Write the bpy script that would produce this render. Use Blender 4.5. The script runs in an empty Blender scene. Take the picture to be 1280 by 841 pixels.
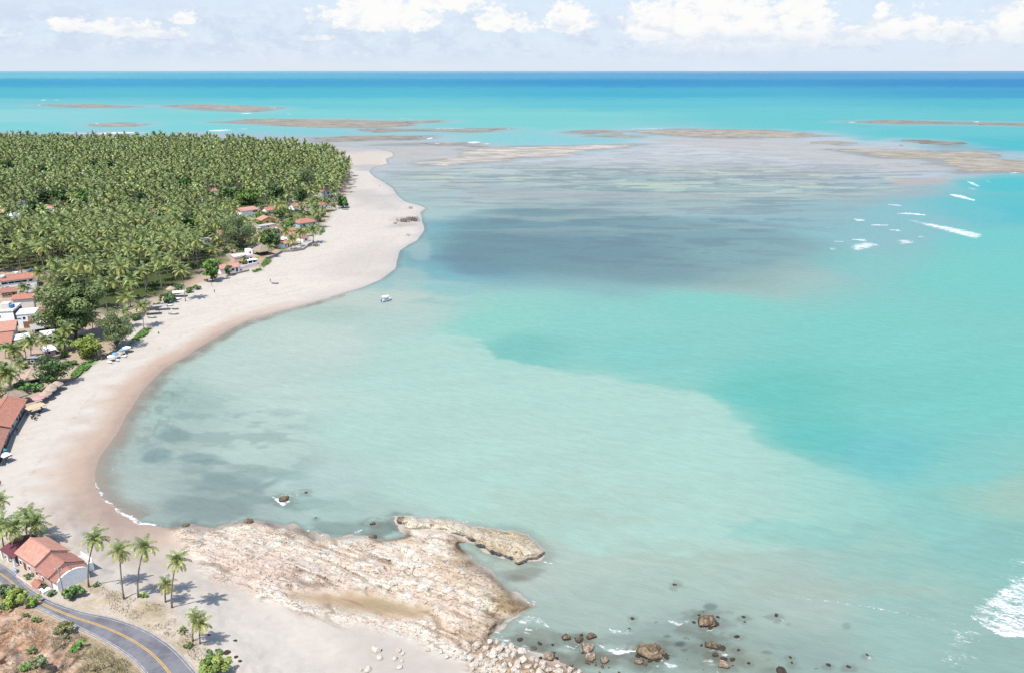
import bpy, bmesh, math, random
import numpy as np
from mathutils import Vector
random.seed(7); rng = np.random.default_rng(7)
scene = bpy.context.scene
C = scene.collection
rad = math.radians

# ------------------------------------------------------------------ camera model (photo pixels 1280 x 841)
F, CX, CY, HOR, CAMH = 1000.0, 640.0, 420.5, 89.0, 100.0
PITCH = math.atan((CY - HOR) / F)
SP, CP = math.sin(PITCH), math.cos(PITCH)

def at(px, py, z=0.0):
    """point where the sight line through a photo pixel meets the height z"""
    px = np.asarray(px, float); py = np.asarray(py, float)
    u = (px - CX) / F; v = (py - CY) / F
    t = (z - CAMH) / (-SP - v * CP)
    return u * t, (CP - v * SP) * t

def proj(x, y, z):
    dz = z - CAMH
    depth = y * CP - dz * SP
    up = y * SP + dz * CP
    return CX + F * x / depth, CY - F * up / depth, depth

def P(px, py, z=0.0):
    x, y = at(px, py, z)
    return Vector((float(x), float(y), float(z)))

# ------------------------------------------------------------------ numpy helpers
def sstep(a, b, x):
    t = np.clip((x - a) / (b - a), 0, 1)
    return t * t * (3 - 2 * t)

def _hash(ix, iy, seed):
    h = (ix.astype(np.int64) * 374761393 + iy.astype(np.int64) * 668265263 + seed * 1274126177) & 0xFFFFFFFF
    h = ((h ^ (h >> 13)) * 1274126177) & 0xFFFFFFFF
    h = (h ^ (h >> 16)) & 0xFFFFFF
    return h / float(0xFFFFFF)

def vnoise(x, y, seed=0):
    x = np.asarray(x, float); y = np.asarray(y, float)
    xi = np.floor(x); yi = np.floor(y)
    fx = x - xi; fy = y - yi
    fx = fx * fx * (3 - 2 * fx); fy = fy * fy * (3 - 2 * fy)
    a = _hash(xi, yi, seed); b = _hash(xi + 1, yi, seed)
    c = _hash(xi, yi + 1, seed); d = _hash(xi + 1, yi + 1, seed)
    return (a * (1 - fx) + b * fx) * (1 - fy) + (c * (1 - fx) + d * fx) * fy

def fbm(x, y, octaves=4, seed=0, gain=0.5):
    s = 0; a = 1.0; n = 0
    for o in range(octaves):
        s = s + a * vnoise(x * 2 ** o + 17.3 * o, y * 2 ** o - 9.1 * o, seed + o); n += a; a *= gain
    return s / n

def ppoly(pts):
    a = np.array(pts, float)
    x, y = at(a[:, 0], a[:, 1])
    return np.stack([x, y], 1)

def sdpoly(X, Y, poly, margin=40.0):
    """signed distance in metres, positive inside; clamped to -margin far away"""
    out = np.full(X.shape, -float(margin))
    lo = poly.min(0) - margin; hi = poly.max(0) + margin
    sel = (X > lo[0]) & (X < hi[0]) & (Y > lo[1]) & (Y < hi[1])
    if not sel.any(): return out
    x = X[sel]; y = Y[sel]
    d2 = np.full(x.shape, 1e18); ins = np.zeros(x.shape, bool)
    n = len(poly)
    for i in range(n):
        x0, y0 = poly[i]; x1, y1 = poly[(i + 1) % n]
        ex, ey = x1 - x0, y1 - y0
        L = ex * ex + ey * ey + 1e-12
        t = np.clip(((x - x0) * ex + (y - y0) * ey) / L, 0, 1)
        dx = x - x0 - t * ex; dy = y - y0 - t * ey
        d2 = np.minimum(d2, dx * dx + dy * dy)
        if y0 != y1:
            c = ((y0 > y) != (y1 > y)) & (x < (x1 - x0) * (y - y0) / (y1 - y0) + x0)
            ins ^= c
    d = np.sqrt(d2)
    out[sel] = np.where(ins, d, -np.minimum(d, margin))
    return out

def dline(PX, PY, pts):
    """distance in photo pixels to a polyline, plus parameter 0..1 along it"""
    d = np.full(PX.shape, 1e9); par = np.zeros(PX.shape)
    a = np.array(pts, float)
    seg = np.hypot(*(a[1:] - a[:-1]).T); tot = seg.sum(); acc = 0
    for i in range(len(a) - 1):
        e = a[i + 1] - a[i]; L = (e ** 2).sum() + 1e-9
        t = np.clip(((PX - a[i, 0]) * e[0] + (PY - a[i, 1]) * e[1]) / L, 0, 1)
        dd = np.hypot(PX - a[i, 0] - t * e[0], PY - a[i, 1] - t * e[1])
        m = dd < d
        d = np.where(m, dd, d); par = np.where(m, (acc + t * seg[i]) / tot, par)
        acc += seg[i]
    return d, par

# colours: T() turns a colour as it looks on a sunlit flat surface into the surface's own albedo
EXPO = .95                      # the photograph is exposed for the shade: whites run out
EX = 2 ** (.35 - EXPO)
KW = (1.98 / EX, 1.99 / EX, 2.13 / EX)
BRIGHT = {'white_plaster': 1, 'cream_plaster': .95, 'pink_plaster': .9, 'yellow_plaster': .85, 'white_sheet_roof': 1, 'white_cloth': 1, 'boat_white': 1, 'white_tank': 1, 'grey_plaster': .95, 'blue_plaster': .9, 'pale_rock': .8}
def expo(name, rgb):
    k = BRIGHT.get(name, EX); return (rgb[0] * k, rgb[1] * k, rgb[2] * k, 1)
def lin(c):
    c = np.asarray(c, float) / 255.0
    return np.where(c <= 0.04045, c / 12.92, ((c + 0.055) / 1.055) ** 2.4)
def T(c):
    return lin(c) / np.array(KW)
def T4(r, g, b):
    a = T((r, g, b)); return (float(a[0]), float(a[1]), float(a[2]), 1.0)

# ------------------------------------------------------------------ mesh helpers
class MB:
    def __init__(s): s.v = []; s.f = []; s.c = []
    def quad(s, a, b, c, d):
        n = len(s.v); s.v += [a, b, c, d]; s.f.append((n, n + 1, n + 2, n + 3))
    def tri(s, a, b, c):
        n = len(s.v); s.v += [a, b, c]; s.f.append((n, n + 1, n + 2))
    def add(s, vs, fs):
        n = len(s.v); s.v += [tuple(v) for v in vs]; s.f += [tuple(i + n for i in f) for f in fs]
    def box(s, x0, x1, y0, y1, z0, z1):
        s.add([(x0, y0, z0), (x1, y0, z0), (x1, y1, z0), (x0, y1, z0), (x0, y0, z1), (x1, y0, z1), (x1, y1, z1), (x0, y1, z1)],
              [(0, 3, 2, 1), (4, 5, 6, 7), (0, 1, 5, 4), (1, 2, 6, 5), (2, 3, 7, 6), (3, 0, 4, 7)])
    def tube(s, path, radii, n=6, cap=True):
        path = [Vector(p) for p in path]; base = len(s.v)
        for i, p in enumerate(path):
            t = (path[min(i + 1, len(path) - 1)] - path[max(i - 1, 0)]).normalized()
            a = t.cross(Vector((0, 1, 0)) if abs(t.y) < .9 else Vector((1, 0, 0))).normalized(); b = t.cross(a)
            for k in range(n):
                q = 2 * math.pi * k / n
                s.v.append(tuple(p + (a * math.cos(q) + b * math.sin(q)) * radii[i]))
        for i in range(len(path) - 1):
            for k in range(n):
                k2 = (k + 1) % n
                s.f.append((base + i * n + k, base + i * n + k2, base + (i + 1) * n + k2, base + (i + 1) * n + k))
        if cap:
            s.f.append(tuple(base + k for k in range(n))[::-1]); e = base + (len(path) - 1) * n
            s.f.append(tuple(e + k for k in range(n)))
    def lathe(s, prof, n=12, cx=0, cy=0):
        base = len(s.v)
        for r, z in prof:
            for k in range(n):
                q = 2 * math.pi * k / n; s.v.append((cx + r * math.cos(q), cy + r * math.sin(q), z))
        for i in range(len(prof) - 1):
            for k in range(n):
                k2 = (k + 1) % n
                s.f.append((base + i * n + k, base + i * n + k2, base + (i + 1) * n + k2, base + (i + 1) * n + k))
    def mesh(s, name, mat, smooth=False, cols=None):
        me = bpy.data.meshes.new(name)
        me.from_pydata(s.v, [], s.f)
        if mat: me.materials.append(mat)
        if smooth: me.polygons.foreach_set('use_smooth', [True] * len(me.polygons))
        cols = s.c if cols is None else cols
        if len(cols):
            at_ = me.color_attributes.new('Col', 'FLOAT_COLOR', 'POINT')
            a = np.ones((len(s.v), 4), np.float32); a[:, :3] = np.array(cols, np.float32)[:, :3]
            at_.data.foreach_set('color', a.ravel())
        me.update(); return me
    def build(s, name, mat, parent=None, smooth=False):
        return link(name, s.mesh(name, mat, smooth), parent)

def link(name, data, parent=None):
    o = bpy.data.objects.new(name, data); C.objects.link(o)
    if parent is not None: o.parent = parent
    return o

def tag(o, label, cat, group=None):
    o['label'] = label; o['category'] = cat
    if group: o['group'] = group
    return o
def struct(o, label=None):
    o['kind'] = 'structure'
    if label: o['label'] = label
    return o
def stuff(o, label, cat):
    o['kind'] = 'stuff'; o['label'] = label; o['category'] = cat; return o
def thing(name, label, cat, loc, rz=0.0, group=None):
    o = link(name, None); o.location = loc; o.rotation_euler = (0, 0, rz); o.empty_display_size = .5
    return tag(o, label, cat, group)
def copy_tree(o, parent=None):
    c = o.copy(); C.objects.link(c)
    if parent is not None: c.parent = parent
    for ch in list(o.children): copy_tree(ch, c)
    return c

def np_mesh(name, V, Fq, mat, attrs=None, smooth=True):
    """fast quad (or tri) mesh from arrays; attrs: name -> (N,4)"""
    me = bpy.data.meshes.new(name)
    n = len(V); k = Fq.shape[1]; m = len(Fq)
    me.vertices.add(n); me.vertices.foreach_set('co', np.asarray(V, np.float32).ravel())
    me.loops.add(m * k); me.loops.foreach_set('vertex_index', np.asarray(Fq, np.int32).ravel())
    me.polygons.add(m); me.polygons.foreach_set('loop_start', np.arange(0, m * k, k, dtype=np.int32))
    try: me.polygons.foreach_set('loop_total', np.full(m, k, np.int32))
    except Exception: pass
    me.polygons.foreach_set('use_smooth', np.full(m, smooth))
    for an, A in (attrs or {}).items():
        ca = me.color_attributes.new(an, 'FLOAT_COLOR', 'POINT')
        B = np.ones((n, 4), np.float32); B[:, :A.shape[1]] = A
        ca.data.foreach_set('color', B.ravel())
    me.update(calc_edges=True); me.validate()
    if mat: me.materials.append(mat)
    return me

# ------------------------------------------------------------------ materials
class NT:
    def __init__(s, mat):
        mat.use_nodes = True; s.t = mat.node_tree; s.t.nodes.clear()
        s.out = s.t.nodes.new('ShaderNodeOutputMaterial')
    def n(s, typ, **kw):
        nd = s.t.nodes.new('ShaderNode' + typ)
        for k, v in kw.items():
            if k.startswith('in_'):
                key = k[3:]
                key = int(key) if key.isdigit() else key.replace('_', ' ')
                s.set(nd.inputs[key], v)
            else: setattr(nd, k, v)
        return nd
    def set(s, sock, v):
        if isinstance(v, bpy.types.NodeSocket): s.t.links.new(v, sock)
        else: sock.default_value = v
    def math(s, op, a, b=0.0, c=None, clamp=False):
        nd = s.n('Math', operation=op, use_clamp=clamp); s.set(nd.inputs[0], a); s.set(nd.inputs[1], b)
        if c is not None: s.set(nd.inputs[2], c)
        return nd.outputs[0]
    def ramp(s, x, a, b, lo=0.0, hi=1.0):
        nd = s.n('MapRange', interpolation_type='SMOOTHSTEP'); s.set(nd.inputs['Value'], x)
        for k, v in zip(('From Min', 'From Max', 'To Min', 'To Max'), (a, b, lo, hi)): s.set(nd.inputs[k], v)
        return nd.outputs[0]
    def noise(s, vec, scale, detail=4.0, rough=0.55, dist=0.0):
        nd = s.n('TexNoise'); s.set(nd.inputs['Vector'], vec)
        nd.inputs['Scale'].default_value = scale; nd.inputs['Detail'].default_value = detail
        nd.inputs['Roughness'].default_value = rough; nd.inputs['Distortion'].default_value = dist
        return nd.outputs['Fac']
    def mix(s, f, a, b, blend='MIX'):
        nd = s.n('Mix', data_type='RGBA', blend_type=blend); s.set(nd.inputs[0], f)
        s.set(nd.inputs[6], a); s.set(nd.inputs[7], b); return nd.outputs[2]
    def mul(s, col, fac):
        nd = s.n('VectorMath', operation='SCALE'); s.set(nd.inputs[0], col[:3] if isinstance(col, tuple) else col); s.set(nd.inputs['Scale'], fac); return nd.outputs[0]
    def attr(s, name):
        nd = s.n('Attribute'); nd.attribute_name = name; return nd
    def bump(s, h, strength, dist):
        nd = s.n('Bump'); nd.inputs['Strength'].default_value = strength; nd.inputs['Distance'].default_value = dist
        s.set(nd.inputs['Height'], h); return nd.outputs[0]
    def mapping(s, vec, scale=(1, 1, 1), rot=(0, 0, 0)):
        nd = s.n('Mapping'); s.set(nd.inputs['Vector'], vec); nd.inputs['Scale'].default_value = scale; nd.inputs['Rotation'].default_value = rot
        return nd.outputs[0]
    def end(s, sh): s.t.links.new(sh, s.out.inputs['Surface'])

def pbsdf(nt, col, rough=0.7, spec=0.3, normal=None, metal=0.0):
    b = nt.n('BsdfPrincipled'); nt.set(b.inputs['Base Color'], col); nt.set(b.inputs['Roughness'], rough)
    b.inputs['Specular IOR Level'].default_value = spec; b.inputs['Metallic'].default_value = metal
    if normal is not None: nt.set(b.inputs['Normal'], normal)
    return b.outputs[0]

def simple_mat(name, rgb, rough=0.7, var=0.12, scale=2.0, spec=0.3, stain=0.0, bump=0.0):
    rgb = expo(name, rgb); m = bpy.data.materials.new(name); nt = NT(m)
    tc = nt.n('TexCoord').outputs['Object']
    f = nt.noise(tc, scale, 5, 0.6)
    c = nt.mul(rgb, nt.ramp(f, 0.25, 0.75, 1 - var, 1 + var))
    if stain:
        g = nt.noise(nt.mapping(tc, (1, 1, .3)), scale * .5, 4, .6)
        c = nt.mix(nt.ramp(g, .55, .75, 0, stain), c, (rgb[0] * .6, rgb[1] * .57, rgb[2] * .52, 1))
    nrm = nt.bump(nt.noise(tc, scale * 6, 3), bump, .05) if bump else None
    nt.end(pbsdf(nt, c, rough, spec, nrm)); return m

def tile_mat(name, rgb, old=0.0):
    rgb = expo('', tuple(q * 1.08 for q in rgb))
    m = bpy.data.materials.new(name); nt = NT(m)
    tc = nt.n('TexCoord').outputs['Object']
    w = nt.n('TexWave', wave_type='BANDS', bands_direction='X'); nt.set(w.inputs['Vector'], tc)
    w.inputs['Scale'].default_value = 1.3; w.inputs['Distortion'].default_value = .3
    w2 = nt.n('TexWave', wave_type='BANDS', bands_direction='Z'); nt.set(w2.inputs['Vector'], tc)
    w2.inputs['Scale'].default_value = 2.6; w2.inputs['Distortion'].default_value = .6
    f = nt.noise(tc, 1.1, 6, .65); g = nt.noise(tc, 7, 3, .6)
    c = nt.mul(rgb, nt.ramp(f, .3, .7, .86, 1.14))
    c = nt.mul(c, nt.ramp(w.outputs['Fac'], 0, 1, .88, 1.06))
    c = nt.mix(nt.ramp(g, .45, .75, 0, .18 + .5 * old), c, (rgb[0] * .42, rgb[1] * .45, rgb[2] * .5, 1))
    h = nt.math('ADD', w.outputs['Fac'], nt.math('MULTIPLY', w2.outputs['Fac'], .4))
    nt.end(pbsdf(nt, c, .8, .2, nt.bump(h, .6, .06))); return m

def leaf_mat(name, rgb, trans=0.25, rough=0.5, spec=0.3):
    """leaf colour x the leaf's own tint (Col)"""
    rgb = expo('', rgb)
    m = bpy.data.materials.new(name); nt = NT(m)
    a = nt.attr('Col').outputs['Color']
    c = nt.mix(1.0, a, rgb, 'MULTIPLY')
    b = pbsdf(nt, c, rough, spec)
    t = nt.n('BsdfTranslucent'); nt.set(t.inputs['Color'], c)
    x = nt.n('MixShader'); x.inputs[0].default_value = trans
    nt.t.links.new(b, x.inputs[1]); nt.t.links.new(t.outputs[0], x.inputs[2])
    nt.end(x.outputs[0]); return m

M = {}
M['palm_leaf'] = leaf_mat('palm_leaf', (.285, .385, .125, 1), .14, .42, .3)
M['straw'] = leaf_mat('straw', (.52, .44, .30, 1), .3, .8, .1)
M['leaf'] = leaf_mat('leaf', (.15, .20, .075, 1), .25, .5, .25)
M['trunk'] = simple_mat('palm_trunk', (.30, .26, .21, 1), .85, .25, 3)
M['bark'] = simple_mat('bark', (.20, .165, .125, 1), .9, .3, 3)
M['white'] = simple_mat('white_plaster', (.80, .795, .78, 1), .75, .05, .8, stain=.25)
M['cream'] = simple_mat('cream_plaster', (.60, .55, .48, 1), .8, .08, .8, stain=.3)
M['grey_wall'] = simple_mat('grey_plaster', (.42, .41, .40, 1), .85, .12, .8, stain=.4)
M['pink'] = simple_mat('pink_plaster', (.58, .40, .34, 1), .8, .1, .8, stain=.3)
M['yellow'] = simple_mat('yellow_plaster', (.62, .43, .13, 1), .8, .08, .8, stain=.15)
M['brown_wall'] = simple_mat('brown_boards', (.33, .19, .09, 1), .8, .15, 1.5)
M['tan_wall'] = simple_mat('tan_boards', (.45, .33, .23, 1), .8, .1, 1.5)
M['dark_wall'] = simple_mat('dark_wall', (.10, .09, .085, 1), .85, .2, 1.5)
M['blue_wall'] = simple_mat('blue_plaster', (.38, .47, .55, 1), .8, .1, 1)
M['pane'] = simple_mat('window_pane', (.035, .04, .045, 1), .15, .1, 1, .5)
M['door'] = simple_mat('door_wood', (.12, .075, .045, 1), .7, .2, 2)
M['tile'] = tile_mat('orange_tiles', (.43, .195, .138, 1))
M['tile_new'] = tile_mat('new_orange_tiles', (.50, .265, .20, 1))
M['tile_old'] = tile_mat('weathered_tiles', (.37, .18, .135, 1), .55)
M['thatch'] = simple_mat('thatch', (.33, .27, .205, 1), .95, .3, 3, .1, bump=.8)
M['thatch_light'] = simple_mat('pale_thatch', (.46, .36, .28, 1), .95, .25, 3, .1, bump=.8)
M['fibre'] = simple_mat('fibre_cement', (.37, .36, .35, 1), .85, .12, 1, stain=.3)
M['white_roof'] = simple_mat('white_sheet_roof', (.62, .62, .61, 1), .6, .06, 1, stain=.15)
M['maroon'] = simple_mat('maroon_sheet_roof', (.15, .045, .055, 1), .6, .12, 1)
M['tank_blue'] = simple_mat('blue_tank', (.06, .20, .42, 1), .45, .05, 1)
M['tank_white'] = simple_mat('white_tank', (.6, .62, .64, 1), .5, .05, 1)
M['concrete'] = simple_mat('concrete', (.48, .46, .43, 1), .85, .12, 2, stain=.2)
M['stone_wall'] = simple_mat('stone_wall', (.36, .33, .30, 1), .9, .35, 2.5, .2, bump=.8)
M['boat_white'] = simple_mat('boat_white', (.66, .67, .68, 1), .35, .03, 1)
M['boat_blue'] = simple_mat('boat_blue', (.05, .21, .45, 1), .35, .05, 1)
M['boat_grey'] = simple_mat('boat_grey', (.22, .25, .28, 1), .5, .1, 1)
M['boat_green'] = simple_mat('boat_green', (.42, .47, .38, 1), .5, .1, 1)
M['wood'] = simple_mat('weathered_wood', (.28, .22, .16, 1), .85, .2, 3)
M['white_cloth'] = simple_mat('white_cloth', (.66, .66, .66, 1), .8, .03, 2)
M['blue_cloth'] = simple_mat('blue_cloth', (.17, .37, .55, 1), .8, .05, 2)
M['pink_cloth'] = simple_mat('pink_cloth', (.58, .27, .30, 1), .8, .06, 2)
M['tan_cloth'] = simple_mat('tan_cloth', (.58, .43, .26, 1), .85, .08, 2)
M['teal_cloth'] = simple_mat('teal_cloth', (.05, .26, .28, 1), .8, .08, 2)
M['black'] = simple_mat('black_net', (.035, .035, .04, 1), .8, .3, 3)
M['skin'] = simple_mat('skin', (.28, .15, .09, 1), .6, .05, 2)
M['shirt_red'] = simple_mat('shirt_red', (.40, .08, .10, 1), .8, .05, 2)
M['shirt_dark'] = simple_mat('shirt_dark', (.05, .05, .06, 1), .8, .05, 2)
M['shirt_blue'] = simple_mat('shirt_blue', (.08, .16, .33, 1), .8, .05, 2)
M['hair'] = simple_mat('hair', (.02, .016, .012, 1), .6, .05, 2)
M['asphalt'] = None

def rock_mat(name, hi, lo, wet=None):
    hi, lo = expo(name, hi), expo(name, lo); wet = wet and expo('', wet)
    m = bpy.data.materials.new(name); nt = NT(m)
    tc = nt.n('TexCoord').outputs['Object']; geo = nt.n('NewGeometry').outputs['Position']
    f = nt.noise(tc, 1.9, 8, .7, .5); g = nt.noise(tc, 6, 6, .7)
    c = nt.mix(nt.ramp(f, .40, .60), lo, hi)
    c = nt.mul(c, nt.ramp(g, .32, .68, .6, 1.2))
    if wet:
        z = nt.n('SeparateXYZ'); nt.set(z.inputs[0], geo)
        w = nt.ramp(nt.math('ADD', z.outputs[2], nt.math('MULTIPLY', g, .3)), .25, .75, 1, 0)
        c = nt.mix(w, c, wet)
    h = nt.math('ADD', f, nt.math('MULTIPLY', g, .5))
    nt.end(pbsdf(nt, c, .85, .2, nt.bump(h, .9, .25))); return m
M['rock_pale'] = rock_mat('pale_rock', (.64, .58, .50, 1), (.50, .43, .35, 1))
M['rock_brown'] = rock_mat('brown_rock', (.31, .225, .14, 1), (.12, .088, .056, 1), (.045, .038, .03, 1))
M['rock_mix'] = rock_mat('wet_pale_rock', (.52, .41, .31, 1), (.22, .16, .105, 1), (.10, .075, .05, 1))
M['rock_dark'] = rock_mat('dark_rock', (.085, .065, .05, 1), (.045, .037, .03, 1))
# ------------------------------------------------------------------ outlines read off the photograph (photo pixels)
SHORE = [(433, 184), (470, 186), (489, 190), (492, 195), (482, 199), (484, 205), (466, 209), (461, 215), (468, 222), (480, 228),
         (491, 236), (497, 245), (506, 252), (524, 257), (532, 260.5), (525, 266), (526.5, 271), (527, 276), (529, 282), (530, 288), (526, 294),
         (521, 301), (511, 306), (500, 313), (496, 325), (494, 336), (475, 350), (452, 360), (430, 366), (390, 378), (350, 389), (310, 401),
         (285, 412), (255, 430), (232, 445), (205, 460), (185, 480), (170, 500), (158, 518), (149, 537), (135, 556), (124, 572), (119, 590), (121, 610),
         (131, 630), (147, 644), (170, 655), (195, 661), (214, 657), (240, 655), (256, 660), (272, 656), (292, 652), (310, 650), (330, 653), (345, 656),
         (362, 656), (378, 659), (392, 664), (399, 669), (415, 671), (436, 667), (450, 669), (470, 672), (488, 673), (503, 669), (500, 661), (494, 650),
         (493, 645), (510, 644), (526, 646), (550, 648), (573, 652), (595, 657), (618, 661), (640, 664), (660, 668), (668, 677), (679, 686), (681, 694), (676, 700),
         (665, 701), (649, 703.5), (628, 697), (607, 687), (590, 680), (575, 679), (580, 689), (592, 700), (603, 706), (612, 713), (620, 720),
         (632, 731), (640, 741), (652, 750), (662, 758), (650, 765), (643, 771), (634, 776), (628, 786), (622, 797), (632, 806), (646, 813), (664, 818),
         (684, 822), (700, 826), (712, 829), (722, 836), (738, 840), (760, 848), (800, 870), (850, 910), (900, 960), (950, 1050), (1000, 1400)]
LAND = [(-900, 174), (-300, 178), (100, 181), (200, 180), (270, 179), (330, 181), (380, 180)] + SHORE + [(-1500, 1400), (-1500, 300)]
FOREST = [(-330, 183), (0, 184), (180, 184.5), (240, 186), (300, 188), (345, 190), (380, 194), (410, 201), (432, 210), (440, 222), (437, 240), (430, 252),
          (415, 262), (405, 282), (392, 296), (350, 318), (325, 334), (270, 348), (225, 366), (190, 388), (165, 405), (140, 440), (115, 455), (90, 478), (55, 492),
          (30, 515), (-10, 600), (-200, 650), (-330, 640)]
VEG_EDGE = FOREST
PLATEAU = [(-900, 650), (-400, 640), (0, 668), (40, 650), (62, 662), (92, 690), (112, 722), (130, 733), (160, 743), (200, 752), (222, 765), (232, 785), (246, 801),
           (262, 813), (290, 836), (330, 880), (420, 1000), (560, 1400), (-900, 1400)]
ROAD_U = [(-110, 655), (-60, 676), (-20, 694), (0, 704), (17, 715), (37, 735), (60, 749), (97, 763), (149, 775), (183, 788), (212, 806), (246, 841), (285, 890), (330, 960), (380, 1080)]
ROAD_L = [(-110, 676), (-60, 697), (-20, 717), (0, 730), (14, 741), (30, 752), (52, 763), (92, 783), (137, 806), (160, 821), (180, 841), (208, 890), (235, 960), (255, 1080)]
HILL = [(-900, 690), (-110, 678), (-60, 699), (-20, 719), (0, 732), (14, 743), (30, 754), (52, 765), (92, 785), (137, 808), (160, 823), (179, 842), (206, 890), (232, 960), (250, 1080), (300, 1400), (-900, 1400)]
SHELF = [(212, 659), (240, 655), (256, 660), (272, 656), (310, 650), (345, 656), (378, 659), (399, 669), (436, 667), (470, 672), (500, 668), (506, 661), (530, 662), (552, 663), (586, 676), (592, 692), (612, 713),
         (640, 741), (664, 758), (640, 775), (624, 797), (646, 813), (700, 826), (738, 840), (800, 870), (900, 960), (700, 960), (620, 870), (575, 830), (560, 822), (520, 805), (470, 788), (400, 778),
         (345, 757), (305, 747), (265, 729), (238, 702), (216, 677)]
SLAB = [(497, 646), (512, 645), (526, 646.5), (550, 649), (573, 653), (595, 658), (618, 662), (640, 665), (659, 669), (667, 678), (678, 686.5), (679, 693), (674, 699),
        (661, 699.5), (648, 702), (634, 697), (607, 685), (586, 673), (568, 666), (552, 661.5), (530, 661), (512, 661), (503, 655)]
def shore_sd(X, Y, margin):
    sd = sdpoly(X, Y, pLAND, margin)
    near = np.abs(sd) < 8
    if near.any():
        x, y = X[near], Y[near]
        rk = sstep(-12, -4, sdpoly(x, y, pSHELF, 30))
        bl = fbm(x / 3.6, y / 3.6, 4, 301); bl = .5 * bl + .5 * np.floor(bl * 6) / 6
        sd = sd.copy(); sd[near] += rk * 4.2 * (bl - .48) + (1 - rk) * .9 * (fbm(x / 13, y / 13, 3, 302) - .5)
    return sd
pLAND, pFOREST, pPLAT, pHILL, pSHELF, pSLAB = [ppoly(p) for p in (LAND, FOREST, PLATEAU, HILL, SHELF, SLAB)]
_a, _b = P(300, 690), P(560, 800)
STRATA = math.atan2(_b.y - _a.y, _b.x - _a.x)
def strata(X, Y):
    c, s = math.cos(STRATA), math.sin(STRATA)
    return X * c + Y * s, -X * s + Y * c

POND = ppoly([(372, 741), (410, 739), (470, 742), (500, 752), (530, 762), (520, 772), (470, 765), (420, 759), (385, 752)])
ROADPOLY = ppoly(ROAD_U + ROAD_L[::-1])
PZ = 6.0

def height(PX, PY, full=False):
    """height of the ground along the sight line of each photo pixel"""
    X, Y = at(PX, PY)
    sd = shore_sd(X, Y, 60)
    z = np.where(sd > 0, 3.4 * (1 - np.exp(-np.maximum(sd, 0) / 38)), np.maximum(-2.5, sd * .09))
    z = z + .12 * (fbm(X / 9, Y / 9, 3, 5) - .5) * sstep(2, 12, sd)
    a, b = strata(X, Y)
    ds = sdpoly(X, Y, pSHELF, 40)
    m = sstep(-1.5, 4, ds + 5 * (fbm(X / 7, Y / 7, 3, 11) - .5)) * sstep(-.3, .8, sd)
    if np.any(m > 0):
        n1 = fbm(a / 22, b / 3.2, 4, 21); n2 = fbm(a / 6, b / 1.6, 4, 33); n3 = vnoise(a / 30, b / 2.4, 41)
        ridge = 1 - np.abs(2 * n1 - 1)
        saw = (b / 3.3 + 1.6 * n1 + .25 * n3) % 1.0
        sdp = sdpoly(X, Y, POND, 30)
        flat = 1 - .9 * sstep(-3, 2, sdp)
        inner = sstep(0, 9, sd)
        amp = (.35 + .65 * sstep(-2, 18, ds)) * flat
        wedge = .35 + .65 * sstep(14, 3, sd)
        g1 = np.abs(2 * fbm(a / 18, b / 3.6, 3, 311) - 1); groove = sstep(.17, .03, g1)
        lum = fbm(X / 2.2, Y / 2.2, 4, 98)
        r = amp * (.45 + .35 * saw * wedge + .45 * ridge + .9 * (n2 - .45) - .55 * groove + .45 * sstep(.40, .60, lum)) + .35
        z = np.where(m > 0, z * (1 - .55 * m) + m * np.maximum(r, .05) * (.55 + .45 * inner), z)
        sea = m * sstep(9, 1.5, sd) * sstep(-.2, .6, sd)
        z = z + sea * (.2 + 1.0 * (n2 - .3))
    dl = sdpoly(X, Y, pSLAB, 30)
    ms = sstep(-.25, .35, dl + 2.6 * (fbm(X / 2.2, Y / 2.2, 4, 51) - .5))
    if np.any(ms > 0):
        n = fbm(a / 7, b / 3, 4, 61); n2 = fbm(X / 1.2, Y / 1.2, 3, 62)
        z = z * (1 - ms) + ms * (1.05 + .7 * sstep(0, 5, dl) + 1.7 * (n - .5) + 1.0 * (n2 - .5))
    dp = sdpoly(X, Y, pPLAT, 40)
    mp = sstep(-15, 3.0, dp + 3.0 * (fbm(X / 6, Y / 6, 3, 71) - .5))
    nb = fbm(X / 3, Y / 3, 4, 72) - .5
    dr = sdpoly(X, Y, ROADPOLY, 40)
    off = sstep(.5, 4, -dr)
    z = np.where(mp > 0, z * (1 - mp) + mp * PZ, z) + nb * off * 1.0 * mp
    dh = sdpoly(X, Y, pHILL, 60)
    up = np.maximum(dh - .5, 0)
    nh = fbm(X / 7, Y / 7, 4, 81) - .5; nh2 = fbm(X / 2.2, Y / 2.2, 4, 83) - .5
    bench = 1.2 * sstep(9, 11, up + 5 * nh)
    z = z + up * .30 + bench + (3.2 * nh * sstep(0, 9, dh) + 1.7 * nh2 * sstep(0, 3, dh))
    if full: return z, X, Y, sd, ds, dl, dp, dr, dh, a, b, ms, m
    return z
def gz(px, py): return float(height(np.array([px], float), np.array([py], float))[0])
def G(px, py, dz=0.0):
    z = gz(px, py); return P(px, py, z) + Vector((0, 0, dz))

def axis(*segs):
    out = []
    for a, b, s in segs: out.append(np.arange(a, b, s))
    return np.concatenate(out)

def grid_faces(keep, nx, ny):
    """quads of an (ny, nx) grid of vertices whose four corners are kept -> used vertices, faces"""
    k = keep.reshape(ny, nx)
    q = k[:-1, :-1] | k[1:, :-1] | k[:-1, 1:] | k[1:, 1:]
    idx = np.arange(nx * ny).reshape(ny, nx)
    f = np.stack([idx[1:, :-1][q], idx[1:, 1:][q], idx[:-1, 1:][q], idx[:-1, :-1][q]], 1)
    used = np.unique(f); remap = np.zeros(nx * ny, np.int64); remap[used] = np.arange(len(used))
    return used, remap[f]

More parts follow.
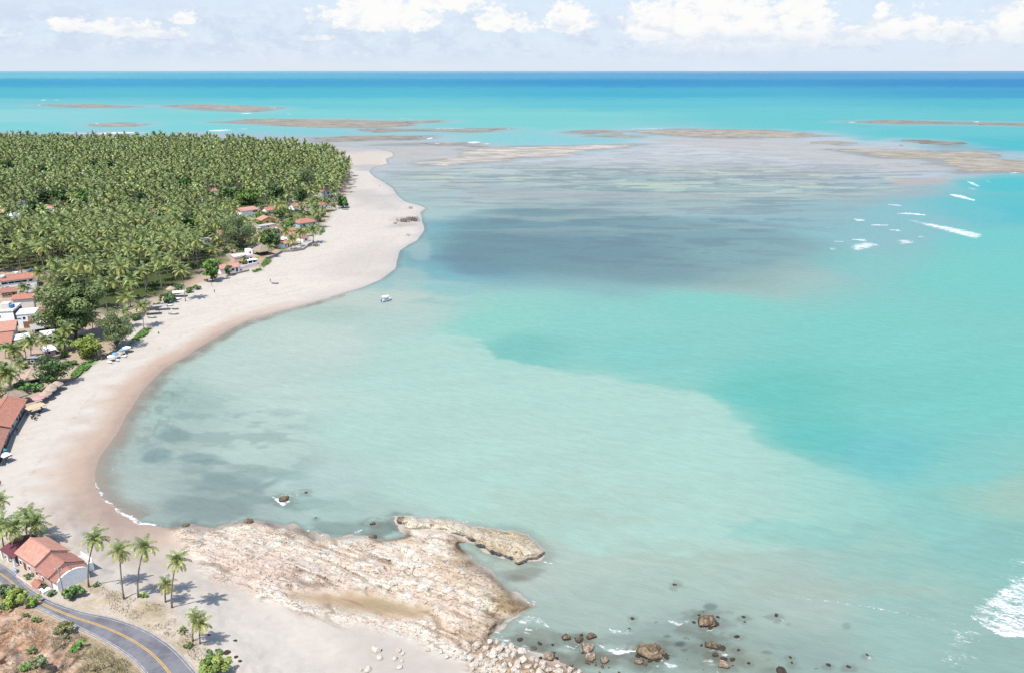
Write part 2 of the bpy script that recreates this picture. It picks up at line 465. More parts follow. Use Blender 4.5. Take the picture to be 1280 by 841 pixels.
class Canvas:
    """colours of the ground or the water laid out in metres on the ground"""
    def __init__(s, PX, PY, X, Y):
        s.PX, s.PY, s.X, s.Y = PX, PY, X, Y
        s.c = np.zeros((len(PX), 3))
    def put(s, mask, col):
        mask = np.clip(mask, 0, 1)[:, None]; s.c = s.c * (1 - mask) + lin(col)[None] * mask
    def poly(s, pts, col, soft=3.0, k=1.0, rag=(0, 1.0, 1.0), margin=None, seed=1):
        amp, sx, sy = rag
        d = sdpoly(s.X, s.Y, ppoly(pts), margin or (soft * 2 + amp + 5))
        if amp: d = d + amp * 2 * (fbm(s.X / sx, s.Y / sy, 4, seed) - .5)
        s.put(k * sstep(-soft, soft, d), col)
    def blob(s, x, y, rx, ry, col, k=1.0, seed=1, rag=.6, sc=6):
        q = ((s.PX - x) / rx) ** 2 + ((s.PY - y) / ry) ** 2
        sel = q < 6
        n = np.zeros(len(q)); wq = fbm(s.X[sel] / sc, s.Y[sel] / sc, 3, seed + 1) * sc * 1.2; n[sel] = fbm((s.X[sel] + wq) / sc, (s.Y[sel] - wq) / (sc * .5), 5, seed) - .5
        s.put(np.where(sel, k * sstep(1.15, .45, np.sqrt(q) + rag * 3.2 * n), 0), col)

ROCKS = [ # label, px, py, width px, height ratio, material
    ('large flat-topped brown rock alone in the shallows', 884, 777, 31, .5, 'rock_brown'), ('flat brown rock ringed by white water', 889, 807, 22, .35, 'rock_brown'), ('jagged dark rock wedged against the flat brown rock', 901, 811, 13, .4, 'rock_dark'), ('brown knob rock above the pale surf rock', 894, 819, 13, .45, 'rock_brown'),
    ('dark rock between the knob rock and the pale surf rock', 905, 824, 11, .4, 'rock_brown'), ('pale cream rock awash in the surf near the bottom edge', 905, 833, 20, .5, 'rock_mix'), ('round brown rock right of the pale surf rock', 915.5, 825, 10, .5, 'rock_brown'),
    ('olive rock standing off the boulder spit on its left', 708, 797, 15, .55, 'rock_brown'), ('olive flat rock at the seaward end of the boulder spit', 738, 796, 15, .5, 'rock_brown'), ('small dark rock at the head of the boulder spit', 727, 794, 8, .5, 'rock_dark'), ('tan rock joined to the head of the boulder spit', 724, 801, 14, .5, 'rock_brown'),
    ('big pinkish cream boulder in the middle of the spit', 734, 812, 22, .55, 'rock_mix'), ('cream boulder below the big pinkish one', 738, 823, 18, .5, 'rock_mix'), ('cracked cream boulder right of the spit', 755, 827, 16, .55, 'rock_mix'), ('broken cream rock pile at the water left of the spit', 687, 821, 20, .45, 'rock_mix'), ('cream slab lying at the waterline in foam', 653, 815, 14, .45, 'rock_pale'),
    ('small pale rock in the foam right of the slab', 667, 810, 11, .4, 'rock_mix'), ('dark wet rock in the foam behind the slab', 674, 804, 10, .35, 'rock_dark'), ('little brown rock alone left of the olive rock', 690.5, 806, 6, .5, 'rock_brown'), ('dark wet rocks at the foot of the shelf tip', 651, 800, 12, .3, 'rock_dark'),
    ('large lumpy brown outcrop rising from the shallows', 812, 818, 36, .5, 'rock_brown'), ('cream shoulder rock on the left of the lumpy outcrop', 798, 828, 15, .5, 'rock_mix'), ('pale cap rock on top of the lumpy outcrop', 815, 820, 20, .8, 'rock_mix'), ('brown knob on the seaward side of the lumpy outcrop', 822, 811, 16, .6, 'rock_brown'), ('brown ledge on the right edge of the lumpy outcrop', 828, 818, 13, .6, 'rock_brown'), ('brown knob at the left end of the lumpy outcrop', 801, 811, 13, .5, 'rock_brown'), ('small tan rock below the lumpy outcrop', 806, 831, 10, .5, 'rock_mix'),
    ('dark rock beside the large flat-topped rock', 874, 769, 6, .5, 'rock_dark'), ('tiny dark rock behind the large flat-topped rock', 879, 764.5, 4, .5, 'rock_dark'), ('dark rock breaking the surface in the open shallows', 791, 773.5, 7, .5, 'rock_dark'), ('tiny dark rock below the open-water one', 787, 786, 5, .5, 'rock_dark'),
    ('dark rock with a sliver of foam far from shore', 844, 731, 8, .35, 'rock_dark'), ('narrow dark rock with ripples around it', 970, 769.5, 9, .3, 'rock_dark'), ('dark rock, upper of two right of the flat-topped rock', 930, 771.5, 8, .4, 'rock_dark'), ('dark rock, lower of two right of the flat-topped rock', 931, 778, 5, .4, 'rock_dark'),
    ('dark rock in a fleck of surf above the round brown one', 921, 796, 9, .45, 'rock_dark'), ('flat dark rock right of the surf rocks', 923, 813, 7, .4, 'rock_dark'), ('lone round brown rock near the bottom edge', 936, 829, 7, .6, 'rock_brown'), ('wide dark rock at the bottom edge', 977, 840, 17, .55, 'rock_dark'),
    ('upper rock of a small pair near the bottom edge', 988, 822, 6, .5, 'rock_dark'), ('lower rock of a small pair near the bottom edge', 990, 829, 6, .45, 'rock_dark'), ('low dark rock near the bottom edge, left of the round one', 1036, 832, 9, .4, 'rock_dark'), ('round dark rock nearest the bottom right', 1061, 834, 8, .5, 'rock_dark'), ('small rock washed by a foam streak at right', 1084, 819, 6, .5, 'rock_dark'),
    ('dark rock splashed white in the middle of the bay', 355, 625, 17, .4, 'rock_brown'), ('small dark rock right of the splashed bay rock', 383, 616, 7, .4, 'rock_dark'), ('tiny dark rock off the shelf edge', 395, 647.5, 4, .5, 'rock_dark'), ('dark rock in the gap before the slab headland', 466, 655, 11, .5, 'rock_brown'), ('dark weedy rock at the landward tip of the slab', 501, 649, 15, .5, 'rock_brown'), ('brown rock on the seaward edge of the shelf', 311, 653, 14, .5, 'rock_brown'),
    ('weedy rock where the sand meets the shelf', 232, 657, 14, .35, 'rock_brown'), ('rock lip beside the inlet head', 466, 671, 14, .3, 'rock_brown'),
    ('largest white boulder stack on the grey sand', 471, 813, 15, .75, 'rock_pale'), ('white boulder at the foot of the largest stack', 475, 822, 11, .6, 'rock_pale'), ('white boulder right of the largest stack, topmost', 498, 813, 9, .6, 'rock_pale'), ('flat white boulder beside the topmost one', 503, 817, 8, .5, 'rock_pale'), ('round white boulder on grey sand, left of two', 494, 823.5, 9, .65, 'rock_pale'), ('round white boulder on grey sand, right of two', 502.5, 826, 6, .7, 'rock_pale'),
    ('white rubble below the two round boulders', 499, 834, 10, .45, 'rock_pale'), ('white boulder at the bottom edge left of the rubble', 460, 837, 11, .6, 'rock_pale'), ('small white boulder at the bottom edge, leftmost', 451, 837, 6, .6, 'rock_pale'), ('lone pale boulder between the sand and the rubble field', 534.5, 812, 8, .7, 'rock_pale'), ('pale boulder next along from the lone one', 551, 814, 7, .65, 'rock_pale'), ('flat pale boulder at the start of the rubble field', 558, 820, 10, .5, 'rock_pale'),
    ('dark log-like stone on the sand below the paired palms', 294, 800.5, 6, .3, 'rock_dark'), ('flat dark stone slab lying on the pale sand', 284, 815, 12, .2, 'rock_dark'), ('small dark stone right of the dark slab', 295, 821, 7, .25, 'rock_dark'), ('small dark stone below the others on the sand', 300, 826, 6, .25, 'rock_dark'), ('dark pebble-like stone left of the dark slab', 274, 811, 4, .3, 'rock_dark'), ('brown stone beside the lowest bank palm', 261, 793, 6, .5, 'rock_brown')]
# ------------------------------------------------------------------ ground
def build_land():
    pxs = axis((-1400, -200, 25), (-200, -20, 6), (-20, 860, 1.6), (860, 1100, 8))
    pys = axis((172, 250, .8), (250, 420, 1.2), (420, 640, 1.6), (640, 850, 1.3), (850, 960, 5), (960, 1400, 20))
    gx, gy = np.meshgrid(pxs, pys); PX, PY = gx.ravel(), gy.ravel()
    z, X, Y, sd, ds, dl, dp, dr, dh, a, b, ms, m = height(PX, PY, True)
    keep = sd > -30
    used, faces = grid_faces(keep, len(pxs), len(pys))
    sub = lambda *q: [v[used] for v in q]
    PX, PY, z, X, Y, sd, ds, dl, dp, dr, dh, a, b, ms, m = sub(PX, PY, z, X, Y, sd, ds, dl, dp, dr, dh, a, b, ms, m)
    cv = Canvas(PX, PY, X, Y)
    cv.c[:] = lin((249, 239, 231))
    n1 = fbm(X / 30, Y / 12, 4, 3); n2 = fbm(X / 5, Y / 5, 4, 4)
    # sand
    cv.put(.4 * sstep(.45, .7, n1), (239, 229, 221))
    streak = fbm((X + .8 * Y) / 22, (Y - .8 * X) / 2.6, 4, 6); cv.put(.35 * sstep(.52, .66, streak), (233, 221, 212)); cv.put(.3 * sstep(.6, .7, n2), (252, 245, 238))
    cv.put(sstep(560, 640, PY) * .5, (247, 235, 226))
    far = sstep(330, 250, PY)
    cv.put(.6 * far, (239, 231, 226))
    cv.poly([(462, 245), (497, 243), (503, 262), (470, 262)], (216, 211, 212), 12, .7, (8, 20, 20))
    cv.poly([(430, 240), (470, 236), (476, 250), (452, 258), (440, 250)], (214, 209, 210), 10, .7, (10, 25, 20))
    cv.poly([(400, 325), (480, 300), (500, 318), (480, 345), (420, 350)], (222, 214, 209), 15, .6, (10, 25, 12))
    cv.poly([(496, 272), (520, 272), (520, 282), (490, 284)], (206, 199, 197), 6, .8, (5, 12, 12))
    # tidal flats behind the grove
    cv.put(sstep(196, 186, PY + 6 * (n1 - .5)), (206, 202, 206))
    cv.poly([(250, 183), (300, 182), (330, 187), (300, 192), (260, 190)], (232, 218, 205), 20, .9, (15, 60, 60))
    cv.poly([(380, 184), (430, 187), (440, 191), (400, 193), (370, 189)], (214, 203, 195), 20, .8, (15, 60, 60))
    cv.poly([(431, 197), (447, 191), (464, 189), (490, 194), (481, 198), (474, 200), (483, 204), (464, 207), (440, 209)], (236, 224, 213), 14, .95, (12, 50, 40))
    cv.poly([(438, 208), (470, 205), (482, 208), (470, 214), (447, 214)], (205, 203, 208), 10, .85, (10, 40, 30))
    # wet band along the waterline
    wetw = np.interp(PX, [120, 190, 300, 430, 520], [13, 13, 13, 15, 9])
    wet = sstep(wetw, wetw * .25, sd + 5 * (fbm(X / 16, Y / 16, 3, 8) - .5) + 1.5 * (n2 - .5))
    near = sstep(480, 250, PX)
    sel = (ds < 2) & (PY > 225)
    cv.put(np.where(sel, wet * (.55 + .4 * near), 0) * near, (224, 196, 178))
    cv.put(np.where(sel, wet * .3, 0) * (1 - near), (214, 206, 202))
    cv.put(np.where(sel, sstep(4.5, .5, sd + 3 * (n2 - .5)), 0) * (.15 + .45 * near), (196, 168, 150))
    cusp = .5 + .5 * np.sin((PY - 500) / 11.0 * math.pi + 2 * n1)
    cv.put(np.where(sel & (PY > 480), sstep(19, 11, sd) * sstep(6, 12, sd) * cusp, 0) * .35, (216, 184, 164))
    # wrack lines, tyre tracks and trodden sand
    for d0, w0, k0 in ((15, 1.0, .26), (22, .8, .16), (30, .9, .12)):
        cv.put(np.where(sel, sstep(w0, .1, np.abs(sd - d0 - 5 * (fbm(X / 30, Y / 30, 3, 180 + d0) - .5))) * sstep(.45, .62, fbm(X / .9, Y / .9, 3, 190 + d0)) * sstep(.4, .6, fbm(X / 14, Y / 14, 3, 210 + d0)) * k0, 0), (170, 148, 130))
    for pts, wd in (([(262, 372), (215, 398), (170, 436), (125, 480), (85, 530), (60, 590), (55, 640)], .7), ([(266, 373), (219, 399), (174, 438), (129, 482), (89, 532), (64, 592), (59, 642)], .7), ([(400, 318), (350, 340), (300, 362), (250, 386), (200, 420)], .6), ([(402, 320), (352, 342), (303, 364), (253, 388), (203, 422)], .6)):
        dd_, _ = dline(PX, PY, pts); cv.put(sstep(1.1, .2, dd_) * sstep(.3, .6, n2) * .13, (216, 202, 190))
    ft = fbm(X / 1.1, Y / 1.1, 3, 195); cv.put(sstep(.60, .68, ft) * sstep(12, 30, sd) * (ds < -2) * .22, (214, 200, 190))
    # upper foreshore right of the near palms
    cv.poly([(150, 665), (215, 665), (240, 700), (300, 745), (250, 760), (215, 745), (170, 735)], (226, 209, 197), 7, .5, (3, 12, 8))
    cv.poly([(215, 720), (300, 752), (400, 785), (420, 841), (420, 900), (300, 850), (240, 790), (222, 760)], (252, 243, 234), 5, .85, (3, 12, 8))
    # rock shelf
    st = fbm(a / 26, b / 2.6, 5, 91); st2 = fbm(a / 9, b / 1.3, 5, 92)
    c_m = sstep(-1.0, 2.5, ds + 5 * (fbm(X / 7, Y / 7, 3, 11) - .5)) * sstep(-2, .5, sd)
    cv.put(c_m, (251, 238, 223))
    cv.put(c_m * sstep(.50, .62, st) * .6 * np.interp(PX, [300, 480], [.5, 1]), (243, 219, 202))
    lump = fbm(X / 2.2, Y / 2.2, 4, 98); cv.put(c_m * sstep(.50, .40, lump) * .5, (238, 212, 194))
    cv.put(c_m * sstep(.56, .68, st2) * .4, (228, 202, 180))
    cv.put(c_m * sstep(.53, .62, lump) * .6, (254, 249, 240))
    cv.poly([(262, 683), (320, 690), (362, 715), (352, 735), (320, 733), (275, 725)], (238, 212, 200), 4, .85, (4, 10, 5))
    cv.poly([(240, 662), (330, 690), (400, 705), (470, 735), (420, 738), (340, 712), (260, 690)], (231, 213, 203), 4, .5, (4, 20, 5))
    cv.poly([(345, 735), (400, 725), (440, 735), (400, 745), (372, 748)], (221, 203, 192), 4, .7, (4, 10, 5))
    cv.poly([(368, 742), (410, 739), (470, 741), (500, 751), (535, 763), (522, 773), (470, 766), (420, 760), (385, 753)], (203, 176, 145), 2.5, .95, (3, 9, 4), seed=5)
    cv.poly([(420, 750), (470, 748), (500, 757), (470, 765), (430, 760)], (184, 166, 132), 2.0, .7, (3, 7, 4), seed=6)
    cv.poly([(545, 700), (575, 714), (610, 740), (640, 762), (630, 768), (585, 742), (555, 718)], (220, 194, 160), 2, .5, (3, 8, 3), seed=7)
    cv.poly([(612, 738), (640, 742), (664, 758), (642, 768), (628, 757)], (196, 170, 128), 1.5, .7, (2.5, 5, 3), seed=8)
    cv.poly([(540, 780), (590, 775), (622, 800), (640, 815), (600, 812), (565, 800)], (232, 206, 184), 3, .7, (3, 8, 4), seed=9)
    cv.poly([(372, 760), (420, 772), (480, 790), (520, 806), (570, 822), (600, 860), (470, 880), (430, 815)], (233, 223, 215), 4, .7, (3, 12, 5), seed=10)
    cv.poly([(440, 790), (490, 795), (540, 815), (570, 850), (470, 850), (430, 815)], (220, 211, 205), 5, .5, (3, 12, 5), seed=12)
    cv.poly([(640, 815), (700, 828), (740, 842), (800, 880), (720, 880), (640, 850)], (222, 188, 162), 2.5, .8, (3, 6, 4), seed=13)
    # shelf edge to the sea: brown weed and wet rock
    edge = c_m * sstep(6, 1, sd + 9 * (fbm(X / 5, Y / 5, 4, 14) - .5)) * np.where(PX > 560, 1, .35)
    cv.put(edge * .6, (168, 140, 104))
    cv.put(c_m * sstep(2.2, .4, sd + 3 * (n2 - .5)) * .8, (112, 96, 76))
    cv.put(c_m * sstep(.12, .03, np.abs(2 * fbm(a / 18, b / 3.6, 3, 311) - 1)) * sstep(.4, .6, fbm(X / 8, Y / 8, 3, 97)) * .6, (150, 122, 98))  # strata grooves: brown cracks with groove shade painted into the colour
    # slab
    cv.put(ms, (252, 238, 218))
    cv.put(ms * sstep(.42, .6, fbm(X / 5, Y / 5, 5, 15)) * sstep(540, 660, PX + 60 * (n2 - .5)) * .45, (226, 200, 160))
    cv.put(ms * sstep(3.2, .3, dl + 3 * (n2 - .45)) * sstep(560, 600, PX + .0 * PY) * .5, (180, 150, 106))
    cv.put(ms * sstep(.58, .7, fbm(X / 1.6, Y / 1.6, 4, 16)) * .4, (176, 146, 112))
    # village ground and grove floor
    df = sdpoly(X, Y, pFOREST, 60)
    fm = sstep(-2, 4, df + 5 * (n2 - .5))
    mv = sdpoly(X, Y, ppoly([(300, 262), (345, 250), (405, 240), (436, 248), (424, 262), (404, 284), (392, 300), (350, 308), (330, 312), (300, 326), (272, 340), (262, 330)]), 40)
    cv.put(fm * .75, (232, 205, 186))
    cv.put(sstep(-2, 6, mv) * sstep(.38, .56, fbm(X / 8, Y / 8, 4, 29)) * .85, (132, 150, 88))
    cv.put(fm * sstep(-8, 0, -mv) * sstep(.35, .6, fbm(X / 9, Y / 9, 4, 17)) * .6, (222, 196, 174))
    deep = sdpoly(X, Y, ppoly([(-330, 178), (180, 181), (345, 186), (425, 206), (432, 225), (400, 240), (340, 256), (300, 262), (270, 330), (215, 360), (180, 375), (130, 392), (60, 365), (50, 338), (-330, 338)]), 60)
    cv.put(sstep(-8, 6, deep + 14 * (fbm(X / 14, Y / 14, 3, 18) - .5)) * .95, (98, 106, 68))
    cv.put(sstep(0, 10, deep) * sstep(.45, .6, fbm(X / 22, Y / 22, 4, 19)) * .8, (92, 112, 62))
    for pts, c in [([(166, 424), (178, 412), (190, 410), (184, 418), (172, 426), (160, 432)], (106, 158, 74)), ([(88, 470), (100, 455), (116, 448), (124, 449), (108, 463), (92, 474)], (118, 166, 84)),
                   ([(315, 338), (325, 335.5), (328, 338), (318, 341)], (120, 160, 86)), ([(325, 333), (332, 324), (340, 322), (339, 327), (331, 335)], (142, 158, 106)), ([(398, 288), (405, 284), (406, 290), (400, 295)], (140, 166, 100)),
                   ([(349, 309), (362, 308.5), (358, 313), (349, 314)], (140, 176, 96)), ([(318, 321), (333, 320), (333, 322), (319, 323.5)], (190, 186, 130))]:
        cv.poly(pts, c, 1.5, .95, (1.5, 4, 4))
    # bank, verge and hillside
    pm = sstep(-2, 1.5, dp + 2.4 * (n2 - .5))
    cv.put(pm, (246, 230, 215))
    cv.put(pm * sstep(.44, .58, fbm(X / 4, Y / 4, 5, 20)) * sstep(11, 3, dp) * sstep(-1, 1, dp) * .6, (208, 190, 154))
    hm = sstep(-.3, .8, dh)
    cv.put(hm, (238, 202, 176))
    nA, nB, nC = fbm(X / 6, Y / 6, 5, 23), fbm(X / 2.5, Y / 2.5, 5, 24), fbm(X / 1.1, Y / 1.1, 4, 25)
    cv.put(hm * sstep(.48, .62, nA) * .8, (232, 184, 154))
    cv.put(hm * sstep(.5, .62, nB) * .3, (200, 180, 148))
    cv.put(hm * sstep(.58, .68, nC) * .35, (178, 136, 108))
    cv.put(hm * sstep(.55, .66, 1 - nB) * .75, (250, 226, 206)); cv.put(hm * sstep(.56, .64, fbm(X / 1.7, Y / 3.2, 4, 27)) * .55, (196, 138, 108)); cv.put(hm * sstep(.60, .66, fbm(X / .8, Y / .8, 3, 28)) * .4, (128, 112, 84))
    gr = sstep(86, 122, PX + 40 * (nA - .5)) * hm
    cv.put(gr * .85, (190, 178, 138)); cv.put(gr * sstep(.5, .62, nB) * .6, (200, 182, 146)); cv.put(gr * sstep(.56, .66, nC) * .5, (140, 132, 92))
    cv.put(sstep(1.6, .2, np.abs(dh - .6) + .8 * (nC - .5)) * hm * .5, (216, 196, 170))
    cv.c *= (1.07 + .08 * np.clip(c_m, 0, 1) + .22 * np.clip(hm, 0, 1))[:, None]  # hillside colour lifted to offset the shading of its slope away from the sun
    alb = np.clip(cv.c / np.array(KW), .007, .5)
    data = np.zeros((len(used), 4))
    data[:, 0] = np.clip(np.maximum(c_m * (1 - .8 * sstep(-3, 2, sdpoly(X, Y, POND, 20))), ms), 0, 1)  # rock
    data[:, 1] = np.clip(np.where(sel, sstep(8, 0, sd), 0) + sstep(192, 184, PY) * .8, 0, 1)            # wet
    data[:, 2] = np.clip(hm + pm * .5 + fm * .6, 0, 1)                                                  # earth
    wx, wy = at(PX, PY, z)
    V = np.stack([wx, wy, z], 1)
    m_ = bpy.data.materials.new('sand_and_rock'); nt = NT(m_)
    pos = nt.n('NewGeometry').outputs['Position']
    col = nt.attr('Col').outputs['Color']
    dsep = nt.n('SeparateColor'); nt.set(dsep.inputs[0], nt.attr('Dat').outputs['Color'])
    rock, wetv, earth = dsep.outputs[0], dsep.outputs[1], dsep.outputs[2]
    fine = nt.noise(pos, 2.2, 6, .65); grain = nt.noise(pos, .45, 7, .6, .5)
    sp = nt.mapping(pos, (.16, 1.1, 1.0), (0, 0, -STRATA)) if False else None
    mp = nt.n('Mapping', vector_type='TEXTURE'); nt.set(mp.inputs['Vector'], pos); mp.inputs['Rotation'].default_value = (0, 0, STRATA); mp.inputs['Scale'].default_value = (7.0, 1.0, 1.6)
    bed = nt.noise(mp.outputs[0], 1.1, 8, .68, .3)
    c = nt.mul(col, nt.ramp(grain, .3, .7, .965, 1.035))
    rk = nt.math('MULTIPLY', nt.ramp(fine, .40, .58, .90, 1.14), nt.ramp(bed, .32, .46, .86, 1.08))
    c = nt.mul(c, nt.math('ADD', nt.math('MULTIPLY', nt.math('SUBTRACT', rk, 1.0), rock), 1.0))
    c = nt.mul(c, nt.math('ADD', nt.math('MULTIPLY', nt.math('SUBTRACT', nt.ramp(fine, .3, .7, .78, 1.18), 1.0), earth), 1.0))
    vm = nt.n('Mapping', vector_type='TEXTURE'); nt.set(vm.inputs['Vector'], pos); vm.inputs['Rotation'].default_value = (0, 0, STRATA + .06); vm.inputs['Scale'].default_value = (3.4, 1.0, 1.6)
    vd = nt.n('VectorMath', operation='MULTIPLY_ADD'); nt.set(vd.inputs[0], nt.n('TexNoise', in_Vector=pos, in_Scale=.5, in_Detail=4.0).outputs['Color']); vd.inputs[1].default_value = (2.6, 2.6, 2.6); nt.set(vd.inputs[2], vm.outputs[0])
    cr = None
    for sc_, wd_ in ((.30, .035), (.95, .05)):
        vo = nt.n('TexVoronoi', feature='DISTANCE_TO_EDGE'); nt.set(vo.inputs['Vector'], vd.outputs[0]); vo.inputs['Scale'].default_value = sc_
        q_ = nt.math('MULTIPLY', nt.ramp(vo.outputs['Distance'], 0.0, wd_, 1, 0), nt.ramp(nt.noise(pos, .35 if sc_ < .5 else .6, 3), .44, .6))
        cr = q_ if cr is None else nt.math('MAXIMUM', cr, nt.math('MULTIPLY', q_, .7))
    cr = nt.math('MULTIPLY', cr, rock)
    c = nt.mix(nt.math('MULTIPLY', cr, .55), c, (.075, .054, .04, 1))
    pit = nt.math('MULTIPLY', nt.ramp(nt.noise(pos, 1.3, 5, .7), .60, .68), rock)
    c = nt.mix(nt.math('MULTIPLY', pit, .25), c, (.13, .095, .066, 1))
    hgt = nt.math('SUBTRACT', nt.math('ADD', nt.math('MULTIPLY', bed, .9), fine), nt.math('MULTIPLY', nt.math('ADD', cr, pit), .9))
    amt = nt.math('ADD', nt.math('MULTIPLY', rock, .24), nt.math('ADD', nt.math('MULTIPLY', earth, .35), .035))
    hb = nt.math('MULTIPLY', hgt, amt)
    nrm = nt.bump(hb, .9, .8)
    rgh = nt.math('SUBTRACT', .92, nt.math('MULTIPLY', wetv, .5))
    b_ = nt.n('BsdfPrincipled'); nt.set(b_.inputs['Base Color'], c); nt.set(b_.inputs['Roughness'], rgh); nt.set(b_.inputs['Normal'], nrm)
    nt.set(b_.inputs['Specular IOR Level'], nt.math('ADD', .06, nt.math('MULTIPLY', wetv, .25)))
    nt.end(b_.outputs[0])
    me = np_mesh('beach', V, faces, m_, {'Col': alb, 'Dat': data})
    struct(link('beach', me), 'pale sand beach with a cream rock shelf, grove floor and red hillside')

# ------------------------------------------------------------------ water
WC = """-100,88,186,215,232 120,89,156,210,228 400,89,158,200,228 640,89,171,195,230 900,89,158,188,226 1150,89,134,180,221 1400,89,130,178,220
0,95,120,202,225 300,95,106,192,223 640,95,100,180,223 1000,95,96,170,219 1280,95,98,172,219
0,104,66,174,216 400,104,62,170,216 800,104,54,160,214 1280,104,56,152,212
0,118,88,195,216 400,118,80,193,216 800,118,72,185,216 1280,118,64,171,214
0,130,122,208,218 400,130,112,208,218 800,130,100,202,218 1280,130,88,196,216
0,146,150,218,222 300,146,130,216,218 640,146,130,216,216 1000,146,108,208,216 1280,146,108,206,214
20,160,134,216,220 250,160,132,216,220 640,158,130,216,216 1000,158,112,208,216 1240,165,108,206,214
0,172,184,198,218 120,175,186,200,218 250,175,188,200,218 330,176,177,197,207 420,166,140,212,220
650,175,146,214,220 690,180,150,214,222 730,176,150,212,220
1150,168,104,206,214 1260,180,86,200,212 1275,225,88,204,212 1240,262,116,204,212 1275,260,92,202,212 1265,300,122,212,210 1276,340,126,214,208
900,385,142,216,204 1200,345,130,214,206 1100,420,136,214,204 800,445,142,214,204 620,400,152,218,205 655,430,136,208,198 760,400,148,216,206
960,500,118,208,198 1020,545,115,207,198 1100,565,124,207,206 1250,480,130,214,204 1210,600,142,212,204 1265,622,168,208,192 1150,500,130,212,204
560,430,186,222,210 700,480,180,221,209 850,525,176,221,210 450,500,196,223,212 600,560,193,222,211 700,620,190,217,205 900,580,174,219,207 900,650,178,214,202 1050,620,158,214,204
900,700,186,210,198 1000,745,184,204,193 1100,700,168,208,198 1150,770,168,204,194 1000,830,165,188,180 1250,830,163,195,188 760,740,184,205,194 740,690,193,213,202 850,800,172,192,184 900,835,168,184,174
1180,650,152,210,202 1250,670,150,204,196
400,420,205,222,212 300,470,200,220,210 220,500,178,204,194 200,560,180,200,192 170,610,186,202,194 300,620,174,192,186 400,600,190,214,207 450,640,182,208,198 250,645,172,190,184 330,560,194,216,205 600,640,190,214,204
540,600,192,220,208 520,480,188,222,211 480,540,190,223,212 380,500,200,222,212 680,720,192,206,196 700,770,182,200,190
500,400,190,216,207 450,378,204,216,206 520,352,168,207,204 545,338,134,190,198 420,390,186,210,198
560,200,207,215,221 565,215,197,208,211 560,228,187,205,207 600,240,175,201,204 700,215,181,197,199 800,205,195,205,212 900,210,183,193,196 800,230,167,194,194 900,190,215,222,227 900,245,167,194,194
700,260,153,185,189 600,280,136,176,191 650,300,126,166,181 570,325,120,160,178 750,310,131,166,181 800,335,142,177,186 900,290,146,183,193 950,320,151,190,195 950,350,172,201,196 1000,270,151,192,201 1000,215,187,197,202 1080,240,167,192,199
1130,270,146,200,208 1080,300,151,198,205 1080,330,145,206,205 1050,200,201,209,218 1160,215,201,209,221 1120,200,197,207,219 540,285,134,186,198 540,310,138,186,194 535,260,177,206,205
500,215,197,205,213 505,232,187,201,205 520,205,203,209,217 480,180,191,205,213 560,186,209,215,221 640,200,205,213,219 960,175,206,216,232 1040,185,205,213,223 860,180,205,215,223"""
WCTL = np.array([[float(v) for v in p.split(',')] for p in WC.split()])

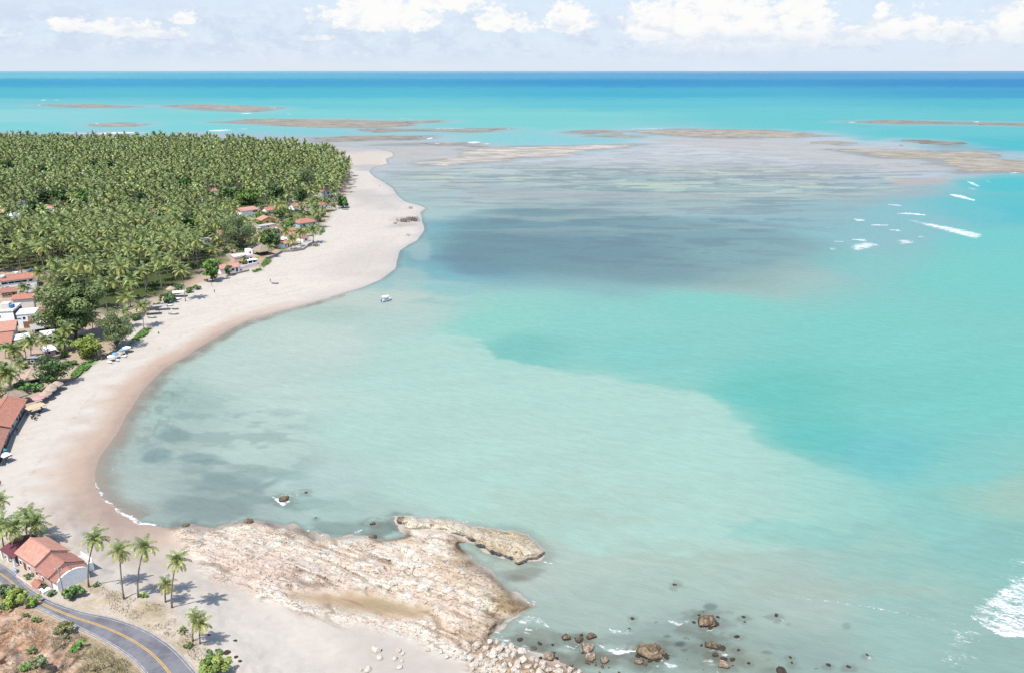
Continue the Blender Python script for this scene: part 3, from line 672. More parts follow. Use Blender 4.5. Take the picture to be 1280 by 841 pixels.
FOAM = [ # polyline, half width px, strength
    ([(119, 604), (127, 618), (138, 632), (155, 644), (176, 653.5), (200, 660)], 5.2, .78), ([(121, 578), (117, 592), (119, 606)], 5, .42),
    ([(138, 566), (139, 575), (141, 588), (142, 600)], 1.5, .55), ([(152, 615), (168, 636), (198, 654)], 1.0, .45), ([(130, 551), (137, 548), (145, 543)], 1.7, .8), ([(170, 496), (174, 489)], 1.3, .75),
    ([(180, 475), (198, 458), (231, 441), (262, 424), (300, 405)], 1.3, .62), ([(280, 413), (330, 396), (400, 376), (450, 361)], 1.0, .55),
    ([(340, 620), (347, 624), (354, 629), (362, 626)], 3.2, .85), ([(352, 619), (370, 619), (382, 615)], 1.6, .65),
    ([(292, 651), (306, 646), (330, 642)], 1.6, .5), ([(440, 667), (452, 662)], 2, .6), ([(480, 645), (492, 650)], 3, .45), ([(573, 650), (592, 652)], 2, .5), ([(618, 659), (636, 661)], 1.6, .6), ([(678, 702), (690, 704)], 2.2, .75),
    ([(960, 739), (985, 745), (1006, 748)], 1.0, .5), ([(1006, 748), (1040, 751), (1085, 757), (1095, 760), (1135, 767), (1190, 779), (1215, 783)], 1.3, .55), ([(1085, 757), (1102, 761)], 1.6, .8),
    ([(1213, 770), (1224, 777), (1236, 784), (1256, 793), (1280, 793), (1330, 800)], 3.2, 1.0),
    ([(1121, 267), (1140, 267.5), (1158, 269)], 1.3, .9), ([(1187, 243.5), (1204, 246.5), (1219, 251)], 1.7, .95), ([(1210, 227.6), (1219, 231), (1225, 233.5)], 1.5, .8), ([(1210, 235), (1223, 238)], .8, .7),
    ([(1066, 273.8), (1072, 275.5), (1081, 275.5)], 1.2, .85), ([(1085.6, 281), (1111, 282)], .9, .85), ([(1112, 287.8), (1129, 288.5)], .9, .85), ([(1037, 311), (1047, 310.5)], 1.6, .6), ([(1042, 301.7), (1056, 302.3)], .7, .7),
    ([(1066, 299.4), (1085, 300.5)], 1.0, .8), ([(1109, 255.8), (1128, 257.2)], .8, .7), ([(1029, 284.5), (1037, 285)], .6, .6), ([(1145, 295), (1156, 297)], .7, .7), ([(1232, 226), (1238, 228)], .8, .7),
    ([(80, 166.5), (125, 167.5), (150, 166.2), (190, 166.8)], .55, .8), ([(125, 167), (170, 166.2)], .9, .95), ([(261, 164), (288, 163)], .8, .9), ([(300, 161.8), (310, 161.6)], .5, .7), ([(200, 166), (206, 166)], .5, .7),
    ([(533, 174), (541, 173)], .9, .85), ([(543, 180), (560, 179.4), (577, 179.4)], .9, .9), ([(584, 178.8), (600, 178.2)], 1.0, .9), ([(600, 180.5), (616, 180)], .5, .7), ([(1247, 201), (1262, 203), (1285, 206.5)], .9, .95), ([(1262, 217), (1285, 214)], .8, .7),
    ([(620, 161.8), (636, 161.6)], .5, .8), ([(535, 161.3), (580, 161)], .4, .7), ([(790, 161.6), (840, 161.2)], .4, .7), ([(1060, 153.5), (1070, 153)], .6, .8), ([(1110, 151.6), (1130, 151.5)], .4, .7), ([(1215, 153), (1225, 152.7)], .5, .8),
    ([(52, 126), (58, 125.5)], .5, .8), ([(66, 125.5), (75, 125.8)], .4, .7), ([(300, 142.5), (315, 142)], .5, .8), ([(46, 132), (52, 132)], .5, .7), ([(335, 134), (350, 136)], .4, .8), ([(357, 143), (365, 143)], .4, .7), ([(118, 155), (124, 154.8)], .5, .7), ([(170, 155), (180, 155.3)], .4, .7), ([(495, 149), (520, 149.5)], .4, .6),
    ([(836, 776), (845, 778.5), (853, 780)], 2.4, .95), ([(853, 777), (868, 775)], 2.2, .5), ([(883, 788), (892, 787)], 2, .7), ([(748, 804), (757, 811), (774, 815.5), (794, 813)], 2.6, .95), ([(770, 810), (793, 811)], 3, .5),
    ([(650, 778), (668, 770), (684, 782)], 7, .56), ([(655, 790), (672, 784)], 7, .58), ([(628, 796), (645, 806), (662, 810)], 6, .55), ([(659, 752), (667, 758)], 3, .6), ([(763, 786), (778, 792), (790, 790)], 6, .45), ([(700, 800), (716, 807), (728, 802)], 5, .46),
    ([(880, 826), (894, 830)], 6, .6), ([(894, 810), (908, 818)], 5, .58), ([(830, 828), (846, 832)], 5, .52), ([(915, 800), (926, 796)], 3, .55), ([(878, 800), (888, 812), (900, 808)], 4, .45), ([(868, 776), (880, 784), (898, 780), (902, 774)], 2.2, .5), ([(795, 812), (800, 826), (822, 832), (834, 818)], 2.5, .45), ([(1080, 820), (1090, 822)], 1.6, .8), ([(962, 773), (984, 775)], 3, .25), ([(908, 842), (890, 838)], 4, .5)]
FOAM_SPARKLE_POLY = [ # polygon, strength, softness m
    ([(1211, 769), (1220, 757), (1240, 743), (1262, 724), (1280, 712), (1330, 690), (1330, 805), (1280, 795), (1256, 795), (1236, 786)], .68, 1.5),
    ([(1165, 825), (1183, 792), (1224, 782), (1229, 800), (1205, 841), (1180, 850)], .46, 3), ([(1180, 762), (1240, 712), (1280, 672), (1330, 650), (1330, 700), (1262, 722), (1211, 770)], .38, 5),  # first patch paints sun sparkle on the water as sparse white
    ([(1130, 273.5), (1158, 278.5), (1185, 283), (1228, 292.5), (1223, 300), (1197, 293), (1161, 283.5)], .80, 4), ([(1064, 306), (1080, 302), (1102, 306), (1085, 311), (1073, 315), (1064, 312)], .72, 4), ([(1121, 300), (1135, 299.5), (1146, 304), (1124, 306)], .75, 4)]

def build_water():
    pxs = axis((-1800, -160, 40), (-160, -8, 8), (-8, 1288, 2), (1288, 1440, 8), (1440, 3100, 40))
    pys = np.concatenate([[89.07, 89.12, 89.2, 89.35], axis((89.5, 260, .7), (260, 430, 1.2), (430, 850, 1.8), (850, 940, 6), (940, 1420, 20))])
    gx, gy = np.meshgrid(pxs, pys); PX, PY = gx.ravel(), gy.ravel()
    X, Y = at(PX, PY)
    sd = shore_sd(X, Y, 60)
    used, faces = grid_faces(sd < 6, len(pxs), len(pys))
    PX, PY, X, Y, sd = [v[used] for v in (PX, PY, X, Y, sd)]
    cv = Canvas(PX, PY, X, Y)
    # broad colour of the water body, streaked along the shore-parallel currents; horizon rows paled as painted haze
    big = sstep(150, 260, PY)
    wx = PX + (fbm(X / 60, Y / 60, 3, 101) - .5) * 60 * big
    wy = PY + (fbm(X / 55, Y / 45, 3, 102) - .5) * np.interp(PY, [90, 130, 200, 400, 841], [2, 6, 16, 36, 50])
    wy = np.maximum(wy, np.where(PY < 150, PY - 3, 0))
    lw = np.log(np.maximum(wy - 84.5, 1.5)); lc = np.log(WCTL[:, 1] - 84.5)
    num = np.zeros((len(PX), 3)); den = np.zeros(len(PX))
    for i in range(len(WCTL)):
        d2 = ((wx - WCTL[i, 0]) / 170) ** 2 + ((lw - lc[i]) / .16) ** 2
        w = 1 / (d2 + .012) ** 2.0
        num += w[:, None] * lin(WCTL[i, 2:5])[None]; den += w
    cv.c = num / den[:, None]
    # milky plume of stirred sand
    rag = (fbm(X / 26, Y / 20, 5, 103) - .5)
    pl = sdpoly(X, Y, ppoly([(340, 440), (440, 425), (520, 422), (560, 418), (600, 424), (625, 437), (635, 449), (700, 461), (780, 476), (840, 480), (890, 493), (910, 507), (916, 525), (950, 545), (1010, 570), (1060, 590), (1130, 608), (1180, 640), (1040, 690), (700, 700), (500, 640), (380, 560)]), 170) + 17 * rag + 7 * (fbm(X / 9, Y / 7, 3, 1031) - .5)
    cv.put(np.interp(PX + 60 * rag, [430, 590, 880, 1010, 1110], [0, .8, .8, .45, 0]) * sstep(-.3, 2.8, pl) * sstep(165, 10, pl), (188, 226, 213))
    # seagrass bed off the point and the reef flat
    sg = sdpoly(X, Y, ppoly([(528, 312), (520, 328), (545, 340), (600, 347), (700, 353), (760, 351), (900, 362), (960, 366), (1040, 345), (1120, 330), (1060, 310), (1000, 290), (900, 280), (760, 262), (640, 258), (560, 276), (533, 290)]), 140) + 44 * (fbm(X / 70, Y / 70, 5, 104) - .5)
    sgm = sstep(-12, 22, sg) * np.interp(PX, [520, 700, 820, 960, 1080], [.60, .55, .44, .28, .06])
    cv.put(sgm, (113, 149, 157))
    st = fbm(X / 75 + Y / 160, Y / 15, 5, 105); st2 = fbm(X / 26 + Y / 90, Y / 9, 5, 106); st3 = fbm(X / 260, Y / 40, 4, 107)
    fl = sdpoly(X, Y, ppoly([(470, 182), (600, 184), (700, 192), (820, 176), (960, 170), (1200, 190), (1255, 212), (1150, 235), (1060, 260), (1000, 320), (900, 350), (740, 345), (560, 335), (530, 300), (535, 270), (500, 240), (465, 212)]), 120)
    flm = sstep(-30, 60, fl)
    cv.put(flm * sstep(.52, .62, st2) * .45, (118, 142, 156)); cv.put(flm * sstep(.55, .68, st) * sstep(320, 250, PY) * .5, (192, 208, 204))
    cv.put(flm * sstep(.5, .64, st3) * .3 * sstep(300, 240, PY), (196, 194, 200)); cv.put(flm * sstep(.57, .66, fbm(X / 48, Y / 12, 5, 108)) * sstep(290, 230, PY) * .55, (146, 158, 168))
    cv.put(flm * sstep(.60, .66, fbm(X / 34, Y / 9, 4, 109)) * sstep(255, 235, PY) * sstep(205, 215, PY) * .7, (206, 220, 205))
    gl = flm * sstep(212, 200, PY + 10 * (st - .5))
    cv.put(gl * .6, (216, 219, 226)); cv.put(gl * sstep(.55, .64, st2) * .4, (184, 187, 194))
    cv.poly([(320, 176), (470, 171), (560, 180), (640, 189), (610, 206), (520, 213), (486, 206), (470, 188), (340, 185)], (206, 199, 196), 22, .6, (26, 90, 40), seed=121)
    cv.poly([(800, 172), (960, 170), (1060, 182), (1190, 193), (1240, 210), (1120, 214), (1000, 200), (880, 186)], (208, 203, 202), 22, .5, (26, 90, 40), seed=122)
    cv.poly([(540, 196), (625, 192), (700, 186), (760, 184), (700, 192), (620, 200), (560, 206), (520, 204)], (222, 214, 206), 10, .75, (12, 60, 22), seed=110)
    cv.poly([(560, 230), (700, 236), (800, 240), (900, 246), (760, 250), (600, 248)], (178, 182, 190), 20, .5, (20, 90, 22), seed=111)
    cv.poly([(1115, 224), (1180, 222), (1190, 230), (1120, 232)], (204, 188, 186), 8, .7, (8, 40, 14), seed=112)
    cv.poly([(1140, 182), (1200, 185), (1260, 187), (1255, 191), (1180, 189)], (104, 172, 196), 15, .5, (10, 60, 30), seed=113)
    # weed and stirred sand in the bay
    for x, y, rx, ry, c, k in [(217, 540, 24, 13, (138, 166, 166), .7), (195, 566, 24, 14, (140, 168, 168), .75), (243, 572, 30, 6, (140, 166, 166), .65), (262, 577, 22, 3, (134, 160, 162), .6), (284, 606, 62, 17, (142, 166, 164), .7),
                               (262, 634, 60, 14, (146, 164, 160), .7), (320, 624, 44, 9, (140, 164, 162), .55), (350, 592, 42, 13, (150, 184, 178), .6), (390, 632, 44, 12, (152, 182, 174), .6), (165, 518, 14, 16, (150, 160, 150), .6), (150, 545, 9, 18, (176, 176, 160), .6),
                               (205, 495, 26, 12, (158, 186, 176), .6), (245, 520, 30, 5, (146, 172, 168), .5), (430, 660, 40, 9, (134, 154, 146), .6), (478, 662, 22, 10, (120, 130, 124), .65), (560, 688, 30, 8, (158, 172, 156), .6), (650, 715, 26, 10, (150, 152, 140), .6), (645, 722, 16, 6, (136, 136, 122), .5),
                               (660, 800, 34, 14, (146, 150, 140), .6), (700, 825, 34, 12, (140, 146, 132), .6), (760, 825, 40, 12, (138, 138, 126), .65), (770, 800, 40, 9, (148, 158, 152), .5), (845, 790, 60, 20, (150, 166, 158), .45), (880, 815, 60, 22, (140, 152, 142), .6), (930, 825, 40, 16, (166, 176, 162), .5),
                               (820, 777.5, 5, 2, (96, 110, 104), .8), (849, 805, 7, 3.5, (92, 100, 92), .8), (855, 812, 6, 2.5, (104, 112, 104), .7), (834, 795, 5, 2, (108, 120, 112), .7), (888, 758, 7, 3.5, (116, 138, 132), .7), (1058, 782, 6, 5, (142, 170, 162), .6), (1020, 835, 7, 3, (100, 112, 104), .7), (958, 815, 8, 2, (126, 132, 124), .6), (960, 824, 4, 2, (120, 126, 118), .6), (857, 797, 4, 2, (104, 116, 108), .6), (985, 780, 5, 2, (140, 166, 160), .6),
                               (500, 372, 60, 9, (196, 214, 203), .5), (510, 345, 22, 14, (196, 210, 203), .4), (524, 315, 16, 22, (186, 206, 204), .45), (560, 360, 40, 8, (146, 204, 204), .5), (545, 378, 40, 6, (140, 196, 196), .35), (650, 432, 60, 16, (132, 206, 196), .5), (1240, 618, 60, 26, (172, 208, 192), .5), (1190, 612, 40, 10, (158, 204, 190), .4), (1020, 548, 70, 14, (112, 203, 203), .25), (700, 640, 130, 45, (190, 205, 189), .35), (880, 700, 130, 28, (184, 204, 189), .4), (1040, 735, 130, 14, (186, 202, 186), .4), (1160, 700, 60, 18, (146, 202, 196), .45), (990, 665, 90, 18, (146, 210, 202), .45)]:
        cv.blob(x, y, rx, ry, c, k, seed=int(x), rag=.62, sc=np.interp(y, [100, 400, 841], [40, 16, 5]))
    spk = sstep(26, 4, -sd) * sstep(120, 150, PX) * sstep(280, 230, PX) * sstep(455, 490, PY) * sstep(600, 550, PY)
    cv.put(spk * sstep(.50, .68, fbm(X / 2.2 + Y / 5, Y / 4, 4, 175)) * .4, (132, 140, 130)); cv.put(sstep(3, 30, -sd) * sstep(150, 200, PX) * sstep(430, 330, PX) * sstep(480, 530, PY) * sstep(.54, .64, fbm((X + 6 * fbm(X / 20, Y / 20, 3, 177)) / 16, Y / 6, 5, 176)) * .45, (142, 166, 163))
    # fine mottling of the water body
    near = sstep(330, 480, PY)
    mot = fbm(X / 12 + Y / 30, Y / 7, 4, 114) - .5
    sw = fbm((X + .35 * Y) / 70, (Y - .3 * X) / 6, 4, 115) - .5
    cv.c *= (1 + (.06 * mot + .07 * sw) * near + .12 * (fbm(X / 900, Y / 90, 4, 116) - .5) * sstep(180, 120, PY))[:, None]
    for px_, py_, w_, mt_ in [(q[1], q[2], q[3], q[5]) for q in ROCKS if q[5] != 'rock_pale' and (q[1] > 640 or q[2] < 672)]:
        cv.blob(px_ - w_ * .1, py_ + w_ * .05, w_ * 1.1 + 2, w_ * .6 + 1.2, (128, 132, 118), .42, seed=int(px_), rag=.6, sc=2.5)
    for pts_, c_ in REEFS:
        a_ = np.array(pts_); cy_ = float(a_[:, 1].mean()); sc_ = float(at(640, cy_)[1]) / 26
        dq = sdpoly(X, Y, ppoly(pts_), sc_ * 3) + sc_ * 1.1 * (fbm(X / (sc_ * 2), Y / (sc_ * .7), 4, 170) - .5)
        cv.put(sstep(-sc_ * 1.3, sc_ * .2, dq) * .55, (188, 204, 216)); cv.put(sstep(-sc_ * .45, sc_ * .1, dq) * .45, (150, 150, 146))
    # shallow edge
    rocky = sdpoly(X, Y, pSHELF, 30) > -9
    tq = -sd + 3.5 * (fbm(X / 8, Y / 8, 4, 117) - .5)
    cv.put(np.where(rocky | (PX > 560), 0, sstep(10, 0, tq)) * np.where(PX > 440, .12, .55) * sstep(225, 260, PY), (208, 200, 187))
    cv.put(np.where(rocky, 0, sstep(7, 2, tq) * sstep(-1, 1.5, tq)) * sstep(345, 375, PY) * sstep(500, 470, PY) * sstep(500, 440, PX) * sstep(.38, .58, fbm(X / 6, Y / 6, 4, 178)) * .6, (150, 152, 138))
    opac = np.where(rocky, .45 + .55 * sstep(-1, 2.2, tq), np.where(PX > 430, .55 + .45 * sstep(-1, 3.5, tq), .30 + .70 * sstep(-.5, 7, tq)))
    opac = np.where(PY < 215, np.maximum(opac, .8), opac)
    # foam and painted sun sparkle
    foam = np.zeros(len(PX))
    for pts, w, k in FOAM:
        a = np.array(pts); w = w * (1.35 if a[0, 1] < 215 else 1.15 if a[0, 1] < 400 else 1); pad = w * 2 + 6
        sel = (PX > a[:, 0].min() - pad) & (PX < a[:, 0].max() + pad) & (PY > a[:, 1].min() - pad) & (PY < a[:, 1].max() + pad)
        if not sel.any(): continue
        d, t = dline(PX[sel], PY[sel], pts)
        tap = .35 + .65 * np.sin(np.clip(t, .02, .98) * math.pi)
        q = d / (w * tap) + .9 * (fbm(X[sel] / (w * .6), Y[sel] / (w * .6 + .3), 3, 118) - .5)
        foam[sel] = np.maximum(foam[sel], k * sstep(1.5, .35, q))
    for pts, k, s in FOAM_SPARKLE_POLY:
        d = sdpoly(X, Y, ppoly(pts), 40) + 3.0 * (fbm(X / 4, Y / 4, 4, 119) - .5)
        foam = np.maximum(foam, k * sstep(-s, s, d))
    foam = np.maximum(foam, np.where(rocky, .42 * sstep(3.5, 0, -sd) * sstep(.45, .65, fbm(X / 9, Y / 9, 3, 120)), 0))
    cv.c *= np.interp(cv.c.mean(1), [.3, .6], [1.0, 1.05])[:, None]
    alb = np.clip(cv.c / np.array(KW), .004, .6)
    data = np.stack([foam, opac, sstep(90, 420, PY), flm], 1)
    V = np.stack([X, Y, np.zeros_like(X)], 1)
    m_ = bpy.data.materials.new('sea_water'); nt = NT(m_)
    pos = nt.n('NewGeometry').outputs['Position']
    col = nt.attr('Col').outputs['Color']; dn = nt.attr('Dat'); ds = nt.n('SeparateColor'); nt.set(ds.inputs[0], dn.outputs['Color'])
    fo, op = ds.outputs[0], ds.outputs[1]
    rp = nt.n('Mapping', vector_type='TEXTURE'); nt.set(rp.inputs['Vector'], pos); rp.inputs['Rotation'].default_value = (0, 0, -.38); rp.inputs['Scale'].default_value = (2.6, 1, 1)
    rip = nt.noise(rp.outputs[0], .55, 6, .62, .4); fin = nt.noise(rp.outputs[0], 2.0, 4, .6)
    swl = nt.n('TexWave', wave_type='BANDS', bands_direction='Y'); nt.set(swl.inputs['Vector'], rp.outputs[0]); swl.inputs['Scale'].default_value = .05; swl.inputs['Distortion'].default_value = 7; swl.inputs['Detail'].default_value = 3; swl.inputs['Detail Scale'].default_value = 1.2
    c = nt.mul(col, nt.math('MULTIPLY', nt.ramp(rip, .3, .7, .955, 1.045), nt.ramp(swl.outputs['Fac'], 0, 1, .992, 1.008)))
    fz = nt.noise(rp.outputs[0], 1.5, 5, .72, 1.2)
    fz2 = nt.noise(rp.outputs[0], .28, 4, .65, .8)
    fs = nt.ramp(nt.math('ADD', nt.math('ADD', fo, nt.math('MULTIPLY', nt.math('SUBTRACT', fz, .5), 2.3)), nt.math('MULTIPLY', nt.math('SUBTRACT', fz2, .5), 1.3)), .48, .9)
    fs = nt.math('MULTIPLY', fs, nt.ramp(fo, .02, .2))
    c = nt.mix(fs, c, (.42, .42, .42, 1))
    nrm = nt.bump(nt.math('ADD', nt.math('ADD', rip, nt.math('MULTIPLY', fin, .4)), nt.math('MULTIPLY', swl.outputs['Fac'], .12)), .6, .4)
    d_ = nt.n('BsdfDiffuse'); nt.set(d_.inputs['Color'], c); nt.set(d_.inputs['Normal'], nrm)
    g_ = nt.n('BsdfGlossy'); g_.inputs['Roughness'].default_value = .16; nt.set(g_.inputs['Normal'], nrm)
    fr = nt.n('Fresnel'); fr.inputs['IOR'].default_value = 1.33; nt.set(fr.inputs['Normal'], nrm)
    mf = nt.math('MULTIPLY', nt.math('MINIMUM', fr.outputs[0], .07), nt.math('SUBTRACT', 1.0, fs))
    mx = nt.n('MixShader'); nt.set(mx.inputs[0], mf); nt.t.links.new(d_.outputs[0], mx.inputs[1]); nt.t.links.new(g_.outputs[0], mx.inputs[2])
    tr = nt.n('BsdfTransparent'); m2 = nt.n('MixShader'); nt.set(m2.inputs[0], nt.math('MAXIMUM', op, fs))
    nt.t.links.new(tr.outputs[0], m2.inputs[1]); nt.t.links.new(mx.outputs[0], m2.inputs[2]); nt.end(m2.outputs[0])
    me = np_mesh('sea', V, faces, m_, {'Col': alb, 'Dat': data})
    struct(link('sea', me), 'turquoise sea and milky green bay reaching to the horizon')

# ------------------------------------------------------------------ exposed reefs
REEFS = [([(46, 132), (60, 131), (110, 131.5), (176, 133.5), (150, 135.5), (90, 135)], (176, 170, 160)), ([(204, 132), (250, 131), (290, 132.5), (350, 135.5), (315, 141), (270, 139), (240, 136)], (172, 166, 156)),
         ([(270, 153.5), (310, 149.5), (400, 150), (470, 151), (520, 152), (505, 157), (470, 160.5), (400, 159.5), (345, 157)], (168, 160, 146)), ([(500, 152), (552, 151), (550, 153.5), (505, 156)], (166, 158, 144)),
         ([(117, 156), (150, 154), (180, 155.5), (165, 158.5), (125, 158.5)], (178, 164, 148)), ([(452, 163), (500, 161), (560, 161.5), (632, 161), (636, 163), (590, 166.5), (520, 165), (470, 165.5)], (168, 158, 142)),
         ([(380, 173), (440, 170.5), (532, 170), (548, 172), (530, 175), (460, 176), (400, 178)], (160, 154, 142)), ([(467, 182), (520, 178.5), (580, 179.5), (618, 180.5), (600, 182.5), (520, 182.5)], (170, 166, 160)),
         ([(575, 186), (640, 184), (720, 182.5), (792, 181), (780, 185), (700, 191), (640, 193), (590, 193)], (220, 210, 200)), ([(520, 203), (560, 198), (620, 194), (690, 191), (720, 193), (640, 200), (560, 208), (525, 208)], (214, 206, 200)),
         ([(707, 166), (740, 163.2), (775, 164.5), (770, 167), (730, 168)], (170, 160, 144)), ([(740, 171), (770, 169), (803, 170), (790, 173)], (184, 170, 156)), ([(788, 165), (850, 162), (960, 163), (1000, 166), (1045, 170.5), (1020, 172), (930, 173), (880, 173), (820, 169)], (184, 174, 160)),
         ([(1060, 153.2), (1110, 151), (1200, 152.4), (1285, 154.5), (1400, 156), (1400, 159), (1280, 157.5), (1200, 156), (1130, 155.5)], (158, 150, 138)), ([(1019, 180), (1040, 177.5), (1066, 179.5), (1050, 182)], (184, 174, 160)),
         ([(1028, 188), (1090, 187), (1130, 188), (1165, 190), (1226, 190), (1250, 199), (1285, 203), (1340, 210), (1340, 219), (1270, 216), (1191, 217.5), (1197, 211), (1167, 206), (1160, 199), (1108, 198), (1070, 193)], (188, 179, 164)),
         ([(1130, 175.5), (1160, 175.5), (1186, 178), (1204, 184), (1180, 184.5), (1172, 181), (1150, 178)], (136, 128, 120))]
REEFLAB = ['long low reef nearest the horizon on the far left', 'broken low reef with white tips beyond the palm grove', 'broad brown reef tongue beyond the palm grove tip', 'thin brown reef sliver off the broad reef tongue', 'small oval reef in the turquoise lagoon left', 'brown reef bar with a foaming far tip',
           'brown reef bar closest behind the palm grove', 'wet reef strip with surf beside the sand flats', 'curved pale sandbar running out from the flats', 'lower pale sand spit on the reef flat', 'small brown reef islet before the pale long reef', 'faint pinkish reef patch below the small islet', 'long pale reef with wet lavender edges', 'thin dark reef line far out on the right', 'small tan reef patch on the shining flat', 'wide tan reef crest ending at the right frame', 'dark wet reef hook above the tan crest']
def build_reefs():
    m_ = bpy.data.materials.new('reef_rock'); nt = NT(m_)
    pos = nt.n('NewGeometry').outputs['Position']; col = nt.attr('Col').outputs['Color']
    f = nt.noise(nt.mapping(pos, (.5, 1, 1)), .07, 7, .7, .5)
    c = nt.mul(col, nt.ramp(f, .34, .66, .72, 1.22))
    nt.end(pbsdf(nt, c, .8, .2, nt.bump(f, .6, 1.5)))
    for i, (pts, col) in enumerate(REEFS):
        a = np.array(pts)
        pxs = np.arange(a[:, 0].min() - 6, a[:, 0].max() + 6, 1.3); pys = np.arange(a[:, 1].min() - 1.6, a[:, 1].max() + 1.6, .3)
        gx, gy = np.meshgrid(pxs, pys); PX, PY = gx.ravel(), gy.ravel(); X, Y = at(PX, PY)
        dep = float(Y.mean()); sc = dep / 26
        d = sdpoly(X, Y, ppoly(pts), 400)
        n = fbm(X / (sc * 1.5), Y / (sc * .55), 5, 200 + i) - .5
        e = d - sc * .12 + sc * 2.0 * n
        z = .75 * sstep(-sc * .22, sc * .3, e) - .28 + .95 * (fbm(X / (sc * .8), Y / (sc * .3), 4, 230 + i) - .5)
        used, faces = grid_faces(z > -.1, len(pxs), len(pys))
        if len(faces) == 0: continue
        cc = np.repeat((lin(col) * .75 + .25 * lin((215, 206, 196)))[None], len(used), 0) * (.86 + .28 * sstep(.1, .55, z[used]))[:, None]
        me = np_mesh('reef', np.stack([X[used], Y[used], z[used]], 1), faces, m_, {'Col': cc / np.array(KW)})
        o = struct(link('reef', me), REEFLAB[i])

# ------------------------------------------------------------------ road
def resample(pts, n):
    a = np.array(pts, float); s = np.r_[0, np.cumsum(np.hypot(*(a[1:] - a[:-1]).T))]
    # smooth Catmull-Rom through the points
    q = np.linspace(0, s[-1], n); out = np.zeros((n, 2))
    for k in (0, 1):
        m = np.gradient(a[:, k], s)
        i = np.clip(np.searchsorted(s, q) - 1, 0, len(s) - 2); h = s[i + 1] - s[i]; t = (q - s[i]) / h
        out[:, k] = (2 * t**3 - 3 * t**2 + 1) * a[i, k] + (t**3 - 2 * t**2 + t) * h * m[i] + (-2 * t**3 + 3 * t**2) * a[i + 1, k] + (t**3 - t**2) * h * m[i + 1]
    return out
def build_road():
    def wpts(pp):
        x, y = at(np.array(pp)[:, 0], np.array(pp)[:, 1], PZ); return np.stack([x, y], 1)
    N = 160
    U, L = resample(wpts(ROAD_U), N), resample(wpts(ROAD_L), N)
    def strip(name, ta, tb, z, mat, label, h=0.0, offs=(0, 0)):
        mb = MB()
        D = (L - U); D /= np.linalg.norm(D, axis=1)[:, None]
        W = np.linalg.norm(L - U, axis=1)
        A = U + D * (W * ta + offs[0])[:, None]; B = U + D * (W * tb + offs[1])[:, None]
        K = 7 if h == 0 else 2
        for i in range(N):
            for k in range(K):
                p = A[i] + (B[i] - A[i]) * k / (K - 1); mb.v.append((p[0], p[1], z + h))
            if h:
                mb.v.append((B[i][0], B[i][1], z)); mb.v.append((A[i][0], A[i][1], z - .1))
        c = K + (2 if h else 0)
        for i in range(N - 1):
            for k in range(K - 1):
                mb.f.append((i * c + k, i * c + k + 1, (i + 1) * c + k + 1, (i + 1) * c + k))
            if h:
                mb.f.append((i * c + 1, i * c + 2, (i + 1) * c + 2, (i + 1) * c + 1)); mb.f.append((i * c + 3, i * c, (i + 1) * c, (i + 1) * c + 3))
        o = mb.build(name, mat); bm = bmesh.new(); bm.from_mesh(o.data); bmesh.ops.recalc_face_normals(bm, faces=bm.faces); 
        if sum(f.normal.z for f in bm.faces) < 0: bmesh.ops.reverse_faces(bm, faces=bm.faces)
        bm.to_mesh(o.data); bm.free(); struct(o, label); return o
    ma = bpy.data.materials.new('asphalt'); nt = NT(ma); pos = nt.n('NewGeometry').outputs['Position']
    f = nt.noise(pos, .28, 6, .7); g = nt.noise(pos, 9, 3, .6)
    c = nt.mul((.108, .107, .116, 1), nt.math('MULTIPLY', nt.ramp(f, .36, .64, .76, 1.2), nt.ramp(g, .3, .7, .9, 1.1)))
    nt.end(pbsdf(nt, c, .85, .25))
    M['asphalt'] = ma
    mw = simple_mat('road_white', (.33, .325, .32, 1), .8, .3, 1.2, stain=.5); my = simple_mat('road_yellow', (.52, .33, .10, 1), .8, .15, 1.2)
    strip('road', 0, 1, PZ + .16, ma, 'grey two lane asphalt coast road curving along the bank', 0, (.25, -.25))
    mk = simple_mat('kerb_concrete', (.36, .34, .32, 1), .85, .2, 1.2, stain=.4)
    strip('kerb', 0, 0, PZ + .1, mk, 'pale concrete kerb on the sea side of the road', .16, (-.10, .22))
    strip('kerb', 1, 1, PZ + .1, mk, 'pale concrete kerb on the hill side of the road', .12, (-.2, .05))
    strip('road_marking', 0, 0, PZ + .164, mw, 'white edge line on the sea side of the road', 0, (.44, .58))
    strip('road_marking', 1, 1, PZ + .164, mw, 'white edge line on the hill side of the road', 0, (-.52, -.36))
    strip('road_marking', .52, .52, PZ + .164, my, 'double yellow centre line, outer stripe', 0, (-.22, -.06))
    strip('road_marking', .52, .52, PZ + .164, my, 'double yellow centre line, inner stripe', 0, (.06, .22))

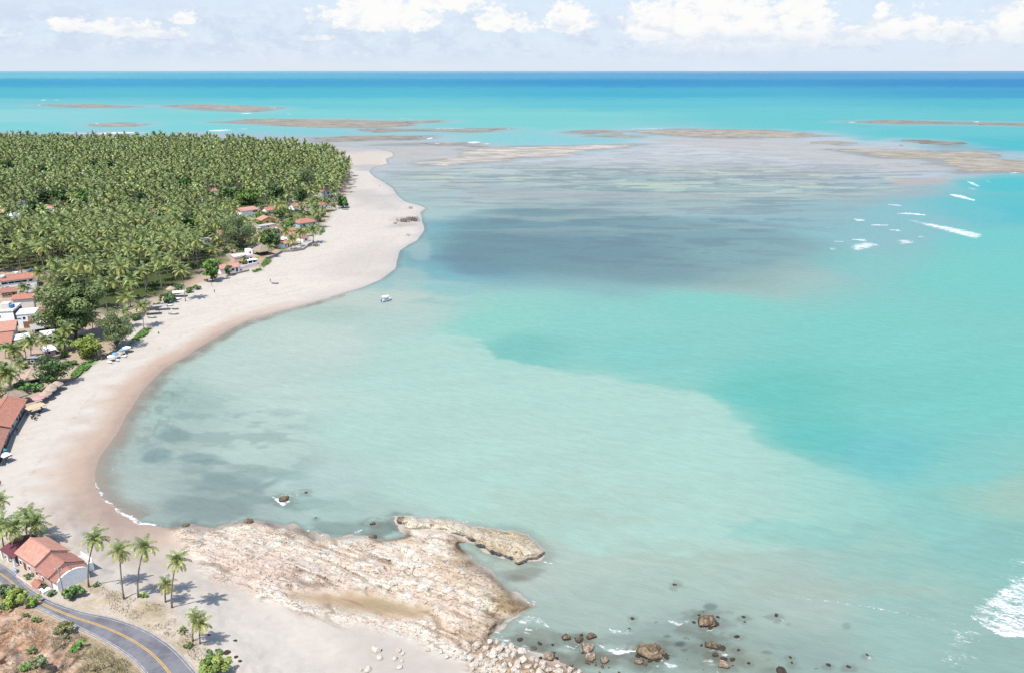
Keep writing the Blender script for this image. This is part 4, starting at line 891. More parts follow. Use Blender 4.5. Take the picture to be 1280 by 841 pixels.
# ------------------------------------------------------------------ sky, sun, camera
SUN_EL, SUN_AZ = rad(64), rad(-148)   # azimuth from +Y, clockwise positive to +X
def build_sky():
    w = bpy.data.worlds.new('World'); scene.world = w; w.use_nodes = True
    t = w.node_tree; t.nodes.clear()
    nt = NT.__new__(NT); nt.t = t
    out = t.nodes.new('ShaderNodeOutputWorld'); bg = t.nodes.new('ShaderNodeBackground'); t.links.new(bg.outputs[0], out.inputs['Surface'])
    sky = nt.n('TexSky', sky_type='NISHITA', sun_disc=False); sky.sun_elevation = SUN_EL; sky.sun_rotation = SUN_AZ
    sky.altitude = 50; sky.air_density = 1.0; sky.dust_density = .6; sky.ozone_density = 1.2
    d = nt.n('TexCoord').outputs['Generated']; sx = nt.n('SeparateXYZ'); nt.set(sx.inputs[0], d)
    el = nt.math('ARCSINE', sx.outputs[2]); az = nt.math('ARCTAN2', sx.outputs[0], sx.outputs[1])
    U = nt.math('MULTIPLY', az, 1000 / 100.0); Vv = nt.math('MULTIPLY', el, 1000 / 100.0)   # units of 100 photo pixels
    cv = nt.n('CombineXYZ'); nt.set(cv.inputs[0], U); nt.set(cv.inputs[1], nt.math('MULTIPLY', Vv, 1.7)); co = cv.outputs[0]
    S = 1 / (.15 * 2 ** EXPO)
    def col(r, g, b): a = lin((r, g, b)) * S; return (float(a[0]), float(a[1]), float(a[2]), 1)
    hz = nt.ramp(Vv, .95, 3.0, 1, 0)
    base = nt.mix(nt.math('MULTIPLY', hz, .96), sky.outputs[0], nt.mix(nt.ramp(Vv, 0, .75), col(216, 229, 244), col(217, 231, 247)))
    # thin layered cloud
    cs = nt.n('CombineXYZ'); nt.set(cs.inputs[0], nt.math('MULTIPLY', U, .45)); nt.set(cs.inputs[1], nt.math('MULTIPLY', Vv, 3.6))
    n1 = nt.noise(cs.outputs[0], 1.5, 5, .62, .6); n2 = nt.noise(co, 2.6, 6, .66, .25); n3 = nt.noise(co, 7.5, 6, .68, .2)
    band = nt.math('MULTIPLY', nt.ramp(Vv, .03, .25), nt.ramp(Vv, .9, .5))
    base = nt.mix(nt.math('MULTIPLY', nt.ramp(n1, .46, .70), .35), base, col(234, 241, 250))
    base = nt.mix(nt.math('MULTIPLY', band, nt.math('MULTIPLY', nt.ramp(nt.math('ADD', n2, nt.math('MULTIPLY', U, -.012)), .42, .64), .72)), base, col(207, 220, 239))
    base = nt.mix(nt.math('MULTIPLY', band, nt.math('MULTIPLY', nt.ramp(n3, .52, .68), .55)), base, col(236, 242, 251))
    # heaped clouds: centre x, base y, half width, height (photo pixels), strength
    CL = [(495, 30, 82, 40, 1), (560, 8, 60, 34, 1), (622, 34, 26, 27, 1), (655, 38, 22, 22, .8), (704, 34, 34, 29, 1), (800, 42, 44, 46, 1), (870, 55, 100, 88, 1), (950, 45, 70, 60, .9), (1048, 32, 12, 18, .9), (1060, 46, 30, 28, .9), (1092, 48, 34, 32, .9), (1130, 52, 34, 24, .8),
          (1198, 50, 38, 32, 1), (1245, 46, 46, 40, 1), (1300, 50, 60, 48, 1), (1020, 55, 50, 26, .7), (277, 34, 20, 15, .9), (205, 46, 60, 20, .8), (150, 44, 40, 15, .75), (245, 50, 60, 16, .6), (60, 52, 60, 14, .4), (-80, 40, 90, 40, .9), (1420, 44, 80, 50, 1), (420, 52, 60, 12, .4)]
    dens = None
    wob = nt.math('ADD', nt.math('MULTIPLY', nt.math('SUBTRACT', n2, .5), 1.7), nt.math('MULTIPLY', nt.math('SUBTRACT', n3, .5), 2.2))
    for x, y, rx, h, k in CL:
        a0 = math.atan((x - 640) / 1000.0 / CP) * 10; e0 = (89 - y) / 100.0 * .93
        dx = nt.math('MULTIPLY', nt.math('SUBTRACT', U, a0), 100.0 / rx); dy = nt.math('MULTIPLY', nt.math('SUBTRACT', Vv, e0), 100.0 / (h * .95))
        dyn = nt.math('MAXIMUM', dy, nt.math('MULTIPLY', dy, -2.6))
        q = nt.math('SUBTRACT', 1.0 - (1 - k) * .9, nt.math('SQRT', nt.math('ADD', nt.math('MULTIPLY', dx, dx), nt.math('MULTIPLY', dyn, dyn))))
        dens = q if dens is None else nt.math('MAXIMUM', dens, q)
    dd = nt.math('ADD', dens, nt.math('MULTIPLY', wob, .8))
    al = nt.ramp(dd, .0, .36)
    n4 = nt.noise(co, 4.2, 5, .6, .3)
    lit = nt.ramp(nt.math('ADD', n4, nt.math('MULTIPLY', Vv, .30)), .42, .70)
    cc = nt.mix(lit, col(226, 234, 245), col(255, 254, 252))
    low = nt.ramp(Vv, .12, .5)
    base = nt.mix(nt.math('MULTIPLY', nt.math('MULTIPLY', al, low), .95), base, cc)
    base = nt.mix(nt.ramp(Vv, -.02, -.0, 1, 0), base, sky.outputs[0])
    t.links.new(base, bg.inputs['Color']); bg.inputs['Strength'].default_value = .15
    sun = bpy.data.lights.new('sun', 'SUN'); sun.energy = 3.95; sun.angle = rad(.53); sun.color = (1, .955, .89)
    so = link('sun', sun)
    dirv = Vector((math.sin(SUN_AZ) * math.cos(SUN_EL), math.cos(SUN_AZ) * math.cos(SUN_EL), math.sin(SUN_EL)))
    so.rotation_euler = dirv.to_track_quat('Z', 'Y').to_euler(); so.location = (-60, -20, 160)
def build_camera():
    cam = bpy.data.cameras.new('camera'); o = link('camera', cam)
    cam.sensor_width = 36; cam.sensor_fit = 'HORIZONTAL'; cam.lens = 36 * F / 1280; cam.clip_start = .5; cam.clip_end = 4e6
    o.location = (0, 0, CAMH); o.rotation_euler = (math.pi / 2 - PITCH, 0, 0); scene.camera = o
    scene.view_settings.view_transform = 'Standard'; scene.view_settings.look = 'None'; scene.view_settings.exposure = EXPO; scene.view_settings.gamma = 1
    scene.render.engine = 'CYCLES'; cy = scene.cycles
    cy.use_denoising = False; cy.max_bounces = 6; cy.diffuse_bounces = 1; cy.glossy_bounces = 2; cy.transparent_max_bounces = 8; cy.transmission_bounces = 2; cy.sample_clamp_indirect = 6

build_sky(); build_camera(); build_land(); build_water(); build_reefs(); build_road()
# ------------------------------------------------------------------ palms
def frond(mb, base, az, e0, L, droop, nodes, lw, tint, R, twist=0.0):
    """one feather leaf: arching rachis with hanging leaflets on both sides"""
    p = Vector(base); seg = L / nodes; el = e0; side0 = Vector((-math.sin(az), math.cos(az), 0))
    pts = [p.copy()]; dirs = []
    for i in range(nodes):
        d = Vector((math.cos(az) * math.cos(el), math.sin(az) * math.cos(el), math.sin(el)))
        p = p + d * seg; pts.append(p.copy()); dirs.append(d); el -= droop / nodes * (.5 + 1.2 * i / nodes); az += twist / nodes
    dirs.append(dirs[-1])
    up = [side0.cross(d) * -1 for d in dirs]
    for i in range(nodes):   # rachis
        w = .05 * (1 - .8 * i / nodes); a, b = pts[i], pts[i + 1]
        mb.quad(tuple(a - side0 * w), tuple(a + side0 * w), tuple(b + side0 * w * .8), tuple(b - side0 * w * .8)); mb.c += [(tint[0] * 1.25, tint[1] * 1.15, tint[2])] * 4
    for i in range(nodes):
        s = (i + .6) / nodes
        if s < .1: continue
        ln = lw * (math.sin(math.pi * min(1, (.16 + .84 * s))) ** .6 * .9 + .12)
        for sg in (-1, 1):
            d = dirs[i]; a = pts[i] + (pts[i + 1] - pts[i]) * R.uniform(0, .3); b = pts[i] + (pts[i + 1] - pts[i]) * R.uniform(.75, 1.0)
            hang = R.uniform(.25, .75)
            o = (side0 * sg * math.cos(hang) + Vector((0, 0, -1)) * math.sin(hang) + d * .55).normalized() * ln * R.uniform(.8, 1.1)
            t = R.uniform(.82, 1.18); cc = (tint[0] * t, tint[1] * t, tint[2] * t)
            mb.quad(tuple(a), tuple(b), tuple(b + o * .94), tuple(a + o)); mb.c += [cc] * 4

def palm_meshes(name, h, lean, nf, L, nodes, seed, dead=3, lw=.75, yellow=0.0, th=.16):
    R = random.Random(seed)
    t = MB(); la = R.uniform(0, 6.28); path = []
    for i in range(9):
        s = i / 8; b = lean * s ** 1.7
        path.append((math.cos(la) * b, math.sin(la) * b, h * s - .3 * (i == 0)))
    t.tube(path, [th * (1.55 if i == 0 else 1.12 - .42 * i / 8) for i in range(9)], 7)
    top = Vector(path[-1])
    c = MB()
    for i in range(nf):
        s = i / (nf - 1)                                   # 0 youngest, 1 oldest
        az = i * 2.39996 + R.uniform(-.2, .2)
        e0 = 1.35 - 1.75 * s ** .85 + R.uniform(-.12, .12)
        g = R.uniform(.75, 1.2) * (.62 + .55 * s)
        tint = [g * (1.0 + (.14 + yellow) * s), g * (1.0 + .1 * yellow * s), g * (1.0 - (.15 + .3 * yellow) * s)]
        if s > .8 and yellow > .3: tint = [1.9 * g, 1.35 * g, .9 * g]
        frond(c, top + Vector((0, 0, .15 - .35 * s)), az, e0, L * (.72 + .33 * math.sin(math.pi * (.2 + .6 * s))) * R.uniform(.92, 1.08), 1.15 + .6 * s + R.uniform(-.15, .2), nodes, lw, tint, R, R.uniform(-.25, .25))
    d = None
    if dead:
        d = MB()
        for i in range(dead):
            g = R.uniform(.8, 1.1)
            frond(d, top - Vector((0, 0, .5)), R.uniform(0, 6.28), -.75 + R.uniform(-.3, .2), L * .75, .9, max(5, nodes - 4), lw * .6, (1.6 * g, .95 * g, .95 * g), R)
    n = None
    if dead:
        n = MB()
        for i in range(7):
            q = R.uniform(0, 6.28); r = R.uniform(.2, .34); cx, cy, cz = top.x + math.cos(q) * r, top.y + math.sin(q) * r, top.z - R.uniform(.15, .55)
            n.lathe([(0.001, cz - .16), (.11, cz - .1), (.14, cz), (.1, cz + .1), (.001, cz + .16)], 6, cx, cy)
    return (t.mesh('palm_trunk', M['trunk'], True), c.mesh('palm_crown', M['palm_leaf']), d and d.mesh('palm_dead_fronds', M['palm_leaf']), n and n.mesh('coconuts', M['coconut'], True), path[-1])
M['coconut'] = simple_mat('coconut', (.17, .15, .05, 1), .6, .2, 3)

def single_palm(label, px, py, crown, h, seed, group, nf=22, L=3.3, yellow=0.0, dead=3, z=None, lw=.75):
    """palm on its own: the crown pixel sets which way the trunk leans"""
    z0 = gz(px, py) if z is None else z
    b = P(px, py, z0)
    cx, cy = at(crown[0], crown[1], z0 + h); lean = Vector((float(cx) - b.x, (float(cy) - b.y) * .35, 0))
    ln = min(lean.length, h * .3)
    tm, cm, dm, nm, tip = palm_meshes('palm', h, ln, nf, L, 15, seed, dead, lw, yellow, .15)
    t = thing('palm_tree', label, 'palm tree', b, math.atan2(lean.y, lean.x) - math.atan2(tip[1], tip[0]), group)
    link('trunk', tm, t); link('crown', cm, t)
    if dm: link('dead_fronds', dm, t)
    if nm: link('coconuts', nm, t)
    return t

# ------------------------------------------------------------------ broad-leaved trees and shrubs
def leaf_cloud(mb, clumps, n, size, R, asp=.6, droop=0.0, tint=(1, 1, 1), tv=.25):
    tot = sum(c[3] ** 2 for c in clumps)
    for (x, y, z, r) in clumps:
        k = max(6, int(n * r * r / tot)); g = R.uniform(1 - tv, 1 + tv); gy = R.uniform(.9, 1.15)
        for _ in range(k):
            v = Vector((R.gauss(0, 1), R.gauss(0, 1), R.gauss(0, 1) + .35)).normalized()
            rr = r * R.uniform(.72, 1.06)
            p = Vector((x, y, z)) + Vector((v.x * rr, v.y * rr, v.z * rr * .8))
            nrm = (v + Vector((R.uniform(-.8, .8), R.uniform(-.8, .8), R.uniform(-.4, .9)))).normalized()
            a = nrm.cross(Vector((R.uniform(-1, 1), R.uniform(-1, 1), R.uniform(-1, 1)))).normalized()
            if droop: a = (a * (1 - droop) + Vector((0, 0, -1)) * droop).normalized()
            b = nrm.cross(a).normalized(); s = size * R.uniform(.6, 1.25)
            a *= s; b *= s * asp
            mb.quad(tuple(p - a), tuple(p + b), tuple(p + a), tuple(p - b))
            q = g * R.uniform(.85, 1.15); mb.c += [(tint[0] * q * gy, tint[1] * q, tint[2] * q)] * 4

def tree(label, px, py, w, h, seed, kind='broad', n=2600, leaf=.45, tint=(1, 1, 1), group=None, name='tree', cat='tree', clear=.06, z=None, trunk=True):
    """w crown width, h full height in metres; px,py where it stands"""
    R = random.Random(seed)
    z0 = gz(px, py) if z is None else z
    t = thing(name, label, cat, P(px, py, z0), 0, group)
    base = h * clear; cw = w / 2; ch = (h - base) / 2; zc = base + ch
    cl = []
    for i in range({'broad': 34, 'wispy': 40, 'shrub': 18}[kind]):
        v = Vector((R.gauss(0, 1), R.gauss(0, 1), R.gauss(0, 1))).normalized()
        q = R.uniform(.35, .88); r = R.uniform(.17, .34) * min(cw, ch * 1.6)
        cl.append((v.x * cw * q, v.y * cw * q, max(zc + v.z * ch * q, r * .7 + (0 if kind == 'shrub' else base * .8)), r))
    c = MB(); leaf_cloud(c, cl, n, leaf, R, .22 if kind == 'wispy' else .62, .45 if kind == 'wispy' else 0, tint, .28 if kind != 'wispy' else .2)
    b = MB(); tr = max(.07, w * .028)
    fork = base * .9 + .2
    b.tube([(0, 0, -.3), (R.uniform(-.2, .2), R.uniform(-.2, .2), fork * .55), (0.1, 0, fork)], [tr * 1.4, tr, tr * .85], 7)
    for (x, y, z, r) in cl[::2]:
        m = Vector((x * .45, y * .45, fork + (z - fork) * .6)); b.tube([(0.1, 0, fork * .95), tuple(m), (x, y, z)], [tr * .55, tr * .35, tr * .12], 5, False)
    b.build('trunk' if kind != 'shrub' else 'stem', M['bark'], t, True); c.build('crown' if kind != 'shrub' else 'foliage', M['leaf'], t)
    return t
def shrub(label, px, py, w, h, seed, n=700, leaf=.22, tint=(1.3, 1.35, 1.0), group=None, z=None):
    return tree(label, px, py, w, h, seed, 'shrub', n, leaf, tint, group, 'shrub', 'shrub', 0.05, z)

def mpp(py, z=3):           # metres per photo pixel across the sight line at ground level
    x, y = at(CX, py, z); return float(proj(float(x), float(y), z)[2]) / F

# (label, px, py of the foot, crown width px, height px, kind, tint, clearings) for trees that stand out of the grove
TREES = [
    ('large dark spreading tree beside the white houses of the near village', 95, 424, 84, 72, 'broad', (1.35, 1.35, 1.3), 9500, .6),
    ('feathery grey-green casuarina leaning at the edge of the beach', 146, 434, 46, 46, 'wispy', (1.35, 1.35, 1.5), 5200, .6),
    ('yellow-green almond tree between the dark tree and the beach', 114, 446, 44, 27, 'broad', (1.65, 1.55, .9), 1700, .48),
    ('dark glossy almond tree standing over the thatched umbrellas', 68, 480, 46, 36, 'broad', (.78, 1.0, .9), 2200, .42),
    ('olive tree half hidden at the left foot of the large dark tree', 71, 416, 26, 26, 'broad', (1.25, 1.25, 1.3), 1100, .5),
    ('bright green rounded tree at the beach end of the grove', 266, 352, 27, 29, 'broad', (1.0, 1.35, .8), 1700, .6),
    ('small dark tree before the orange-roofed beach house', 286, 345, 11, 15, 'broad', (.8, .95, .95), 700, .5),
    ('broad grey-green casuarina above the white flat-roofed house', 302, 310, 46, 44, 'wispy', (1.35, 1.35, 1.6), 5200, .8),
    ('round dark green mango tree below the yellow gabled house', 339, 311, 28, 29, 'broad', (.72, 1.0, .8), 2000, .65),
    ('light green tree in front of the long white house', 326, 275, 19, 11, 'broad', (1.15, 1.4, .8), 900, .75),
    ('round green tree between the yellow house and red hipped roof', 362, 289, 17, 14, 'broad', (1.0, 1.4, .75), 900, .7),
    ('spreading almond tree overhanging the sand near the villa', 429, 260, 16, 16, 'broad', (.95, 1.35, .85), 900, .85),
    ('dark tree behind the long white house, left of two', 285, 252, 26, 20, 'broad', (.8, 1.05, .85), 1000, .95),
    ('bright broad tree on the rise behind the long white house', 312, 256, 40, 22, 'broad', (1.05, 1.4, .85), 1500, .95),
    ('tall dark tree behind the roofs right of the bare clearing', 343, 251, 26, 22, 'broad', (.7, .95, .85), 1100, .95),
    ('grey-green tree deep in the grove left of the villa', 384, 232, 32, 22, 'wispy', (1.05, 1.1, 1.2), 1300, 1.1),
    ('low bright trees filling a gap in the middle of the grove', 238, 284, 30, 13, 'broad', (1.0, 1.4, .8), 1000, .8),
    ('round dark mango tree left of the vivid green one', 77, 254, 24, 19, 'broad', (.75, .95, .85), 1300, .95),
    ('black-green tree with bare trunks left of the round mango', 55, 255, 18, 19, 'broad', (.5, .62, .65), 900, .95),
    ('vivid green round tree in the middle of the grove', 104, 253, 27, 17, 'broad', (.8, 1.55, .55), 1400, .95),
    ('pale green tree over the roofs at the left of the grove', 41, 264, 20, 15, 'broad', (1.1, 1.35, .95), 900, .9),
    ('dark blue-green tree in the far part of the grove', 141, 210, 14, 12, 'broad', (.6, .85, .85), 500, 1.3),
    ('grey-green bushy tree at the grove centre', 173, 252, 26, 14, 'broad', (.95, 1.1, 1.1), 900, 1.0),
    ('low green tree right of the grove centre', 229, 235, 24, 13, 'broad', (.85, 1.25, .8), 800, 1.1),
    ('green tree among far palms, right of the dark blue-green one', 118, 209, 16, 10, 'broad', (.85, 1.2, .75), 500, 1.3),
    ('dark spreading tree at the left frame far in the grove', 10, 212, 24, 12, 'broad', (.7, 1.0, .75), 700, 1.3),
    ('dark tree in the upper grove below the horizon reefs', 52, 216, 16, 10, 'broad', (.7, .98, .8), 500, 1.3),
    ('leafy tree behind the orange-tiled villa', 375, 253, 20, 14, 'broad', (.8, 1.1, .85), 700, .9),
    ('green tree on the left frame below the pale roofs', 8, 308, 18, 14, 'broad', (.9, 1.2, .9), 800, .7),
    ('bush-like bright tree before the orange-roofed white block', 31, 384, 24, 9, 'broad', (1.35, 1.65, .7), 900, .4),
    ('bushy green tree by the hut left of the mango tree', 300, 325, 10, 9, 'broad', (.85, 1.05, .9), 500, .6),
    ('green tree behind the red hipped roof and round tree', 352, 272, 22, 14, 'broad', (.85, 1.15, .85), 900, .8)]
SHRUBS = [ # label, px, py, width px, height px, tint, n, leaf
    ('leafy green shrub with a pink thatch top showing behind it', 27, 490, 28, 12, (1.0, 1.5, .8), 900, .34), ('small green shrub at the foot of the dark almond tree', 48, 489, 15, 10, (1.0, 1.5, .8), 500, .34),
    ('wide flat green shrub shading boats above the beach', 210, 378, 24, 10, (.85, 1.2, .75), 900, .42), ('small green shrub behind the boats on the beach', 223, 362, 15, 5, (.9, 1.3, .7), 500, .42), ('green shrub beside the white boat roof', 222, 367, 10, 4, (.9, 1.3, .7), 300, .42),
    ('bright green leafy bush at the white gable end of the roadside house', 92, 747, 25, 15, (1.15, 1.55, .85), 1600, .2), ('small round bright bush at the foot of two palms', 179, 746.5, 10, 6, (1.5, 2.0, .6), 500, .14),
    ('low green bush on the sand right of the roadside house', 121, 732, 10, 4, (1.1, 1.5, .9), 350, .16), ('yellow-green bush on the bank at the bottom edge', 272, 842, 38, 22, (1.7, 1.75, .8), 1800, .22), ('dark green creeper bush above the yellow-green bank bush', 266, 822, 26, 8, (.85, 1.3, .7), 700, .2),
    ('small hedge bush by the pink garden wall, the left one', 50, 732, 8, 6, (1.1, 1.5, .7), 400, .14), ('dark hedge bush by the pink garden wall, middle one', 57, 737, 7, 6, (.8, 1.2, .8), 400, .14), ('hedge bush below the tiled gate, closest to the pole', 65, 744, 11, 6, (.9, 1.3, .8), 500, .14),
    ('green shrub strip on the verge before the roadside house', 36, 722, 12, 5, (1.1, 1.4, .8), 400, .14),
    ('bright yellow-green bush on the hill beside the road', 19, 757, 36, 17, (1.9, 2.0, .8), 2200, .2), ('bright leafy bush tip leaning over the road edge', 43, 756, 16, 12, (1.7, 2.0, .75), 900, .22), ('grey-green bush at the left frame by the road', 6, 744, 22, 15, (1.35, 1.5, 1.2), 1300, .18), ('yellow-tinged bush leaning over the yellow road line', 23, 745, 15, 10, (2.1, 1.7, .9), 800, .2),
    ('dry brownish bush at the road edge on the hill', 79, 791, 25, 13, (1.7, 1.35, 1.0), 1500, .16), ('small bright bush among dry grass, the right of a pair', 101, 807, 11, 7, (1.2, 1.9, .8), 500, .16), ('small bright bush among dry grass, the left of a pair', 94, 813, 12, 7, (1.2, 1.9, .8), 500, .16),
    ('green bush low on the red hillside', 32, 838, 16, 11, (1.2, 1.75, .8), 800, .16), ('olive bush low on the red hillside', 50, 833, 20, 13, (1.3, 1.35, 1.1), 1000, .15), ('thin olive shrub in the middle of the red slope', 40, 815, 14, 7, (1.4, 1.4, 1.1), 500, .14),
    ('small green shrub high on the red slope', 46, 776, 12, 5, (1.2, 1.6, .8), 400, .14), ('grey twiggy shrub on the red slope', 84, 798, 10, 7, (1.5, 1.3, 1.3), 400, .14), ('tiny green shrub at the left of the red slope', 3, 760, 9, 6, (1.2, 1.6, 1.0), 350, .14), ('dark little shrub beneath the bright bush', 33, 770, 8, 4, (.9, 1.1, .8), 300, .14),
    ('low scrub on the bank below the leftmost paired palm', 236, 808, 12, 6, (1.2, 1.3, .8), 400, .15), ('grassy shrub on the bank top below the double palms', 228, 790, 16, 6, (1.6, 1.6, 1.0), 500, .14)]

def in_poly(px, py, pts):
    return sdpoly(np.array([px], float), np.array([py], float), np.array(pts, float), 5)[0] > 0

BOXES = []   # photo boxes (x0, y0, x1, y1, depth) of things that must stay visible over the grove

def plant_things():
    for i, (lab, px, py, w, h, kind, tint, n, lf) in enumerate(TREES):
        m = mpp(py); tree(lab, px, py, w * m, h * m / math.cos(math.atan2(CAMH, float(at(px, py)[1]))), 300 + i, kind, n, lf, tuple(1.15 * q for q in tint))
        BOXES.append((px - w * .42, py - h, px + w * .42, py - .25 * h, float(at(px, py)[1]), .5))
    for i, (lab, px, py, w, h, tint, n, lf) in enumerate(SHRUBS):
        m = mpp(py, gz(px, py)); shrub(lab, px, py, w * m * 1.1, h * m * 1.2, 400 + i, int(n * 1.2), lf, (tint[0] * 1.25, tint[1] * 1.2, tint[2] * 1.8))

NEAR = [ # label, foot, crown, height m, fronds, frond length, yellow
    ('tall coconut palm on the bank closest to the roadside house', (111, 733), (118, 677), 11.0, 24, 3.0, .1), ('tall palm with a skirt of brown dead fronds, second from the house', (155, 748), (149, 688), 10.6, 20, 2.8, .25),
    ('slim palm leaning right above a small bright bush', (173, 746), (180, 684), 11.0, 20, 2.9, .12), ('tall palm standing over the short yellowing one', (215, 759), (221, 700), 10.4, 20, 2.7, .25), ('short yellowing palm beside the taller bank palm', (207, 752), (207, 730), 4.2, 15, 2.2, .6),
    ('short yellow palm lowest on the bank', (250, 804), (250, 780), 4.4, 16, 2.2, .6), ('small palm half hidden behind the lowest bank palm', (241, 801), (243, 770), 5.2, 14, 1.9, .5)]
LEFTP = [ # crowns behind the roadside house
    ('coconut palm at the left frame behind the roadside house', (6, 690), (3, 652), 6.6, 22, 3.4, .05), ('coconut palm hanging over the maroon awning', (17, 694), (19, 657), 6.8, 24, 3.6, .1), ('bushy palm behind the orange roof ridge', (47, 683), (47, 650), 5.6, 24, 3.3, .05), ('palm tucked between the house and the beach', (34, 672), (38, 640), 5.4, 20, 3.0, 0), ('small palm top at the left frame on the sand', (-1, 650), (1, 624), 5.0, 18, 2.6, .2)]
VILP = [
    ('large coconut palm over the thatched huts at left', (14, 492), (14, 462), 7.0, 26, 4.8, .1), ('palm with spread crown below the orange roof', (19, 452), (19, 436), 4.5, 22, 4.4, .1), ('tall palm before the white awning roofs', (40, 452), (40, 424), 8.0, 22, 4.2, .15), ('dark palm beside the pergola roof', (82, 440), (80, 424), 4.5, 22, 4.4, -.1),
    ('palm at the left frame beside the thatched roof', (1, 486), (-2, 470), 6, 22, 4.2, .1), ('small palm between the two orange roofs at left', (29, 371), (28, 360), 4.5, 20, 3.6, .1), ('palm at the right end of the long white house', (49, 364), (50, 341), 8.5, 22, 4.6, .15),
    ('slender palm at the beach edge by the green creeper', (180, 410), (181, 380), 9, 22, 4.0, .2), ('tall palm with a white trunk over the beach boats', (232, 377), (230, 336), 14, 22, 4.6, .2), ('pale-crowned palm left of the mango tree', (333, 312), (329, 294), 8, 22, 5.2, .3), ('small palm in the yard of the white flat-roofed house', (304, 330), (304, 323), 3.4, 16, 3.0, 0),
    ('palm with drooping yellow fronds on the seawall lawn', (364, 312), (364, 300), 6, 20, 4.6, .25), ('dark palm pair left trunk before the seawall', (376, 309), (375, 290), 9, 20, 4.6, 0), ('full palm beside the red hipped roof near the sand', (392, 304), (391, 288), 8, 24, 5.2, 0), ('palm over the low tiled roofs inland of the seawall', (356, 307), (356, 290), 9, 20, 4.8, .1)]

def plant_palms():
    for i, (lab, f, c, h, nf, L, yl) in enumerate(NEAR): single_palm(lab, f[0], f[1], c, h, 500 + i, 'palms along the road bank', nf, L, yl, 5 if i == 1 else 2, lw=.62)
    for i, (lab, f, c, h, nf, L, yl) in enumerate(LEFTP): single_palm(lab, f[0], f[1], c, h, 520 + i, 'palms behind the roadside house', nf, L, yl, 2, lw=.75)
    for i, (lab, f, c, h, nf, L, yl) in enumerate(VILP):
        single_palm(lab, f[0], f[1], c, h, 540 + i, 'palms among the village houses', nf, L, yl, 2, lw=1.0)
        BOXES.append((c[0] - 9, c[1] - 5, c[0] + 9, f[1], float(at(*f)[1])))

VILEX = [(60, 374), (67, 364), (72, 374), (104, 404), (116, 412), (128, 418), (54, 386), (71, 436), (62, 450), (33, 448), (7, 448), (26, 474), (3, 505), (88, 438), (160, 410), (300, 296), (292, 318), (312, 312), (338, 322), (398, 270), (405, 272), (390, 262), (412, 264), (378, 270), (382, 296), (366, 306)]
def village_filler():
    kinds = [palm_meshes('village_palm', 8.0, [.4, 1.2, .8][k], [18, 20, 17][k], 3.9, 10, 650 + k, 0, 1.05, [.1, .2, 0][k], .16) for k in range(3)]
    for i, (x, y) in enumerate(VILEX):
        t = thing('palm_tree', 'smaller coconut palm rising between the village roofs', 'palm tree', G(x, y), random.uniform(0, 6.28), 'smaller palms between the village roofs')
        s_ = random.uniform(.55, 1.05); t.scale = (s_ ** .5, s_ ** .5, s_); link('trunk', kinds[i % 3][0], t); link('crown', kinds[i % 3][1], t)
    protos = []
    for k in range(3):
        R = random.Random(680 + k); mb = MB()
        cl = [(R.uniform(-1.1, 1.1), R.uniform(-1.1, 1.1), R.uniform(.5, 1.5), R.uniform(.5, .8)) for _ in range(10)]
        leaf_cloud(mb, cl, 520, .34, R, tint=[(1.1, 1.4, .9), (.85, 1.15, .9), (1.4, 1.5, .9)][k]); protos.append(mb.mesh('yard_shrub', M['leaf']))
    pts = [(64, 441), (76, 437), (100, 432), (61, 413), (52, 400), (30, 420), (80, 446), (106, 425), (122, 434), (140, 424), (90, 456), (60, 462), (30, 460), (10, 470), (4, 456), (48, 366), (60, 382), (110, 395), (150, 408), (170, 400), (196, 384), (236, 366), (246, 362), (258, 352), (24, 374), (70, 402), (132, 446), (22, 486)] + [(x, y) for x, y in zip(rng.uniform(300, 425, 60), rng.uniform(252, 306, 60)) if in_poly(x, y, [(300, 262), (345, 252), (405, 244), (430, 250), (420, 264), (402, 284), (390, 300), (350, 307), (330, 310), (300, 322)])]
    for i, (x, y) in enumerate(pts):
        o = link('shrub', protos[i % 3]); o.location = G(x, y); o.rotation_euler = (0, 0, random.uniform(0, 6.28)); s_ = random.uniform(.6, 1.25); o.scale = (s_, s_, s_ * random.uniform(.7, 1.1))
        tag(o, 'leafy green yard shrub between the village houses', 'shrub', 'yard shrubs between the village houses')
